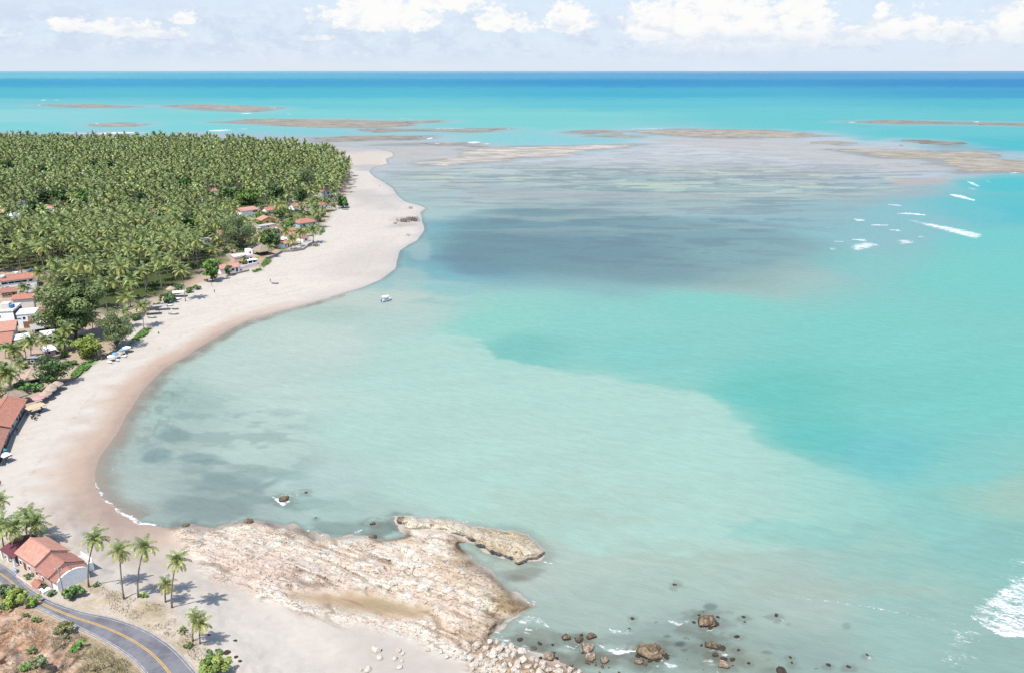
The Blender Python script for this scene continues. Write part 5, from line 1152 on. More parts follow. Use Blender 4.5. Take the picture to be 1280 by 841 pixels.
# ------------------------------------------------------------------ the grove
GROVE = [(-330, 183.5), (0, 184.5), (180, 185), (240, 186.5), (300, 188.5), (345, 190.5), (380, 194.5), (410, 201.5), (430, 210), (439, 221), (435, 236), (428, 248), (425, 262), (408, 280), (400, 292), (394, 302), (380, 304), (350, 312), (330, 316), (290, 330), (268, 342), (240, 356), (214, 368), (190, 386), (174, 399), (158, 405), (140, 402), (122, 396), (108, 384), (64, 372), (52, 356), (48, 349), (0, 352), (-24, 372), (-26, 470), (-60, 560), (-130, 630), (-330, 640)]
SPARSE = [(300, 333), (262, 345), (270, 300), (300, 262), (335, 252), (400, 240), (440, 245), (425, 262), (398, 300)]
def plant_grove():
    gp = ppoly(GROVE); sp = ppoly(SPARSE)
    pts = []
    lo, hi = gp.min(0), gp.max(0); step = 6.9
    xs = np.arange(lo[0], hi[0], step); ys = np.arange(lo[1], hi[1], step)
    gx, gy = np.meshgrid(xs, ys); gx = gx + (np.arange(len(ys)) % 2)[:, None] * step / 2
    X = (gx + rng.uniform(-.42, .42, gx.shape) * step).ravel(); Y = (gy + rng.uniform(-.42, .42, gy.shape) * step).ravel()
    u, v, d = proj(X, Y, 3.2)
    ins = (sdpoly(X, Y, gp, 10) > 0) & (u > -150 - 60 * (v < 260))
    s = sdpoly(X, Y, sp, 10) > 0
    ins &= ~s | (rng.random(len(X)) < .75)
    ins &= ~((fbm(X / 22, Y / 22, 3, 140) > .655) & (v > 205))
    X, Y = X[ins], Y[ins]
    H = rng.uniform(7, 16, len(X)) * (.85 + .3 * fbm(X / 40, Y / 40, 3, 141))
    # what stands in front of houses and big trees is left out, so they show as in the photograph
    cu, cv_, cd = proj(X, Y, 3.2 + H); bu, bv, _ = proj(X, Y, 3.2)
    r = 3.4 * F / cd
    keep = np.ones(len(X), bool)
    for (x0, y0, x1, y1, dep, *pd) in BOXES:
        pad = pd[0] if pd else .22; wx = (x1 - x0) * (.12 if pd else .14)
        hit = (cu + r * pad > x0 + wx) & (cu - r * pad < x1 - wx) & (cv_ + r * .45 > y0) & (cv_ - r * .6 < y1) & (Y < dep + 3) | ((np.abs(cu - (x0 + x1) / 2) < (x1 - x0) / 2) & (bv < y1 + 3) & (bv > y1 - 2.5) & (np.abs(Y - dep) < 7))
        keep &= ~hit
    X, Y, H = X[keep], Y[keep], H[keep]
    o = np.argsort(np.hypot(X, Y)); X, Y, H = X[o], Y[o], H[o]
    u, v, _ = proj(X, Y, 3.2 + H)
    seen = (u > -6) & (u < 1290)
    first = np.where(seen)[0][:300]; rest = np.setdiff1d(np.arange(len(X)), first)
    zz = np.full(len(X), 3.1)
    protos = []
    for k in range(5):
        tm, cm, dm, nm, tip = palm_meshes('grove_palm', 12.0, [.5, 1.6, .9, 2.4, .3][k], [16, 14, 17, 15, 16][k], 4.6, 10, 600 + k, 0, 1.1, [.05, .2, .1, .3, 0][k], .17)
        protos.append((tm, cm))
    labels = ('coconut palm in the near ranks of the grove, nothing but palms around it', 'coconut palm on the seaward fringe of the grove beside the sand', 'coconut palm standing among the mid-bay village roofs')
    groups = ('near palms of the coconut grove', 'fringe palms of the coconut grove', 'palms among the mid-bay roofs')
    d_edge = sdpoly(X[first], Y[first], gp, 60); insp = sdpoly(X[first], Y[first], sp, 60) > 0
    for j, i in enumerate(first):
        k = rng.integers(0, 5); q = 2 if insp[j] else (1 if d_edge[j] < 9 and u[i] > 120 else 0)
        t = thing('palm_tree', labels[q], 'palm tree', (X[i], Y[i], zz[i]), rng.uniform(0, 6.28), groups[q])
        s_ = H[i] / 12.0; w = rng.uniform(.86, 1.12); t.scale = (w, w, s_)
        link('trunk', protos[k][0], t); c = link('crown', protos[k][1], t)
    # the farther palms run together into one mass
    VS, FS, CS, n0 = [], [], [], 0
    lods = []
    for k in range(4):
        for (nf, nodes) in ((13, 5), (10, 3)):
            mb = MB(); R = random.Random(700 + k)
            for i in range(nf):
                s = i / (nf - 1); az = i * 2.39996 + R.uniform(-.25, .25); e = 1.3 - 1.7 * s + R.uniform(-.15, .15); g = R.uniform(.7, 1.25) * (.62 + .55 * s)
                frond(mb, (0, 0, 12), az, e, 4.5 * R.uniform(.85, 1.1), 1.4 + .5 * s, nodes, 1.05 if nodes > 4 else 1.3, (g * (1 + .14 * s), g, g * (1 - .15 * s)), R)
            cv4 = np.array(mb.v); cf = np.array(mb.f); cc = np.array(mb.c)
            tb = MB(); tb.tube([(0, 0, 0), (.3, .1, 6), (0, 0, 12)], [.24, .17, .13], 4, False)
            tv = np.array(tb.v); tf = np.array(tb.f) + len(cv4)
            V = np.r_[cv4, tv]; Fq = np.r_[cf, tf]; CC = np.r_[cc, np.tile([1.4, 1.1, 3.0], (len(tv), 1))]
            lods.append((V, Fq, CC))
    for i in rest:
        far = Y[i] > 620; V, Fq, CC = lods[rng.integers(0, 4) * 2 + (1 if far else 0)]
        a = rng.uniform(0, 6.28); ca, sa = math.cos(a), math.sin(a); s_ = H[i] / 12.0; w = rng.uniform(.86, 1.14)
        g = rng.uniform(.68, 1.25); lx, ly = rng.normal(0, .05, 2)
        hx = V[:, 2] * s_
        W = np.stack([(V[:, 0] * ca - V[:, 1] * sa) * w + X[i] + lx * hx, (V[:, 0] * sa + V[:, 1] * ca) * w + Y[i] + ly * hx, hx + zz[i] - .2], 1)
        VS.append(W.astype(np.float32)); FS.append(Fq + n0); CS.append((CC * [g * rng.uniform(.95, 1.1), g, g]).astype(np.float32)); n0 += len(V)
    me = np_mesh('palm_grove', np.concatenate(VS), np.concatenate(FS), M['palm_leaf'], {'Col': np.concatenate(CS)}, False)
    stuff(link('palm_grove', me), 'dense coconut grove running together behind the nearer palms', 'palm grove')
    print('PALMS', len(first), len(rest), n0)
    # undergrowth between the trunks
    n = 16000
    A = rng.uniform(lo[0], hi[0], n * 2); B = rng.uniform(lo[1], hi[1], n * 2)
    fu, fv, _ = proj(A, B, 3.2)
    ok = (sdpoly(A, B, gp, 10) > 1) & (fu > -140) & ((fbm(A / 24, B / 24, 4, 150) > .42 + .10 * (fv > 320)) | ((sdpoly(A, B, sp, 10) > 0) & (fbm(A / 9, B / 9, 3, 151) > .44))) 
    for (x0, y0, x1, y1, dep, *pd) in BOXES:
        ok &= ~((fu > x0) & (fu < x1) & (fv > y1 - (y1 - y0) * .6) & (fv < y1 + 3))
    A, B = A[ok], B[ok]; k = 16
    ctr = np.repeat(np.stack([A, B, np.full(len(A), 3.4)], 1), k, 0); r = np.repeat(rng.uniform(.9, 2.6, len(A)), k)
    v = rng.normal(size=(len(ctr), 3)); v[:, 2] = np.abs(v[:, 2]); v /= np.linalg.norm(v, axis=1)[:, None]
    p = ctr + v * r[:, None] * [1, 1, .75]
    nrm = v + rng.normal(size=v.shape) * .5; a = np.cross(nrm, rng.normal(size=v.shape)); a /= np.linalg.norm(a, axis=1)[:, None]; b = np.cross(nrm, a); b /= np.linalg.norm(b, axis=1)[:, None]
    sz = rng.uniform(.35, .8, len(ctr))[:, None]
    V = np.stack([p - a * sz, p + b * sz * .6, p + a * sz, p - b * sz * .6], 1).reshape(-1, 3)
    g = np.repeat(rng.uniform(.45, 1.0, len(A)), k) * rng.uniform(.85, 1.15, len(ctr)); y = np.repeat(rng.uniform(.75, 1.2, len(A)), k)
    col = np.repeat(np.stack([g * y, g * 1.08, g * .85], 1), 4, 0)
    me = np_mesh('undergrowth', V, np.arange(len(V)).reshape(-1, 4), M['leaf'], {'Col': col}, False)
    stuff(link('undergrowth', me), 'green undergrowth between the palm trunks of the grove', 'undergrowth')

def ground_cover():
    def scatter(name, label, cat, polys, n, size, tints, mat, flat=.3, blade=False):
        PX, PY = [], []
        for pts, share in polys:
            a = np.array(pts); k = int(n * share); x = rng.uniform(a[:, 0].min(), a[:, 0].max(), k * 3); y = rng.uniform(a[:, 1].min(), a[:, 1].max(), k * 3)
            m = sdpoly(x, y, a, 5) > 0; PX.append(x[m][:k]); PY.append(y[m][:k])
        PX, PY = np.concatenate(PX), np.concatenate(PY)
        z, X, Y, sd, ds, dl, dp, dr, dh, *_ = height(PX, PY, True)
        ok = dr < -.4
        if not blade: ok &= fbm(X / 3, Y / 3, 3, 161) + .5 * fbm(X / .9, Y / .9, 2, 162) > .66
        if blade: ok &= fbm(X / 3.5, Y / 3.5, 3, 160) > .45
        X, Y = at(PX, PY, z); X, Y, z = X[ok], Y[ok], z[ok]; N = len(X)
        c = np.stack([X, Y, z + (.02 if blade else .15)], 1); th = rng.uniform(0, 6.28, N)
        if blade:
            h = rng.uniform(.5, 1.3, N)[:, None] * size; a = np.stack([np.cos(th), np.sin(th), np.zeros(N)], 1) * size * .22
            tip = c + np.stack([rng.normal(0, .3, N), rng.normal(0, .3, N), np.ones(N)], 1) * h
            V = np.stack([c - a, c + a, tip + a * .2, tip - a * .2], 1).reshape(-1, 3)
        else:
            nrm = np.stack([rng.normal(0, flat, N), rng.normal(0, flat, N), np.ones(N)], 1); a = np.cross(nrm, np.stack([np.cos(th), np.sin(th), np.zeros(N)], 1)); b = np.cross(nrm, a)
            a /= np.linalg.norm(a, axis=1)[:, None]; b /= np.linalg.norm(b, axis=1)[:, None]; s = rng.uniform(.6, 1.3, N)[:, None] * size
            c[:, 2] += rng.uniform(0, .35, N); V = np.stack([c - a * s, c + b * s * .7, c + a * s, c - b * s * .7], 1).reshape(-1, 3)
        t = np.array(tints)[rng.integers(0, len(tints), N)] * rng.uniform(.8, 1.2, N)[:, None]
        me = np_mesh(name, V, np.arange(len(V)).reshape(-1, 4), mat, {'Col': np.repeat(t, 4, 0)}, False)
        stuff(link(name, me), label, cat)
    scatter('beach_creeper', 'bright green creeper patches along the top of the beach', 'creeper', [([(164, 426), (178, 412), (189, 410), (184, 418), (172, 427)], .3), ([(87, 471), (100, 456), (116, 449), (123, 449), (108, 463), (93, 474)], .4), ([(315, 339), (325, 336), (328, 338), (318, 341)], .08), ([(324, 334), (331, 325), (339, 322), (339, 327), (330, 336)], .12), ([(398, 289), (405, 285), (406, 290), (400, 295)], .1)],
            9000, .34, [(1.1, 1.45, 1.0), (.95, 1.3, .9), (1.35, 1.6, 1.0)], M['leaf'])
    scatter('dry_grass', 'dry straw-coloured grass on the road bank and red hillside', 'dry grass', [([(108, 738), (130, 733), (160, 745), (205, 757), (232, 787), (262, 815), (290, 838), (246, 830), (212, 795), (150, 768), (105, 752)], .35), ([(60, 790), (95, 790), (137, 812), (160, 826), (178, 845), (90, 845), (70, 820)], .45), ([(0, 770), (60, 775), (90, 800), (80, 845), (0, 845)], .2)],
            6500, .32, [(1.0, 1.0, 1.0), (.85, .88, .8), (.68, .8, .6), (1.15, 1.1, 1.1)], M['straw'], blade=True)

# ------------------------------------------------------------------ rocks
def rock_mesh(seed, sub=3, rough=.34, flat=.7, blocky=0.0):
    R = random.Random(seed); bm = bmesh.new(); bmesh.ops.create_icosphere(bm, subdivisions=sub, radius=1)
    co = np.array([v.co[:] for v in bm.verts]); o = R.uniform(0, 50)
    n = fbm(co[:, 0] * 1.3 + o + co[:, 2] * .7, co[:, 1] * 1.3 - o + co[:, 2] * .9, 4, seed) - .5
    n2 = np.abs(2 * fbm(co[:, 0] * 2.6 - o - co[:, 2] * 2, co[:, 1] * 2.6 + o + co[:, 2] * 2.3, 4, seed + 9) - 1) - .3
    if blocky:
        mx = np.abs(co).max(1); co = co * (1 - blocky + blocky / mx[:, None] * .8)
    co = co * (1 + rough * 2 * n + rough * .9 * n2)[:, None]
    for _ in range(11):        # broken faces
        d = Vector((R.gauss(0, 1), R.gauss(0, 1), R.gauss(0, .7))).normalized(); d = np.array(d); k = R.uniform(.5, .8)
        e = co @ d - k; co = co - np.maximum(e, 0)[:, None] * d * .85
    co[:, 2] *= flat
    for v, c in zip(bm.verts, co): v.co = c
    me = bpy.data.meshes.new('rock'); bm.to_mesh(me); bm.free()
    return me
def place_rocks():
    kinds = {}
    for mat in ('rock_pale', 'rock_brown', 'rock_mix', 'rock_dark'):
        kinds[mat] = []
        for k in range(5):
            me = rock_mesh(800 + k * 7 + len(mat), 4, .5 if mat == 'rock_brown' else .4, .75, .35 if mat in ('rock_pale', 'rock_mix') else .1); me.materials.append(M[mat]); kinds[mat].append(me)
    R = random.Random(12)
    def put(label, px, py, w, hr, mat, group=None, name='rock'):
        z = max(gz(px, py), -.15 if mat != 'rock_pale' else 0); r = w * mpp(py, z) / 2
        o = link(name, R.choice(kinds[mat])); o.location = P(px, py, z) + Vector((0, 0, r * hr * .25)); o.rotation_euler = (R.uniform(-.15, .15), R.uniform(-.15, .15), R.uniform(0, 6.28))
        a = R.uniform(.9, 1.1); o.scale = (r * a, r * R.uniform(.75, 1.0), r * hr * 1.45)
        return tag(o, label, 'rock' if name == 'rock' else 'boulder', group)
    for lab, px, py, w, hr, mat in ROCKS:
        put(lab, px, py, w, hr, mat)
        if mat in ('rock_brown', 'rock_mix') and w > 10 and (px > 640):
            for _ in range(int(w / 5)):
                q = R.uniform(0, 6.28); rr = w * R.uniform(.42, .62)
                put('small broken rock awash beside a larger rock in the shallows', px + rr * math.cos(q), py + rr * .5 * math.sin(q), w * R.uniform(.16, .32), R.uniform(.35, .6), R.choice(('rock_dark', 'rock_dark', mat)), 'broken rocks around the larger shallows rocks')
    polys = [([(572, 815), (585, 808), (618, 798), (642, 810), (680, 826), (735, 842), (640, 846), (600, 843), (580, 832)], 130, (4.5, 14)), ([(545, 812), (575, 812), (582, 822), (560, 824)], 9, (3, 6)), ([(745, 826), (800, 845), (750, 848), (690, 835)], 22, (4, 10))]
    for pts, n, (s0, s1) in polys:
        k = 0
        while k < n:
            a = np.array(pts); x = R.uniform(a[:, 0].min(), a[:, 0].max()); y = R.uniform(a[:, 1].min(), a[:, 1].max())
            if not in_poly(x, y, pts): continue
            k += 1; put('pale broken boulder in the rubble at the foot of the rock shelf', x, y, s0 + (s1 - s0) * R.random() ** 1.8, R.uniform(.6, .95), 'rock_pale' if n != 22 else 'rock_mix', 'boulders of the rubble field', 'boulder')
    pts = [(860, 790), (900, 790), (940, 800), (950, 840), (870, 841), (850, 815)]; k = 0
    while k < 16:
        x, y = R.uniform(845, 960), R.uniform(790, 842)
        if in_poly(x, y, pts): k += 1; put('small dark rock just breaking the shallows by the surf rocks', x, y, R.uniform(2.5, 5), R.uniform(.3, .5), 'rock_dark', 'small rocks in the shallows')
    for x, y, w in [(219, 668, 4), (268, 699, 4), (276, 702, 6), (283, 704, 4), (296, 710, 5), (301, 703, 3), (312, 717, 8), (322, 715, 7), (330, 721, 8), (338, 726, 6), (327, 729, 5), (466, 738, 4), (377, 688, 3), (378, 692, 4), (419, 760, 5), (333, 668, 2.5), (386, 663, 4), (403, 669, 5)]:
        put('low pale stone on the pink sand of the rock shelf', x, y, w, .3, 'rock_pale', 'stones on the rock shelf')
# ------------------------------------------------------------------ houses
def roof_gable(w, y0, y1, ze, zr, ov=.45, t=.14, along='x', x0=None, x1=None):
    """two sloped slabs; ridge along x (or y)"""
    mb = MB(); x0 = -w / 2 if x0 is None else x0; x1 = w / 2 if x1 is None else x1
    if along == 'x':
        ym = (y0 + y1) / 2; dz = (zr - ze) / (ym - y0) * ov
        pr = [(y0 - ov, ze - dz), (ym, zr), (y1 + ov, ze - dz)]
        for (a, b) in ((0, 1), (1, 2)):
            (ya, za), (yb, zb) = pr[a], pr[b]
            A = [(x0 - ov, ya, za), (x1 + ov, ya, za), (x1 + ov, yb, zb), (x0 - ov, yb, zb)]
            mb.add(A + [(x, y, z + t) for x, y, z in A], [(0, 3, 2, 1), (4, 5, 6, 7), (0, 1, 5, 4), (1, 2, 6, 5), (2, 3, 7, 6), (3, 0, 4, 7)])
        mb.tube([(x0 - ov, ym, zr + t), (x1 + ov, ym, zr + t)], [.13, .13], 6)
    else:
        xm = (x0 + x1) / 2; dz = (zr - ze) / (xm - x0) * ov
        pr = [(x0 - ov, ze - dz), (xm, zr), (x1 + ov, ze - dz)]
        for (a, b) in ((0, 1), (1, 2)):
            (xa, za), (xb, zb) = pr[a], pr[b]
            A = [(xa, y0 - ov, za), (xb, y0 - ov, zb), (xb, y1 + ov, zb), (xa, y1 + ov, za)]
            mb.add(A + [(x, y, z + t) for x, y, z in A], [(0, 3, 2, 1), (4, 5, 6, 7), (0, 1, 5, 4), (1, 2, 6, 5), (2, 3, 7, 6), (3, 0, 4, 7)])
        mb.tube([(xm, y0 - ov, zr + t), (xm, y1 + ov, zr + t)], [.13, .13], 6)
    return mb
def roof_hip(w, y0, y1, ze, zr, ov=.5, t=.14, sag=0.0):
    mb = MB(); d = y1 - y0; x0, x1 = -w / 2 - ov, w / 2 + ov; a, b = y0 - ov, y1 + ov
    if w >= d: i = min(d / 2 + ov, (x1 - x0) / 2 - .05); R0, R1 = (x0 + i, (a + b) / 2, zr), (x1 - i, (a + b) / 2, zr)
    else: i = min(w / 2 + ov, (b - a) / 2 - .05); R0, R1 = ((x0 + x1) / 2, a + i, zr), ((x0 + x1) / 2, b - i, zr)
    z = ze - .15
    v = [(x0, a, z), (x1, a, z), (x1, b, z), (x0, b, z), R0, R1]
    f = [(0, 1, 5, 4), (1, 2, 5), (2, 3, 4, 5), (3, 0, 4)] if w >= d else [(0, 1, 4), (1, 2, 5, 4), (2, 3, 5), (3, 0, 4, 5)]
    mb.add([(p[0], p[1], p[2] + t) for p in v] + v, f + [tuple(k + 6 for k in q[::-1]) for q in f] + [(0, 6, 7, 1), (1, 7, 8, 2), (2, 8, 9, 3), (3, 9, 6, 0)])
    mb.tube([(R0[0], R0[1], zr + t), (R1[0], R1[1], zr + t)], [.12, .12], 6)
    for c, r in ((0, R0), (3, R0 if w >= d else R1), (1, R1 if w >= d else R0), (2, R1)):
        mb.tube([(v[c][0], v[c][1], v[c][2] + t), (r[0], r[1], r[2] + t)], [.09, .09], 5)
    return mb

def house(label, p0, p1, d, h, roof='gx', rh=1.6, wall='white', tile='tile', wins=(), door=None, side=(), name='house', cat='house', group=None, z=None, ov=.45, posts=False, parapet=None, rear=True):
    """p0,p1: photo pixels of the front wall's foot; depth d runs away from the camera. wins: (centre fraction, sill, width, height)"""
    zb = min(gz(*p0), gz(*p1)) if z is None else z
    A, B = P(p0[0], p0[1], zb), P(p1[0], p1[1], zb)
    w = (B - A).length; rz = math.atan2(B.y - A.y, B.x - A.x)
    t = thing(name, label, cat, (A + B) / 2, rz, group)
    wm = M[wall]; hw = w / 2
    if posts:
        for x in np.linspace(-hw + .15, hw - .15, max(2, int(w / 3) + 1)):
            for y in (0.15, d - .15):
                mb = MB(); mb.tube([(x, y, -.4), (x, y, h + .05)], [.11, .11], 7); mb.build('post', M['wood'] if posts == True else M[posts], t)
        mb = MB(); mb.box(-hw * .7, hw * .7, d * .35, d * .8, -.3, h * .55); mb.build('counter', M['dark_wall'], t)
    else:
        mb = MB(); mb.box(-hw, hw, 0, d, -.6, h)
        if roof == 'gx':
            for x in (-hw, hw):
                s = .12 if x < 0 else -.12; mb.add([(x, 0, h), (x, d, h), (x, d / 2, h + rh - .05), (x + s, 0, h), (x + s, d, h), (x + s, d / 2, h + rh - .05)], [(0, 1, 2), (3, 5, 4), (0, 2, 5, 3), (2, 1, 4, 5)])
        if roof == 'gy':
            for y in (0, d):
                s = .12 if y == 0 else -.12; mb.add([(-hw, y, h), (hw, y, h), (0, y, h + rh - .05), (-hw, y + s, h), (hw, y + s, h), (0, y + s, h + rh - .05)], [(0, 1, 2), (3, 5, 4), (0, 2, 5, 3), (2, 1, 4, 5)])
        mb.build('wall', wm, t)
    rm = M[tile]
    if roof in ('gx', 'gy'): roof_gable(w, 0, d, h + .02, h + rh, ov, .14, roof[1]).build('roof', rm, t)
    elif roof == 'hip': roof_hip(w, 0, d, h + .17, h + rh, ov).build('roof', rm, t)
    elif roof == 'thatch':
        roof_hip(w, 0, d, h + .05, h + rh, ov, .3).build('roof', rm, t)
    elif roof == 'shed':
        mb = MB(); A_ = [(-hw - ov, -ov, h + .03), (hw + ov, -ov, h + .03), (hw + ov, d + ov, h + rh), (-hw - ov, d + ov, h + rh)]
        mb.add(A_ + [(x, y, z + .12) for x, y, z in A_], [(0, 3, 2, 1), (4, 5, 6, 7), (0, 1, 5, 4), (1, 2, 6, 5), (2, 3, 7, 6), (3, 0, 4, 7)]); mb.build('roof', rm, t)
    elif roof == 'flat':
        mb = MB(); mb.box(-hw - ov * .4, hw + ov * .4, -ov * .4, d + ov * .4, h + .003, h + .18); mb.build('roof', rm, t)
        if parapet:
            mb = MB(); q = ov * .4; p = parapet
            mb.box(-hw - q, hw + q, -q, -q + .18, h + .183, h + p); mb.box(-hw - q, hw + q, d + q - .18, d + q, h + .183, h + p)
            mb.box(-hw - q, -hw - q + .18, -q + .183, d + q - .183, h + .183, h + p); mb.box(hw + q - .18, hw + q, -q + .183, d + q - .183, h + .183, h + p); mb.build('parapet', wm, t)
    for (f, s, ww, hh) in wins:
        x = -hw + f * w; fr = MB(); e = .09
        fr.box(x - ww / 2 - e, x + ww / 2 + e, -.05, .04, s - e, s); fr.box(x - ww / 2 - e, x + ww / 2 + e, -.05, .04, s + hh, s + hh + e)
        fr.box(x - ww / 2 - e, x - ww / 2, -.05, .04, s + .002, s + hh - .002); fr.box(x + ww / 2, x + ww / 2 + e, -.05, .04, s + .002, s + hh - .002)
        o = fr.build('window', M['white'], t); pn = MB(); pn.box(x - ww / 2 + .002, x + ww / 2 - .002, -.012, .03, s + .002, s + hh - .002); pn.build('pane', M['pane'], o)
    for (f, s, ww, hh) in side:
        y = f * d; pn = MB(); pn.box(hw - .03, hw + .03, y - ww / 2, y + ww / 2, s, s + hh); pn.build('window', M['pane'], t)
    if door:
        f, ww, hh = door; x = -hw + f * w; o = MB(); o.box(x - ww / 2, x + ww / 2, -.04, .03, 0, hh); o.build('door', M['door'], t)
    top = h + (rh if roof != 'flat' else .3)
    us, vs, _ = proj(*[np.array(q) for q in zip(*[(t.location.x + math.cos(rz) * x - math.sin(rz) * y, t.location.y + math.sin(rz) * x + math.cos(rz) * y, zb + zz) for x in (-hw, hw) for y in (0, d) for zz in (0, top)])])
    BOXES.append((us.min() + 1, vs.min() + .5, us.max() - 1, vs.max() - (vs.max() - vs.min()) * .45, float(t.location.y)))
    t['_d'] = d; t['_w'] = w; t['_h'] = h
    return t
def on_roof(t, fx, fy, z):  # point over a house, fractions of width and depth
    w, d = t['_w'], t['_d']; x = (fx - .5) * w; y = fy * d; c, s = math.cos(t.rotation_euler.z), math.sin(t.rotation_euler.z)
    return Vector((t.location.x + c * x - s * y, t.location.y + s * x + c * y, t.location.z + z))
def tank(label, loc, r=.75, h=1.1, mat='tank_blue'):
    t = thing('water_tank', label, 'water tank', loc); mb = MB()
    mb.lathe([(r * .8, 0), (r * .95, h * .25), (r, h), (r * .99, h + .001)], 14); mb.f.append(tuple(range(14))[::-1]); mb.build('tank', M[mat], t, True)
    mb = MB(); mb.lathe([(r * 1.05, h), (r * 1.05, h + .08), (r * .5, h + .25), (.01, h + .3)], 14); mb.build('lid', M[mat], t, True)

def village():
    hA = house('long white two storey house with an orange tiled roof and dark upper windows', (3, 364), (47, 358.5), 8.5, 4.6, 'gx', 1.5, 'white', 'tile', [(.10, 3.0, 2.6, .9), (.30, 3.0, 2.6, .9), (.48, 3.0, 3.0, .9), (.66, 3.0, 2.0, .9), (.84, 3.0, 1.6, .9), (.15, .7, 1.2, 1.1), (.75, .7, 1.2, 1.1)], (.5, 1.1, 2.1), [(.5, 2.9, 1.6, 1.0)])
    tank('white water tank with a blue base on the long orange roof, left end', on_roof(hA, .09, .3, 5.6), 1.0, 1.0, 'tank_white'); tank('small white water tank behind the long orange roof ridge', on_roof(hA, .5, .75, 5.9), .8, .8, 'tank_white'); tank('bright blue water tank beyond the right end of the long orange roof', on_roof(hA, .88, 1.25, 5.2), .9, .9)
    house('low tiled house under the long white one', (3, 373), (22, 371), 5, 2.4, 'shed', 1.0, 'tan_wall', 'tile_old', [(.5, .9, 1.0, .9)], (.8, 1.0, 2.0))
    house('bare grey building with a sloping grey roof', (36.5, 374), (46.5, 371.5), 8, 2.8, 'shed', 1.4, 'grey_wall', 'fibre', [(.4, 1.0, 1.0, 1.0)])
    hD = house('orange hipped house behind the bright bush', (17, 382), (44, 379), 7, 2.6, 'hip', 1.6, 'cream', 'tile', [(.3, .9, 1.2, 1.1), (.8, .9, 1.2, 1.1)], (.55, 1.0, 2.1), [(.5, .9, 1.4, 1.2)])
    m = thing('chimney_stack', 'dark chimney stack on the orange hipped roof', 'chimney', on_roof(hD, .66, .62, 3.2)); mb = MB(); mb.box(-.4, .4, -.4, .4, -.3, 1.3); mb.build('stack', M['dark_wall'], m); mb = MB(); mb.box(-.5, .5, -.5, .5, 1.303, 1.45); mb.build('cap', M['concrete'], m)
    house('low house with two stepped orange roofs behind the white block', (20, 391), (44, 389), 3.5, 5.6, 'shed', .9, 'cream', 'tile')
    hG = house('white two storey block with tan and brown boarded front', (24, 411), (46.5, 409), 7.5, 5.6, 'flat', .2, 'white', 'white_roof', [(.38, 3.6, .9, 1.1), (.12, 3.9, 1.3, .5)], None, [(.5, 3.4, 1.0, 1.0)], parapet=.5)
    for lab, x0, x1, z0, z1, mt in (('upper_boards', .08, .5, 2.75, 4.9, 'tan_wall'), ('garage_door', -.22, .5, 0.05, 2.72, 'brown_wall')):
        mb = MB(); w = hG['_w']; mb.box(x0 * w, (x1 - .06) * w, -.07, .02, z0, z1); mb.build(lab, M[mt], hG)
    hH = house('tall white terrace building with blue tanks at the left frame', (-14, 410), (20, 408), 9, 6.2, 'flat', .2, 'white', 'concrete', [(.45, 3.9, 1.3, 1.0), (.65, 1.2, 1.2, 1.2)], (.85, 1.0, 2.1), [(.3, 3.5, 1.2, 1.0)], parapet=1.0)
    mb = MB(); w, d = hH['_w'], hH['_d']; mb.box(w * .5, w * .5 + .25, .1, d - .1, -.5, 6.0); mb.build('side_shade_sheet', M['dark_wall'], hH)  # dark sheet over the white right side, painting in its shade
    mb = MB(); mb.box(-w * .1, w * .2, d * .55, d * .9, 6.4, 8.3); mb.build('stair_tower', M['cream'], hH)
    tank('blue water tank on the white terrace, the left one', on_roof(hH, .57, .75, 6.4), .9, 1.1); tank('blue and white water tank at the terrace corner', on_roof(hH, .8, .6, 6.4), .95, 1.2)
    house('broad house with a faded orange roof at the left frame', (-14, 428), (20, 424), 9, 3.6, 'shed', 1.4, 'cream', 'tile_new', [(.5, 1.0, 1.2, 1.0)])
    house('house with a vivid orange roof over a dark porch at the left frame', (-14, 441), (15, 437.5), 8, 3.0, 'shed', 1.5, 'grey_wall', 'tile', [(.4, .8, 2.2, 1.4), (.75, .8, 2.2, 1.4)], (.9, 1.1, 2.1))
    house('small red-roofed hut at the right of the white block', (47, 399), (57, 397), 4.5, 2.7, 'gx', 1.0, 'white', 'tile_old', [(.7, .8, 1.3, 1.2)])
    house('small hut with a red hipped roof below the other red hut', (49, 407), (64, 404.5), 4, 2.3, 'hip', 1.0, 'white', 'tile', [(.6, .8, 1.2, 1.0)], (.2, .9, 2.0))
    house('white canvas-roofed terrace bar in front of the red huts', (47, 411), (65, 408.5), 4, 2.3, 'shed', .5, 'white', 'white_roof', posts='white')
    house('grey-roofed open shed with white junk under it', (42, 420), (64, 416.5), 5, 2.4, 'shed', .8, 'grey_wall', 'fibre', posts=True)
    house('open hall with a white sheet roof and orange posts', (53, 431), (79, 427.5), 6, 3.0, 'shed', .5, 'grey_wall', 'white_roof', posts='tan_wall')
    house('low building with a flat white awning beside the orange roof', (18, 434), (38, 431), 5, 2.8, 'shed', .4, 'grey_wall', 'white_roof', [(.5, .7, 2.4, 1.4)], (.85, 1.0, 2.1))
    house('small brown-gabled hut with a white side roof', (57, 446), (70, 443), 4, 2.2, 'gx', 1.1, 'pink', 'white_roof', [(.4, .8, 1.0, .9)])
    house('dark walled shack under the tall palm', (35, 456), (51, 455), 4, 2.4, 'flat', .2, 'dark_wall', 'fibre', [(.4, .9, 1.0, .9)])
    house('wide thatched beach hut beside the large palm', (35, 482), (56, 477), 5.5, 2.0, 'thatch', 2.3, 'dark_wall', 'thatch_light', posts=True, name='thatched_hut', cat='hut', ov=.9)
    house('grey thatched roof joined to the red-roofed beach bar', (9, 510), (35, 503), 4, 2.6, 'thatch', 1.6, 'dark_wall', 'thatch', posts=True, name='thatched_hut', cat='hut', ov=.6)
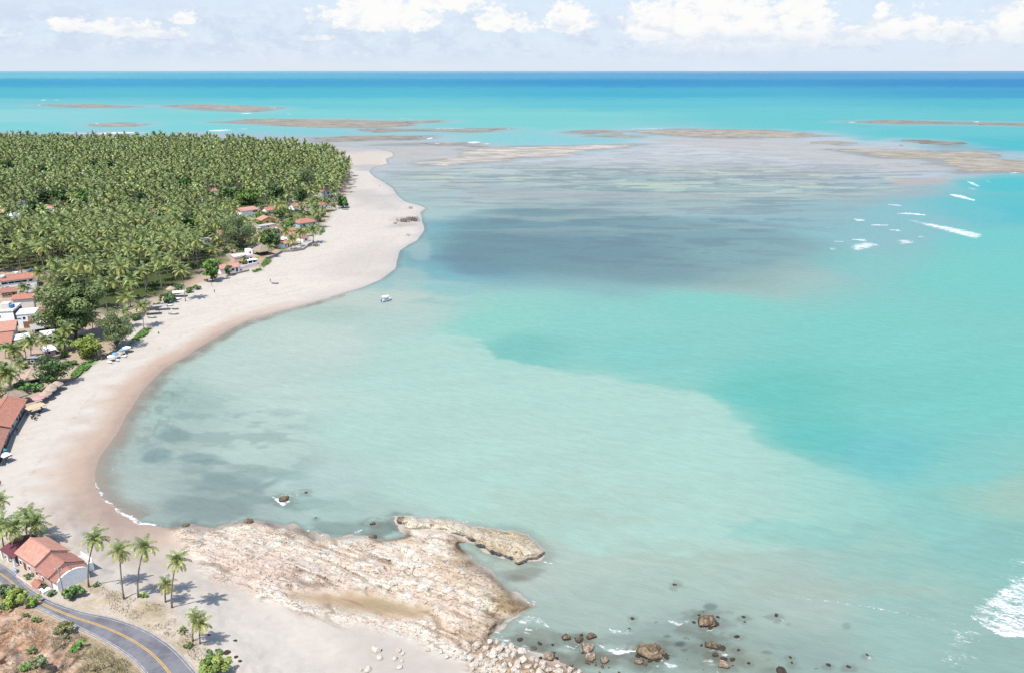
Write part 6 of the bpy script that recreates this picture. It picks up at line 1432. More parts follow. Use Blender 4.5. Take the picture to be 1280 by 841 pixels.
    # beach bar at the left frame: its sea wall runs down the picture
    for lab, a, b, d, h, rh, tl in (('long beach bar with a weathered red tiled roof facing the sand', (13, 545), (33, 511), 8.5, 3.1, 1.6, 'tile'), ('second beach bar with a brownish red roof at the left frame', (-3, 583), (12, 545.5), 7.5, 2.8, 1.4, 'tile_old')):
        t = house(lab, a, b, d, h, 'gx', rh, 'grey_wall', tl, [(.2, .9, 1.6, 1.4), (.45, .9, 1.6, 1.4), (.7, .9, 1.6, 1.4), (.9, .9, 1.2, 1.4)], (.58, 1.0, 2.1), name='beach_bar', cat='beach bar', ov=.7)
        mb = MB(); mb.box(-t['_w'] / 2, t['_w'] / 2, -.9, -.75, -.5, .8); mb.build('terrace_wall', M['stone_wall'], t)
    house('orange-tiled villa of two storeys half hidden by palms', (403, 248.5), (418.5, 247), 8, 5.4, 'hip', 1.7, 'grey_wall', 'tile_new', [(.2, 3.2, 1.6, 1.3), (.5, 3.2, 2.2, 1.6), (.82, 3.2, 1.4, 1.3), (.25, .6, 1.6, 1.4), (.78, .6, 1.8, 1.6)], (.5, 1.2, 2.2), [(.5, 3, 1.6, 1.3)])
    house('small cottage with a red hipped roof below the villa', (400, 261.5), (411, 260), 6, 2.7, 'hip', 1.7, 'white', 'tile_old', [(.3, .9, 1.3, 1.1), (.75, .9, 1.3, 1.1)])
    house('white cottage with a patched red and cream roof', (368, 263), (386, 260), 6, 2.6, 'gx', 1.6, 'white', 'tile', [(.3, .9, 1.5, 1.1), (.7, .9, 1.5, 1.1)], (.5, 1.0, 2.1))
    house('long blank white house with a low orange roof', (303, 271.5), (324, 268.5), 7, 3.8, 'shed', 1.4, 'white', 'tile_new', [(.78, 2.3, 4.0, 1.0)])
    house('white house with an orange right wing and brown porch', (334, 268.5), (352, 266.5), 8, 2.8, 'gx', 1.7, 'white', 'tile', [(.2, 1.0, 1.2, 1.1)], (.68, 3.4, 2.2))
    house('yellow gabled house with an orange-edged roof', (327, 281.5), (345, 279.5), 9, 2.9, 'gy', 1.9, 'yellow', 'tile_new', [(.42, .9, 2.0, 1.3)], (.75, 1.0, 2.1))
    house('pinkish walled court in front of the yellow house', (326, 287), (345, 284), 5, 1.9, 'flat', .1, 'cream', 'concrete', [(.5, .6, 1.2, .9)])
    house('house with a broad red hipped roof and blue-grey wall', (375, 285), (396, 282), 9, 2.6, 'hip', 2.3, 'blue_wall', 'tile', [(.25, .9, 1.5, 1.2), (.6, .9, 1.5, 1.2)], (.85, 1.1, 2.1))
    hV = house('orange-roofed house with a pale tank on its roof', (344, 295), (354, 292.5), 7, 2.6, 'shed', 1.4, 'white', 'tile', [(.5, .9, 1.2, 1.1)])
    tank('pale blue tank on the orange roof by the round mango', on_roof(hV, .6, .35, 3.0), .8, 1.2, 'tank_white')
    house('house with a dark porch under a brown-red roof', (360, 294.5), (371.5, 292), 6, 2.4, 'gx', 1.2, 'brown_wall', 'tile', [(.5, .6, 4.0, 1.3)])
    house('low tiled house between the palms by the seawall', (360, 301), (371, 298.5), 6, 2.4, 'gx', 1.5, 'white', 'tile_new', [(.5, .8, 2.0, 1.1)])
    house('small white house behind the seawall lawn', (354, 311), (363, 308.5), 6, 2.6, 'gx', 1.2, 'white', 'tile_new', [(.4, .9, 1.0, 1.0)], (.75, .9, 2.0))
    house('little red-roofed house closest to the sand', (379, 303), (386, 301.5), 6, 2.6, 'hip', 1.5, 'white', 'tile', [(.5, .8, 1.6, 1.1)])
    house('open grey-thatched beach kiosk on the lawn', (326, 320.5), (340, 318), 8, 2.3, 'thatch', 3.0, 'dark_wall', 'thatch', posts=True, name='thatched_hut', cat='hut', ov=1.0)
    house('small white-roofed pavilion beside the kiosk', (338, 311.5), (347, 309.5), 5, 2.2, 'hip', 1.4, 'white', 'fibre', posts=True, name='pavilion', cat='pavilion')
    hW = house('white flat-roofed beach house with pink front and roof terrace', (294, 332), (317, 329), 8, 4.0, 'flat', .2, 'pink', 'white_roof', [(.55, 2.4, 1.2, 1.1), (.72, 2.4, 1.2, 1.1), (.88, 2.4, 1.2, 1.1), (.3, .7, 1.6, 1.2)], (.45, 1.1, 2.1), parapet=.7)
    w, d = hW['_w'], hW['_d']; mb = MB(); mb.box(w * .28, w * .56, d * .2, d * .8, 4.2, 6.8); mb.build('tower', M['white'], hW)
    mb = MB(); mb.box(w * .38, w * .46, d * .2 - .05, d * .2 + .02, 5.0, 6.0); mb.build('window', M['pane'], hW)
    mb = MB(); mb.box(w * .1, w * .62, -3.4, -.05, 2.3, 2.5); mb.build('porch_roof', M['white'], hW)
    for x in (.11, .36, .61): mb = MB(); mb.box(w * x - .12, w * x + .12, -3.3, -3.05, -.4, 2.297); mb.build('post', M['white'], hW)
    mb = MB(); mb.box(w * .15, w * .58, -.07, .02, .1, 2.0); mb.build('porch_opening', M['dark_wall'], hW)
    house('low white beach house with a stepped orange roof', (276, 343), (300, 339.5), 7, 2.6, 'gx', 1.4, 'white', 'tile_new', [(.3, .9, 1.4, 1.1), (.65, .9, 1.4, 1.1)], (.85, 1.0, 2.1))
    house('pinkish house glimpsed between palm trunks inland', (275, 300), (284, 298.5), 7, 3.6, 'gx', 1.4, 'pink', 'tile_old', [(.5, 1.0, 1.6, 1.2)])
    house('bare cream hut among the palms behind the white house', (255, 306), (266, 304.5), 6, 2.6, 'flat', .1, 'cream', 'concrete', [(.6, .9, 1.4, 1.0)])
    house('small orange-roofed hut under the casuarina', (301, 306), (308, 304.5), 5, 2.4, 'gx', 1.2, 'dark_wall', 'tile', [(.5, .9, 1.0, .9)])
    house('orange-roofed farm house alone in the grove', (261, 244), (272, 243), 8, 2.8, 'gx', 1.8, 'white', 'tile', [(.4, 1.0, 1.6, 1.1)])
    house('tiny orange-roofed hut deep in the grove', (112, 239.5), (119, 239), 7, 2.8, 'gx', 1.9, 'blue_wall', 'tile', [(.5, 1, 1.6, 1.1)])
    house('brown-red roofed house in a grove clearing', (185, 271), (198, 270), 7, 2.8, 'gx', 1.6, 'grey_wall', 'tile_old', [(.5, 1, 1.6, 1.1)])
    house('pale flat-roofed house at the left of the grove', (22, 259), (33, 258), 8, 3.4, 'flat', .2, 'white', 'concrete', [(.5, 1, 2.0, 1.2)])
    house('white house with a pale roof at the left of the grove, the lower one', (12, 278), (28, 276.5), 8, 3.6, 'shed', .9, 'white', 'white_roof', [(.3, 1, 1.8, 1.3), (.7, 1, 1.8, 1.3)])
    house('orange roof at the left frame in the grove', (-5, 272), (7, 271), 8, 3.0, 'gx', 1.7, 'cream', 'tile_new', [(.7, 1, 1.6, 1.2)])
    house('far orange roof at the left frame in the grove', (0, 241.5), (7, 241), 8, 3.0, 'gx', 1.8, 'cream', 'tile', [(.7, 1, 1.6, 1.2)])
    house('white hut peeping from the grove below the vivid green tree', (60, 266), (68, 265.5), 6, 3.0, 'gx', 1.3, 'white', 'tile_new', [(.5, 1, 1.4, 1.1)])
    # seawalls
    def wall_line(label, pts, h, t, mat, name='seawall', cat='wall'):
        mb = MB(); a = [G(*p) for p in pts]
        for i in range(len(a) - 1):
            p, q = a[i], a[i + 1]; n = (q - p).cross(Vector((0, 0, 1))).normalized() * t / 2; u = Vector((0, 0, 1))
            v = [p - n, q - n, q + n, p + n]; mb.add([tuple(x - u * .6) for x in v] + [tuple(x + u * h) for x in v], [(0, 3, 2, 1), (4, 5, 6, 7), (0, 1, 5, 4), (1, 2, 6, 5), (2, 3, 7, 6), (3, 0, 4, 7)])
        tag(mb.build(name, M[mat]), label, cat)
    wall_line('grey stone seawall below the kiosk lawn', [(332, 325), (342, 322), (352, 316), (366, 315), (378, 313)], 1.3, .5, 'stone_wall')
    wall_line('pale concrete seawall ramp beside the last palms', [(378, 313), (389, 305.5), (392, 303)], 1.2, .7, 'concrete')
    wall_line('white garden wall before the flat-roofed beach house', [(299, 337.5), (310, 334), (322, 331)], 1.5, .3, 'white', 'garden_wall')
    wall_line('rough stone wall on the sand below the orange-roofed house', [(283, 346.5), (296, 342.5), (311, 339)], .9, .9, 'stone_wall')
    wall_line('dark wicker fence at the back of the beach by the creeper', [(127, 450), (140, 442), (150, 436)], 1.0, .2, 'wood', 'fence', 'fence')
    wall_line('low log fence below the dark almond tree', [(80, 478), (96, 473)], .7, .5, 'wood', 'fence', 'fence')

def roadside_house():
    # long axis read from the ridge; three stepped roofs
    z = gz(52, 722); z = PZ - .3
    A, B = P(22, 706, z), P(73, 741, z)
    ax = (B - A); L = ax.length; rz = math.atan2(ax.y, ax.x)
    gb = P(105, 726, z); wdt = abs((gb - B).dot(Vector((-math.sin(rz), math.cos(rz), 0))))
    wdt = min(max(wdt, 6.0), 9.5)
    t = thing('house', 'pink roadside house with three stepped orange tiled roofs and a white gable end', 'house', A, rz)
    segs = [(.06, .56, 3.5, 5.1, 'tile_new', 0.0), (.46, .88, 2.9, 4.4, 'tile_old', -.15), (.86, 1.0, 2.5, 3.5, 'tile_old', .1)]
    for i, (a, b, e, r, tm, off) in enumerate(segs):
        x0, x1 = a * L, b * L
        if i == 1: x0 = .56 * L + .01
        mb = MB(); y0, y1 = off, wdt - off
        mb.box(x0, x1 - .012, y0, y1, -2.0, e - .05); ym = (y0 + y1) / 2
        s = x1 - .012
        if i < 2: mb.add([(s - .2, y0, e - .05), (s - .2, y1, e - .05), (s - .2, ym, r - .12), (s, y0, e - .05), (s, y1, e - .05), (s, ym, r - .12)], [(0, 2, 1), (3, 4, 5), (0, 3, 5, 2), (2, 5, 4, 1)])
        if i == 0: mb.add([(x0, y0, e - .05), (x0, y1, e - .05), (x0, ym, r - .12), (x0 + .2, y0, e - .05), (x0 + .2, y1, e - .05), (x0 + .2, ym, r - .12)], [(0, 1, 2), (3, 5, 4), (0, 2, 5, 3), (2, 1, 4, 5)])
        mb.build('wall', M['pink'] if i < 2 else M['white'], t)
        roof_gable(0, y0, y1, e, r, .42, .13, 'x', x0 + (.25 if i == 0 else .45), x1 - .35 if i < 2 else x1 - .25).build('roof', M[tm], t)
    # rounded white gable end
    mb = MB(); x = L; prof = [(0, -2.2), (0, 2.45)] + [(wdt * k / 8, 2.45 + 1.15 * math.sin(math.pi * k / 8) ** .8) for k in range(1, 8)] + [(wdt, 2.45), (wdt, -2.2)]
    mb.add([(x + .0, y, zz) for y, zz in prof] + [(x + .28, y, zz) for y, zz in prof], [tuple(range(len(prof)))[::-1], tuple(range(len(prof), 2 * len(prof)))] + [(k, (k + 1) % len(prof), (k + 1) % len(prof) + len(prof), k + len(prof)) for k in range(len(prof))])
    mb.build('gable_wall', M['white'], t)
    for f, s, w, h in ((.12, .9, .9, 1.0), (.34, .9, .9, 1.0), (.52, .9, .8, .9), (.70, .9, .9, .9)):
        x = f * L; fr = MB(); e = .08; y = 0 if f < .56 else -.15
        for q in ((x - w / 2 - e, x + w / 2 + e, s - e, s), (x - w / 2 - e, x + w / 2 + e, s + h, s + h + e), (x - w / 2 - e, x - w / 2, s + .002, s + h - .002), (x + w / 2, x + w / 2 + e, s + .002, s + h - .002)): fr.box(q[0], q[1], y - .06, y + .03, q[2], q[3])
        o = fr.build('window', M['white'], t); pn = MB(); pn.box(x - w / 2 + .002, x + w / 2 - .002, y - .02, y + .02, s + .002, s + h - .002); pn.build('pane', M['pane'], o)
    mb = MB(); mb.box(.22 * L - .45, .22 * L + .45, -.05, .03, 0, 2.0); o = mb.build('door', M['door'], t); hb = MB(); hb.box(.22 * L + .3, .22 * L + .36, -.1, -.052, .95, 1.05); hb.build('handle', M['concrete'], o)
    # seaward terrace
    mb = MB(); mb.box(.6 * L, .86 * L, wdt + .02, wdt + 2.2, -2, 1.6); mb.build('terrace', M['white'], t); mb = MB(); mb.box(.62 * L, .84 * L, wdt + .5, wdt + 2.0, 1.603, 1.7); mb.build('terrace_floor', M['concrete'], t)
    for yy in (wdt + 2.05,):
        mb = MB(); mb.box(.6 * L, .86 * L, yy, yy + .12, 1.703, 2.4); mb.build('parapet', M['white'], t)
    # maroon sheet awning over the road end
    mb = MB(); a0, a1 = -.30 * L, .06 * L - .1
    v = [(a0, -.9, 2.3), (a1, -.9, 2.3), (a1, wdt * .5, 3.4), (a0, wdt * .5, 3.4), (a1, wdt * .95, 2.6), (a0, wdt * .95, 2.6)]
    mb.add(v + [(x, y, zz + .08) for x, y, zz in v], [(0, 3, 2, 1), (3, 5, 4, 2), (6, 7, 8, 9), (9, 8, 10, 11), (0, 1, 7, 6), (1, 2, 8, 7), (2, 4, 10, 8), (3, 0, 6, 9), (5, 3, 9, 11), (4, 5, 11, 10)]); mb.build('awning', M['maroon'], t)
    for x in (a0 + .2, (a0 + a1) / 2, a1 - .3):
        mb = MB(); mb.box(x - .16, x + .16, -.8, -.48, -1.5, 2.3); mb.build('pillar', M['white'], t)
    mb = MB(); mb.box(a0 + .4, a1 - .2, wdt * .5, wdt * .56, -1, 2.6); mb.build('back_wall', M['dark_wall'], t)
    # pink garden wall and tiled gate along the verge
    def local(x, y): c, s = math.cos(rz), math.sin(rz); return Vector((A.x + c * x - s * y, A.y + s * x + c * y, z))
    g = thing('garden_wall', 'pink garden wall with a small tiled gate cap beside the road', 'garden wall', local(.62 * L, -2.2), rz)
    mb = MB(); mb.box(-5.2, 1.2, -.1, .1, -1, .75); mb.box(1.203, 4.2, -.1, .1, -1, 1.15); mb.build('wall', M['pink'], g)
    mb = MB(); mb.box(.9, 2.9, .103, 1.4, -1, 1.3); mb.build('gate_house', M['pink'], g)
    roof_gable(0, .103, 1.4, 1.32, 1.75, .25, .1, 'x', .9, 2.9).build('gate_roof', M['tile'], g)
    mb = MB(); mb.box(3.0, 4.8, .103, 1.6, -1, .9); mb.build('white_box', M['white'], g)
    g2 = thing('cloth_bundle', 'pale blue tarp heaped on the verge below the orange roof', 'tarp', local(.16 * L, -1.4) , rz)
    me = rock_mesh(77, 3, .3, .8); me.materials.append(M['tarp']); o = link('tarp', me, g2); o.scale = (.95, .75, .9); o.location = (0, 0, .35)
    # pole
    pz = gz(80.5, 748); p = thing('utility_pole', 'pale concrete utility pole at the corner of the roadside house', 'utility pole', P(80.5, 748, pz))
    mb = MB(); mb.tube([(0, 0, -.4), (0, 0, 7.0)], [.17, .11], 8); mb.build('pole', M['concrete'], p)
    mb = MB(); mb.box(-.7, .7, -.06, .06, 6.35, 6.47); mb.build('crossarm', M['wood'], p)
    for x in (-.6, 0.0, .6): mb = MB(); mb.lathe([(.05, 6.473), (.07, 6.55), (.03, 6.63), (.005, 6.64)], 8, x, 0); mb.build('insulator', M['white'], p)
    BOXES.append((0, 660, 110, 745, 150))
M['tarp'] = simple_mat('blue_tarp', (.30, .42, .56, 1), .7, .15, 2)

# ------------------------------------------------------------------ people, boats, beach things
def person_mesh(pose, seed, shirt):
    me = bpy.data.meshes.new('person_base')
    if pose == 'stand':
        V = [(0, 0, .95), (0, .01, 1.2), (0, 0, 1.42), (0, .02, 1.53), (0, 0, 1.68), (.1, 0, .88), (.12, .03, .48), (.12, 0, .06), (.12, -.12, .03), (-.1, 0, .88), (-.13, -.03, .48), (-.14, .04, .06), (-.14, -.08, .03), (.19, 0, 1.39), (.27, .02, 1.1), (.26, -.1, .86), (-.19, 0, 1.39), (-.28, .03, 1.1), (-.27, -.06, .85)]
    else:  # sitting on the sand
        V = [(0, .1, .12), (0, .12, .38), (0, .06, .6), (0, .05, .71), (0, .02, .86), (.1, .05, .13), (.14, -.32, .42), (.14, -.55, .06), (.14, -.66, .04), (-.1, .05, .13), (-.14, -.30, .44), (-.14, -.52, .06), (-.14, -.63, .04), (.19, .05, .57), (.26, -.1, .36), (.2, -.3, .40), (-.19, .05, .57), (-.27, -.08, .36), (-.2, -.28, .42)]
    E = [(0, 1), (1, 2), (2, 3), (3, 4), (0, 5), (5, 6), (6, 7), (7, 8), (0, 9), (9, 10), (10, 11), (11, 12), (2, 13), (13, 14), (14, 15), (2, 16), (16, 17), (17, 18)]
    Rr = [(.15, .11), (.14, .1), (.14, .09), (.055, .055), (.1, .115), (.09, .09), (.062, .062), (.042, .042), (.035, .03)] + [(.09, .09), (.062, .062), (.042, .042), (.035, .03)] + [(.06, .06), (.042, .042), (.03, .03)] * 2
    me.from_pydata(V, E, []); o = bpy.data.objects.new('person_base', me); C.objects.link(o)
    sk = o.modifiers.new('Skin', 'SKIN'); sb = o.modifiers.new('Subdivision', 'SUBSURF'); sb.levels = sb.render_levels = 1
    for v, r in zip(me.skin_vertices[0].data, Rr): v.radius = r
    me.skin_vertices[0].data[0].use_root = True
    dg = bpy.context.evaluated_depsgraph_get(); out = bpy.data.meshes.new_from_object(o.evaluated_get(dg)); bpy.data.objects.remove(o)
    out.materials.clear()
    for m in (M['skin'], M[shirt], M['shirt_dark'], M['hair']): out.materials.append(m)
    hz = V[4][2]; sh = V[2][2]; hip = V[0][2]
    for p in out.polygons:
        x, y, zz = p.center; p.use_smooth = True
        if zz > hz + .02 or (zz > hz - .05 and y > V[4][1] + .04): p.material_index = 3
        elif zz > sh + .07: p.material_index = 0
        elif zz > hip + .02 and abs(x) < .24: p.material_index = 1
        elif zz > hip - .36 and abs(x) < .22: p.material_index = 2
        else: p.material_index = 0
    return out
def person(label, px, py, mesh, rz=0.0, dz=0.0, group=None):
    o = link('person', mesh); o.location = G(px, py, dz); o.rotation_euler = (0, 0, rz); return tag(o, label, 'person', group)

def hull_mesh(mb, L, B, D, sheer=.25, full=.5):
    n = 11; rows = []
    for i in range(n):
        s = i / (n - 1); x = -L / 2 + L * s
        w = B / 2 * (1 - max(0, (s - full) / (1 - full)) ** 2.2) * (.82 + .18 * min(1, s * 4)); w = max(w, .02)
        zt = D + sheer * max(0, s - .3) ** 2 * 2; kz = D * .55 * max(0, (s - .75) / .25) ** 2
        rows.append([(x, -w, zt), (x, -w * .86, D * .4 + kz * .6), (x, -w * .4, kz * .9), (x, 0, kz), (x, w * .4, kz * .9), (x, w * .86, D * .4 + kz * .6), (x, w, zt)])
    b = len(mb.v)
    for r in rows: mb.v += r
    for i in range(n - 1):
        for k in range(6): mb.f.append((b + i * 7 + k, b + i * 7 + k + 1, b + (i + 1) * 7 + k + 1, b + (i + 1) * 7 + k)[::-1])
    mb.f.append(tuple(b + k for k in range(7)))
    return rows
def motor_boat():
    p = P(483.5, 376.5, 0); a, b = P(478, 378, 0), P(490, 374, 0); rz = math.atan2((b - a).y, (b - a).x) * .75
    t = thing('motor_boat', 'white motor boat with a flat canopy moored in the green bay', 'boat', p, rz)
    L = 5.4; mb = MB(); rows = hull_mesh(mb, L, 2.0, .95, .35); mb.build('hull', M['boat_white'], t, False)
    mb = MB(); pr = [(r[1][0], r[1][1] * 1.02, r[1][2] * .9) for r in rows]
    for i in range(len(rows) - 1):
        for sg in (1, -1):
            q0, q1 = rows[i], rows[i + 1]; z0, z1 = .08, .42
            mb.quad((q0[1][0], sg * abs(q0[1][1]) - sg * -.015, z0 + q0[3][2]), (q1[1][0], sg * abs(q1[1][1]) + sg * .015, z0 + q1[3][2]), (q1[1][0], sg * (abs(q1[1][1]) * .94 + abs(q1[0][1]) * .06 + .02), z1 + q1[3][2] * .6), (q0[1][0], sg * (abs(q0[1][1]) * .94 + abs(q0[0][1]) * .06 + .02), z1 + q0[3][2] * .6))
    mb.build('hull_stripe', M['boat_blue'], t)
    mb = MB(); b0 = len(mb.v)
    for i in range(1, 11): mb.v += [(rows[i][0][0], rows[i][0][1] * .92, .62), (rows[i][6][0], rows[i][6][1] * .92, .62)]
    for i in range(9): mb.f.append((b0 + 2 * i, b0 + 2 * i + 2, b0 + 2 * i + 3, b0 + 2 * i + 1))
    mb.build('deck', M['boat_white'], t)
    mb = MB(); mb.box(-2.2, 1.0, -.95, .95, 2.35, 2.45); mb.build('canopy', M['white_cloth'], t)
    for x in (-2.1, .9):
        for y in (-.85, .85): mb = MB(); mb.tube([(x, y * .95, .7), (x, y, 2.35)], [.035, .035], 6); mb.build('canopy_post', M['boat_white'], t)
    for x in (-1.2, .1): mb = MB(); mb.box(x - .22, x + .22, -.75, .75, .62, 1.0); mb.build('seat', M['boat_white'], t)
    mb = MB(); mb.box(-3.05, -2.62, -.28, .28, .25, 1.35); mb.build('outboard_motor', M['boat_blue'], t)
def canoe(label, px, py, L, mat, rz, name='canoe', B=.9):
    t = thing(name, label, 'boat', G(px, py, .02), rz); mb = MB(); n = 11; r_ = []
    for i in range(n):
        s = i / (n - 1) * 2 - 1; w = B / 2 * (1 - abs(s) ** 2.4) + .02; x = s * L / 2; zt = .5 + .22 * abs(s) ** 3; zb = .25 * abs(s) ** 4
        r_.append([(x, -w, zt), (x, -w * .8, .2 + zb * .7), (x, 0, zb), (x, w * .8, .2 + zb * .7), (x, w, zt), (x, w * .86, zt), (x, w * .6, .26 + zb * .6), (x, 0, .1 + zb), (x, -w * .6, .26 + zb * .6), (x, -w * .86, zt)])
    for r in r_: mb.v += r
    for i in range(n - 1):
        for k in range(10): k2 = (k + 1) % 10; mb.f.append((i * 10 + k, (i + 1) * 10 + k, (i + 1) * 10 + k2, i * 10 + k2))
    mb.build('hull', M[mat], t)
    for x in (-.25, .2): mb = MB(); w = B * .36; mb.box(x * L - .12, x * L + .12, -w, w, .36, .4); mb.build('thwart', M['wood'], t)
def parasol(label, px, py, mat, r=1.4, group=None, tilt=(0, 0)):
    t = thing('parasol', label, 'parasol', G(px, py), 0, group); t.rotation_euler = (tilt[0], tilt[1], 0)
    mb = MB(); mb.tube([(0, 0, -.2), (0, 0, 2.35)], [.035, .03], 6); mb.build('pole', M['white'], t)
    mb = MB(); n = 8; b = [(r * math.cos(6.2832 * k / n), r * math.sin(6.2832 * k / n), 1.85) for k in range(n)]
    mb.add(b + [(x, y, z - .14) for x, y, z in b] + [(0, 0, 2.45)], [(k, (k + 1) % n, 2 * n) for k in range(n)] + [(k + n, (k + 1) % n + n, (k + 1) % n, k) for k in range(n)]); mb.build('canopy', M[mat], t)
def thatch_parasol(label, px, py, r=1.9, group=None):
    t = thing('thatched_parasol', label, 'parasol', G(px, py), random.uniform(0, 6), group)
    mb = MB(); mb.tube([(0, 0, -.3), (0, 0, 2.6)], [.09, .07], 6); mb.build('pole', M['wood'], t)
    mb = MB(); mb.lathe([(r, 1.75), (r * .97, 1.98), (r * .62, 2.45), (r * .25, 2.95), (.02, 3.15)], 13); mb.f.append(tuple(range(13))); mb.build('canopy', M['thatch_light'], t)
def table_set(label, px, py, mat='boat_white', rz=0.0, group=None):
    t = thing('table', label, 'table', G(px, py), rz, group); mb = MB(); mb.box(-.45, .45, -.45, .45, .70, .75); mb.build('tabletop', M[mat], t)
    for x in (-.38, .38):
        for y in (-.38, .38): mb = MB(); mb.box(x - .03, x + .03, y - .03, y + .03, 0, .698); mb.build('leg', M[mat], t)
def chair(label, px, py, mat, rz, group):
    t = thing('chair', label, 'chair', G(px, py), rz, group); mb = MB(); mb.box(-.25, .25, -.25, .25, .40, .45); mb.build('seat', M[mat], t); mb = MB(); mb.box(-.25, .25, .21, .26, .453, .9); mb.build('backrest', M[mat], t)
    for x in (-.2, .2):
        for y in (-.2, .2): mb = MB(); mb.box(x - .025, x + .025, y - .025, y + .025, 0, .398); mb.build('leg', M[mat], t)
def awning(label, px, py, w, d, h, mat, rz, name='awning', cat='awning'):
    t = thing(name, label, cat, G(px, py), rz); mb = MB(); mb.add([(-w / 2, -d / 2, h - .25), (w / 2, -d / 2, h - .25), (w / 2, 0, h), (-w / 2, 0, h), (w / 2, d / 2, h - .2), (-w / 2, d / 2, h - .2)] + [(-w / 2, -d / 2, h - .2), (w / 2, -d / 2, h - .2), (w / 2, 0, h + .05), (-w / 2, 0, h + .05), (w / 2, d / 2, h - .15), (-w / 2, d / 2, h - .15)],
        [(0, 3, 2, 1), (3, 5, 4, 2), (6, 7, 8, 9), (9, 8, 10, 11), (0, 1, 7, 6), (4, 5, 11, 10), (1, 2, 8, 7), (2, 4, 10, 8), (3, 0, 6, 9), (5, 3, 9, 11)]); mb.build('canopy', M[mat], t)
    for x in (-w / 2 + .1, w / 2 - .1):
        for y in (-d / 2 + .1, d / 2 - .1): mb = MB(); mb.tube([(x, y, -.3), (x, y, h - .22)], [.05, .05], 6); mb.build('post', M['wood'], t)

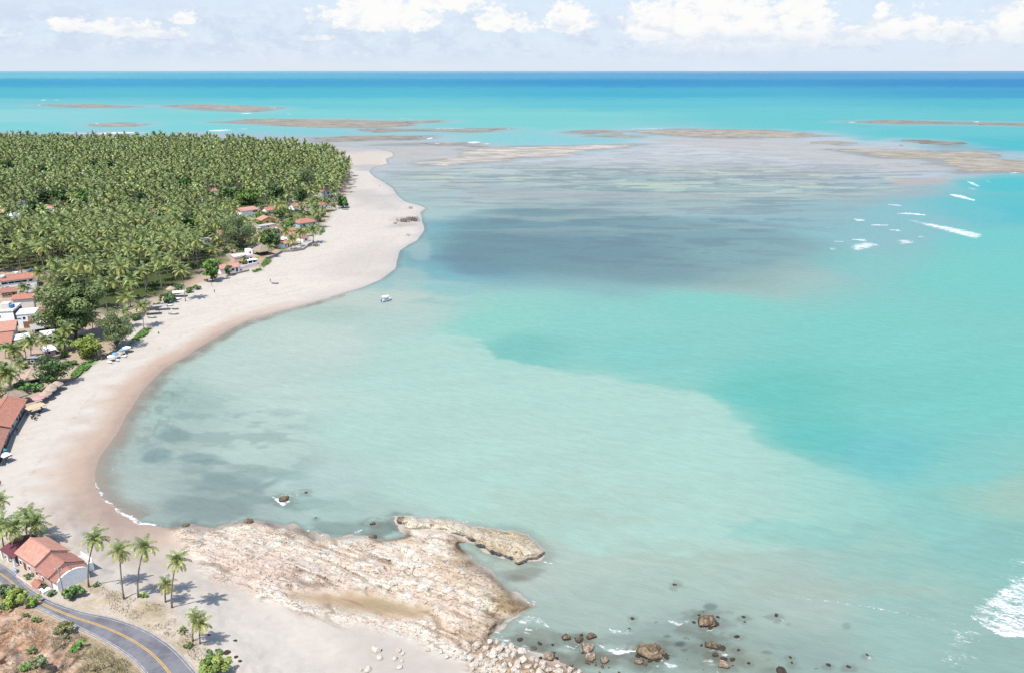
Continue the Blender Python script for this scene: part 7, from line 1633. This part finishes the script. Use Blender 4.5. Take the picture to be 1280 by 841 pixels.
def beach_things():
    motor_boat()
    canoe('grey-blue canoe lying alone on the wide sand', 344, 355, 3.6, 'boat_grey', -.06)
    canoe('pale green open boat on the sand below the net shelters', 217, 393, 4.4, 'boat_green', .12, 'rowing_boat', 1.4)
    canoe('pale blue boat under the palms behind the beach', 174.5, 397, 3.4, 'tarp', .1, 'rowing_boat', 1.3); canoe('sea-green boat in front of the net shelter', 190, 397.5, 4.0, 'boat_green', .05, 'rowing_boat', 1.3)
    canoe('white hull resting beneath the flat green shrub', 222, 374.5, 3.6, 'boat_white', .2, 'rowing_boat', 1.4); canoe('small dark canoe beside the pale green open boat', 219, 387, 3.0, 'boat_grey', .1); canoe('white boat pulled up by the sheet roof', 212, 382.5, 3.2, 'boat_white', .3, 'rowing_boat', 1.4)
    canoe('weathered canoe by the villa trees on the upper sand', 432, 262.5, 4.6, 'boat_grey', .1)
    awning('black net shelter on posts behind the beach', 190, 393, 6.0, 3.4, 2.4, 'black', .35, 'shelter', 'shelter'); awning('grey sheet shelter joined to the black net shelter', 201, 387.5, 6.0, 3.0, 2.3, 'fibre', .35, 'shelter', 'shelter'); awning('white boat roof on posts among the palms', 224, 371, 5.5, 3.6, 2.5, 'white_roof', .15, 'shelter', 'shelter')
    thatch_parasol('dark thatched parasol inland of the boat roofs', 214, 366, 2.2)
    parasol('white parasol beside the blue one, nearer pair on the sand', 139.5, 451, 'white_cloth', 1.3); parasol('bright blue parasol, nearer of two on the sand', 144, 447.5, 'blue_cloth', 1.15, None, (.1, .2)); parasol('bright blue parasol, farther of two on the sand', 153.5, 443, 'blue_cloth', 1.15); parasol('large white parasol at the far end of the beach tables', 159, 440, 'white_cloth', 1.6)
    table_set('white table on the sand at the end of the parasol row', 138, 454); table_set('white table below the far blue parasol', 156, 446.5); table_set('white table between the two parasol pairs', 147, 451.5)
    for i, (x, y, r) in enumerate([(135, 453.5, .4), (141, 454.5, 2.0), (153, 446.5, .8), (158.5, 445, 2.6), (146, 449.5, 1.2)]): chair('white chair among the beach parasols', x, y, 'boat_white', r, 'chairs among the beach parasols')
    person('person in dark clothes seated by the far blue parasol', 152, 445, person_mesh('sit', 1, 'shirt_dark'), 1.0)
    for i, (x, y, r) in enumerate([(72, 487, 2.1), (64, 493.5, 2.0), (58, 499, 2.0), (66, 490, 1.8)]): thatch_parasol(['round thatched parasol at the head of the row on the sand', 'thatched parasol in the middle of the row', 'thatched parasol closest to the pink one', 'shaggy thatched parasol behind the head of the row'][i], x, y, r)
    parasol('faded pink parasol at the foot of the thatched row', 49.5, 504, 'pink_cloth', 1.8); 
    awning('tan cloth awning stretched beside the beach bar', 44.5, 515.5, 5.4, 3.4, 2.3, 'tan_cloth', 1.05); awning('teal cloth awning against the second beach bar', 2.5, 572, 2.6, 1.8, 2.2, 'teal_cloth', 1.2); awning('white market canopy beside the second beach bar', 7, 577, 2.4, 2.6, 2.2, 'white_cloth', 1.2)
    for i, (x, y, r) in enumerate([(40, 523.5, .3), (43, 522, 1.4), (46, 523, 2.2), (49, 517, .6), (51, 514.5, 1.9), (53, 511, 2.8), (44.5, 525, 3.5)]): chair('dark chair on the sand before the tan awning', x, y, 'black', r, 'dark chairs at the beach bar')
    table_set('dark table beside the tan awning', 47, 519.5, 'wood', .4); table_set('low table at the pink parasol', 53, 506.5, 'wood', .2)
    person('person in a red shirt seated at the tan awning', 48.5, 519.5, person_mesh('sit', 2, 'shirt_red'), 1.5)
    person('person in dark shirt standing by the beach bar wall', 22, 540, person_mesh('stand', 3, 'shirt_dark'), 1.0); person('person in a red shirt beside the second beach bar', 1, 607, person_mesh('stand', 3, 'shirt_red'), 1.0)
    st = person_mesh('stand', 4, 'shirt_red'); sd_ = person_mesh('stand', 5, 'shirt_dark'); sbl = person_mesh('stand', 6, 'shirt_blue')
    person('person in red standing beside the grey-blue canoe', 338.2, 352.8, st, .4); person('person in dark clothes walking on the sand below the green tree', 268.3, 366.3, sd_, 1.2); person('person in dark clothes by the stone wall under the trees', 265, 358.5, sd_, 2.0); person('person in blue near the bright green tree', 259.5, 353.5, sbl, .6)
    person('person seated alone on the open sand below the slender palm', 198.4, 416.8, person_mesh('sit', 7, 'shirt_dark'), .4)
    person('person far out on the sand flats, the left of two', 590.3, 209, sd_, 0); person('person far out on the sand flats, the right of two', 592.5, 209, sbl, 1.0); person('person crossing the bright sand beyond the grove', 474.8, 233.5, sd_, .8)
    # dry brushwood on the sand point
    def brush(label, px, py, w, h, n, seed, tint=(.30, .235, .19, 1)):
        R = random.Random(seed); t = thing('dry_brushwood', label, 'brushwood', G(px, py)); mb = MB()
        for i in range(n):
            x, y = R.gauss(0, w * .26), R.gauss(0, w * .16); ln = h * R.uniform(.5, 1.2); dx, dy = R.uniform(-.5, .5), R.uniform(-.5, .5)
            mb.tube([(x, y, -.1), (x + dx * ln * .5, y + dy * ln * .5, ln * .6), (x + dx * ln, y + dy * ln, ln)], [.09, .06, .02], 4, False)
            mb.tube([(x + dx * ln * .4, y + dy * ln * .4, ln * .5), (x + dx * ln * .4 + R.uniform(-.7, .7), y + R.uniform(-.7, .7) + dy * ln * .4, ln * .95)], [.05, .02], 4, False)
        mb.build('twigs', M['wood'], t)
    brush('thicket of dry sticks on the sand point, left clump', 504.5, 277.5, 7, 2.6, 90, 1); brush('thicket of dry sticks on the sand point, right clump', 517, 276.5, 7, 3.0, 110, 2); brush('loose dry sticks between the two thickets', 511, 274.5, 6, 2.2, 36, 3); brush('small heap of dry sticks at the left of the sand point', 494.5, 280, 3, 1.2, 20, 4); brush('scattered sticks near the tip of the sand point', 513, 261, 6, 1.6, 18, 5); brush('few sticks low on the sand point', 510, 295, 5, 1.4, 14, 6)
    brush('tangle of dead branches at the end of the seawall', 394.5, 308, 5, 1.6, 60, 7); brush('dead branches under the casuarina at the beach edge', 146, 437, 4, 1.2, 40, 8)
village(); roadside_house(); plant_things(); plant_palms(); village_filler(); plant_grove(); ground_cover(); place_rocks(); beach_things()
for o in bpy.data.objects:
    for k in ('_d', '_w', '_h'):
        if k in o: del o[k]
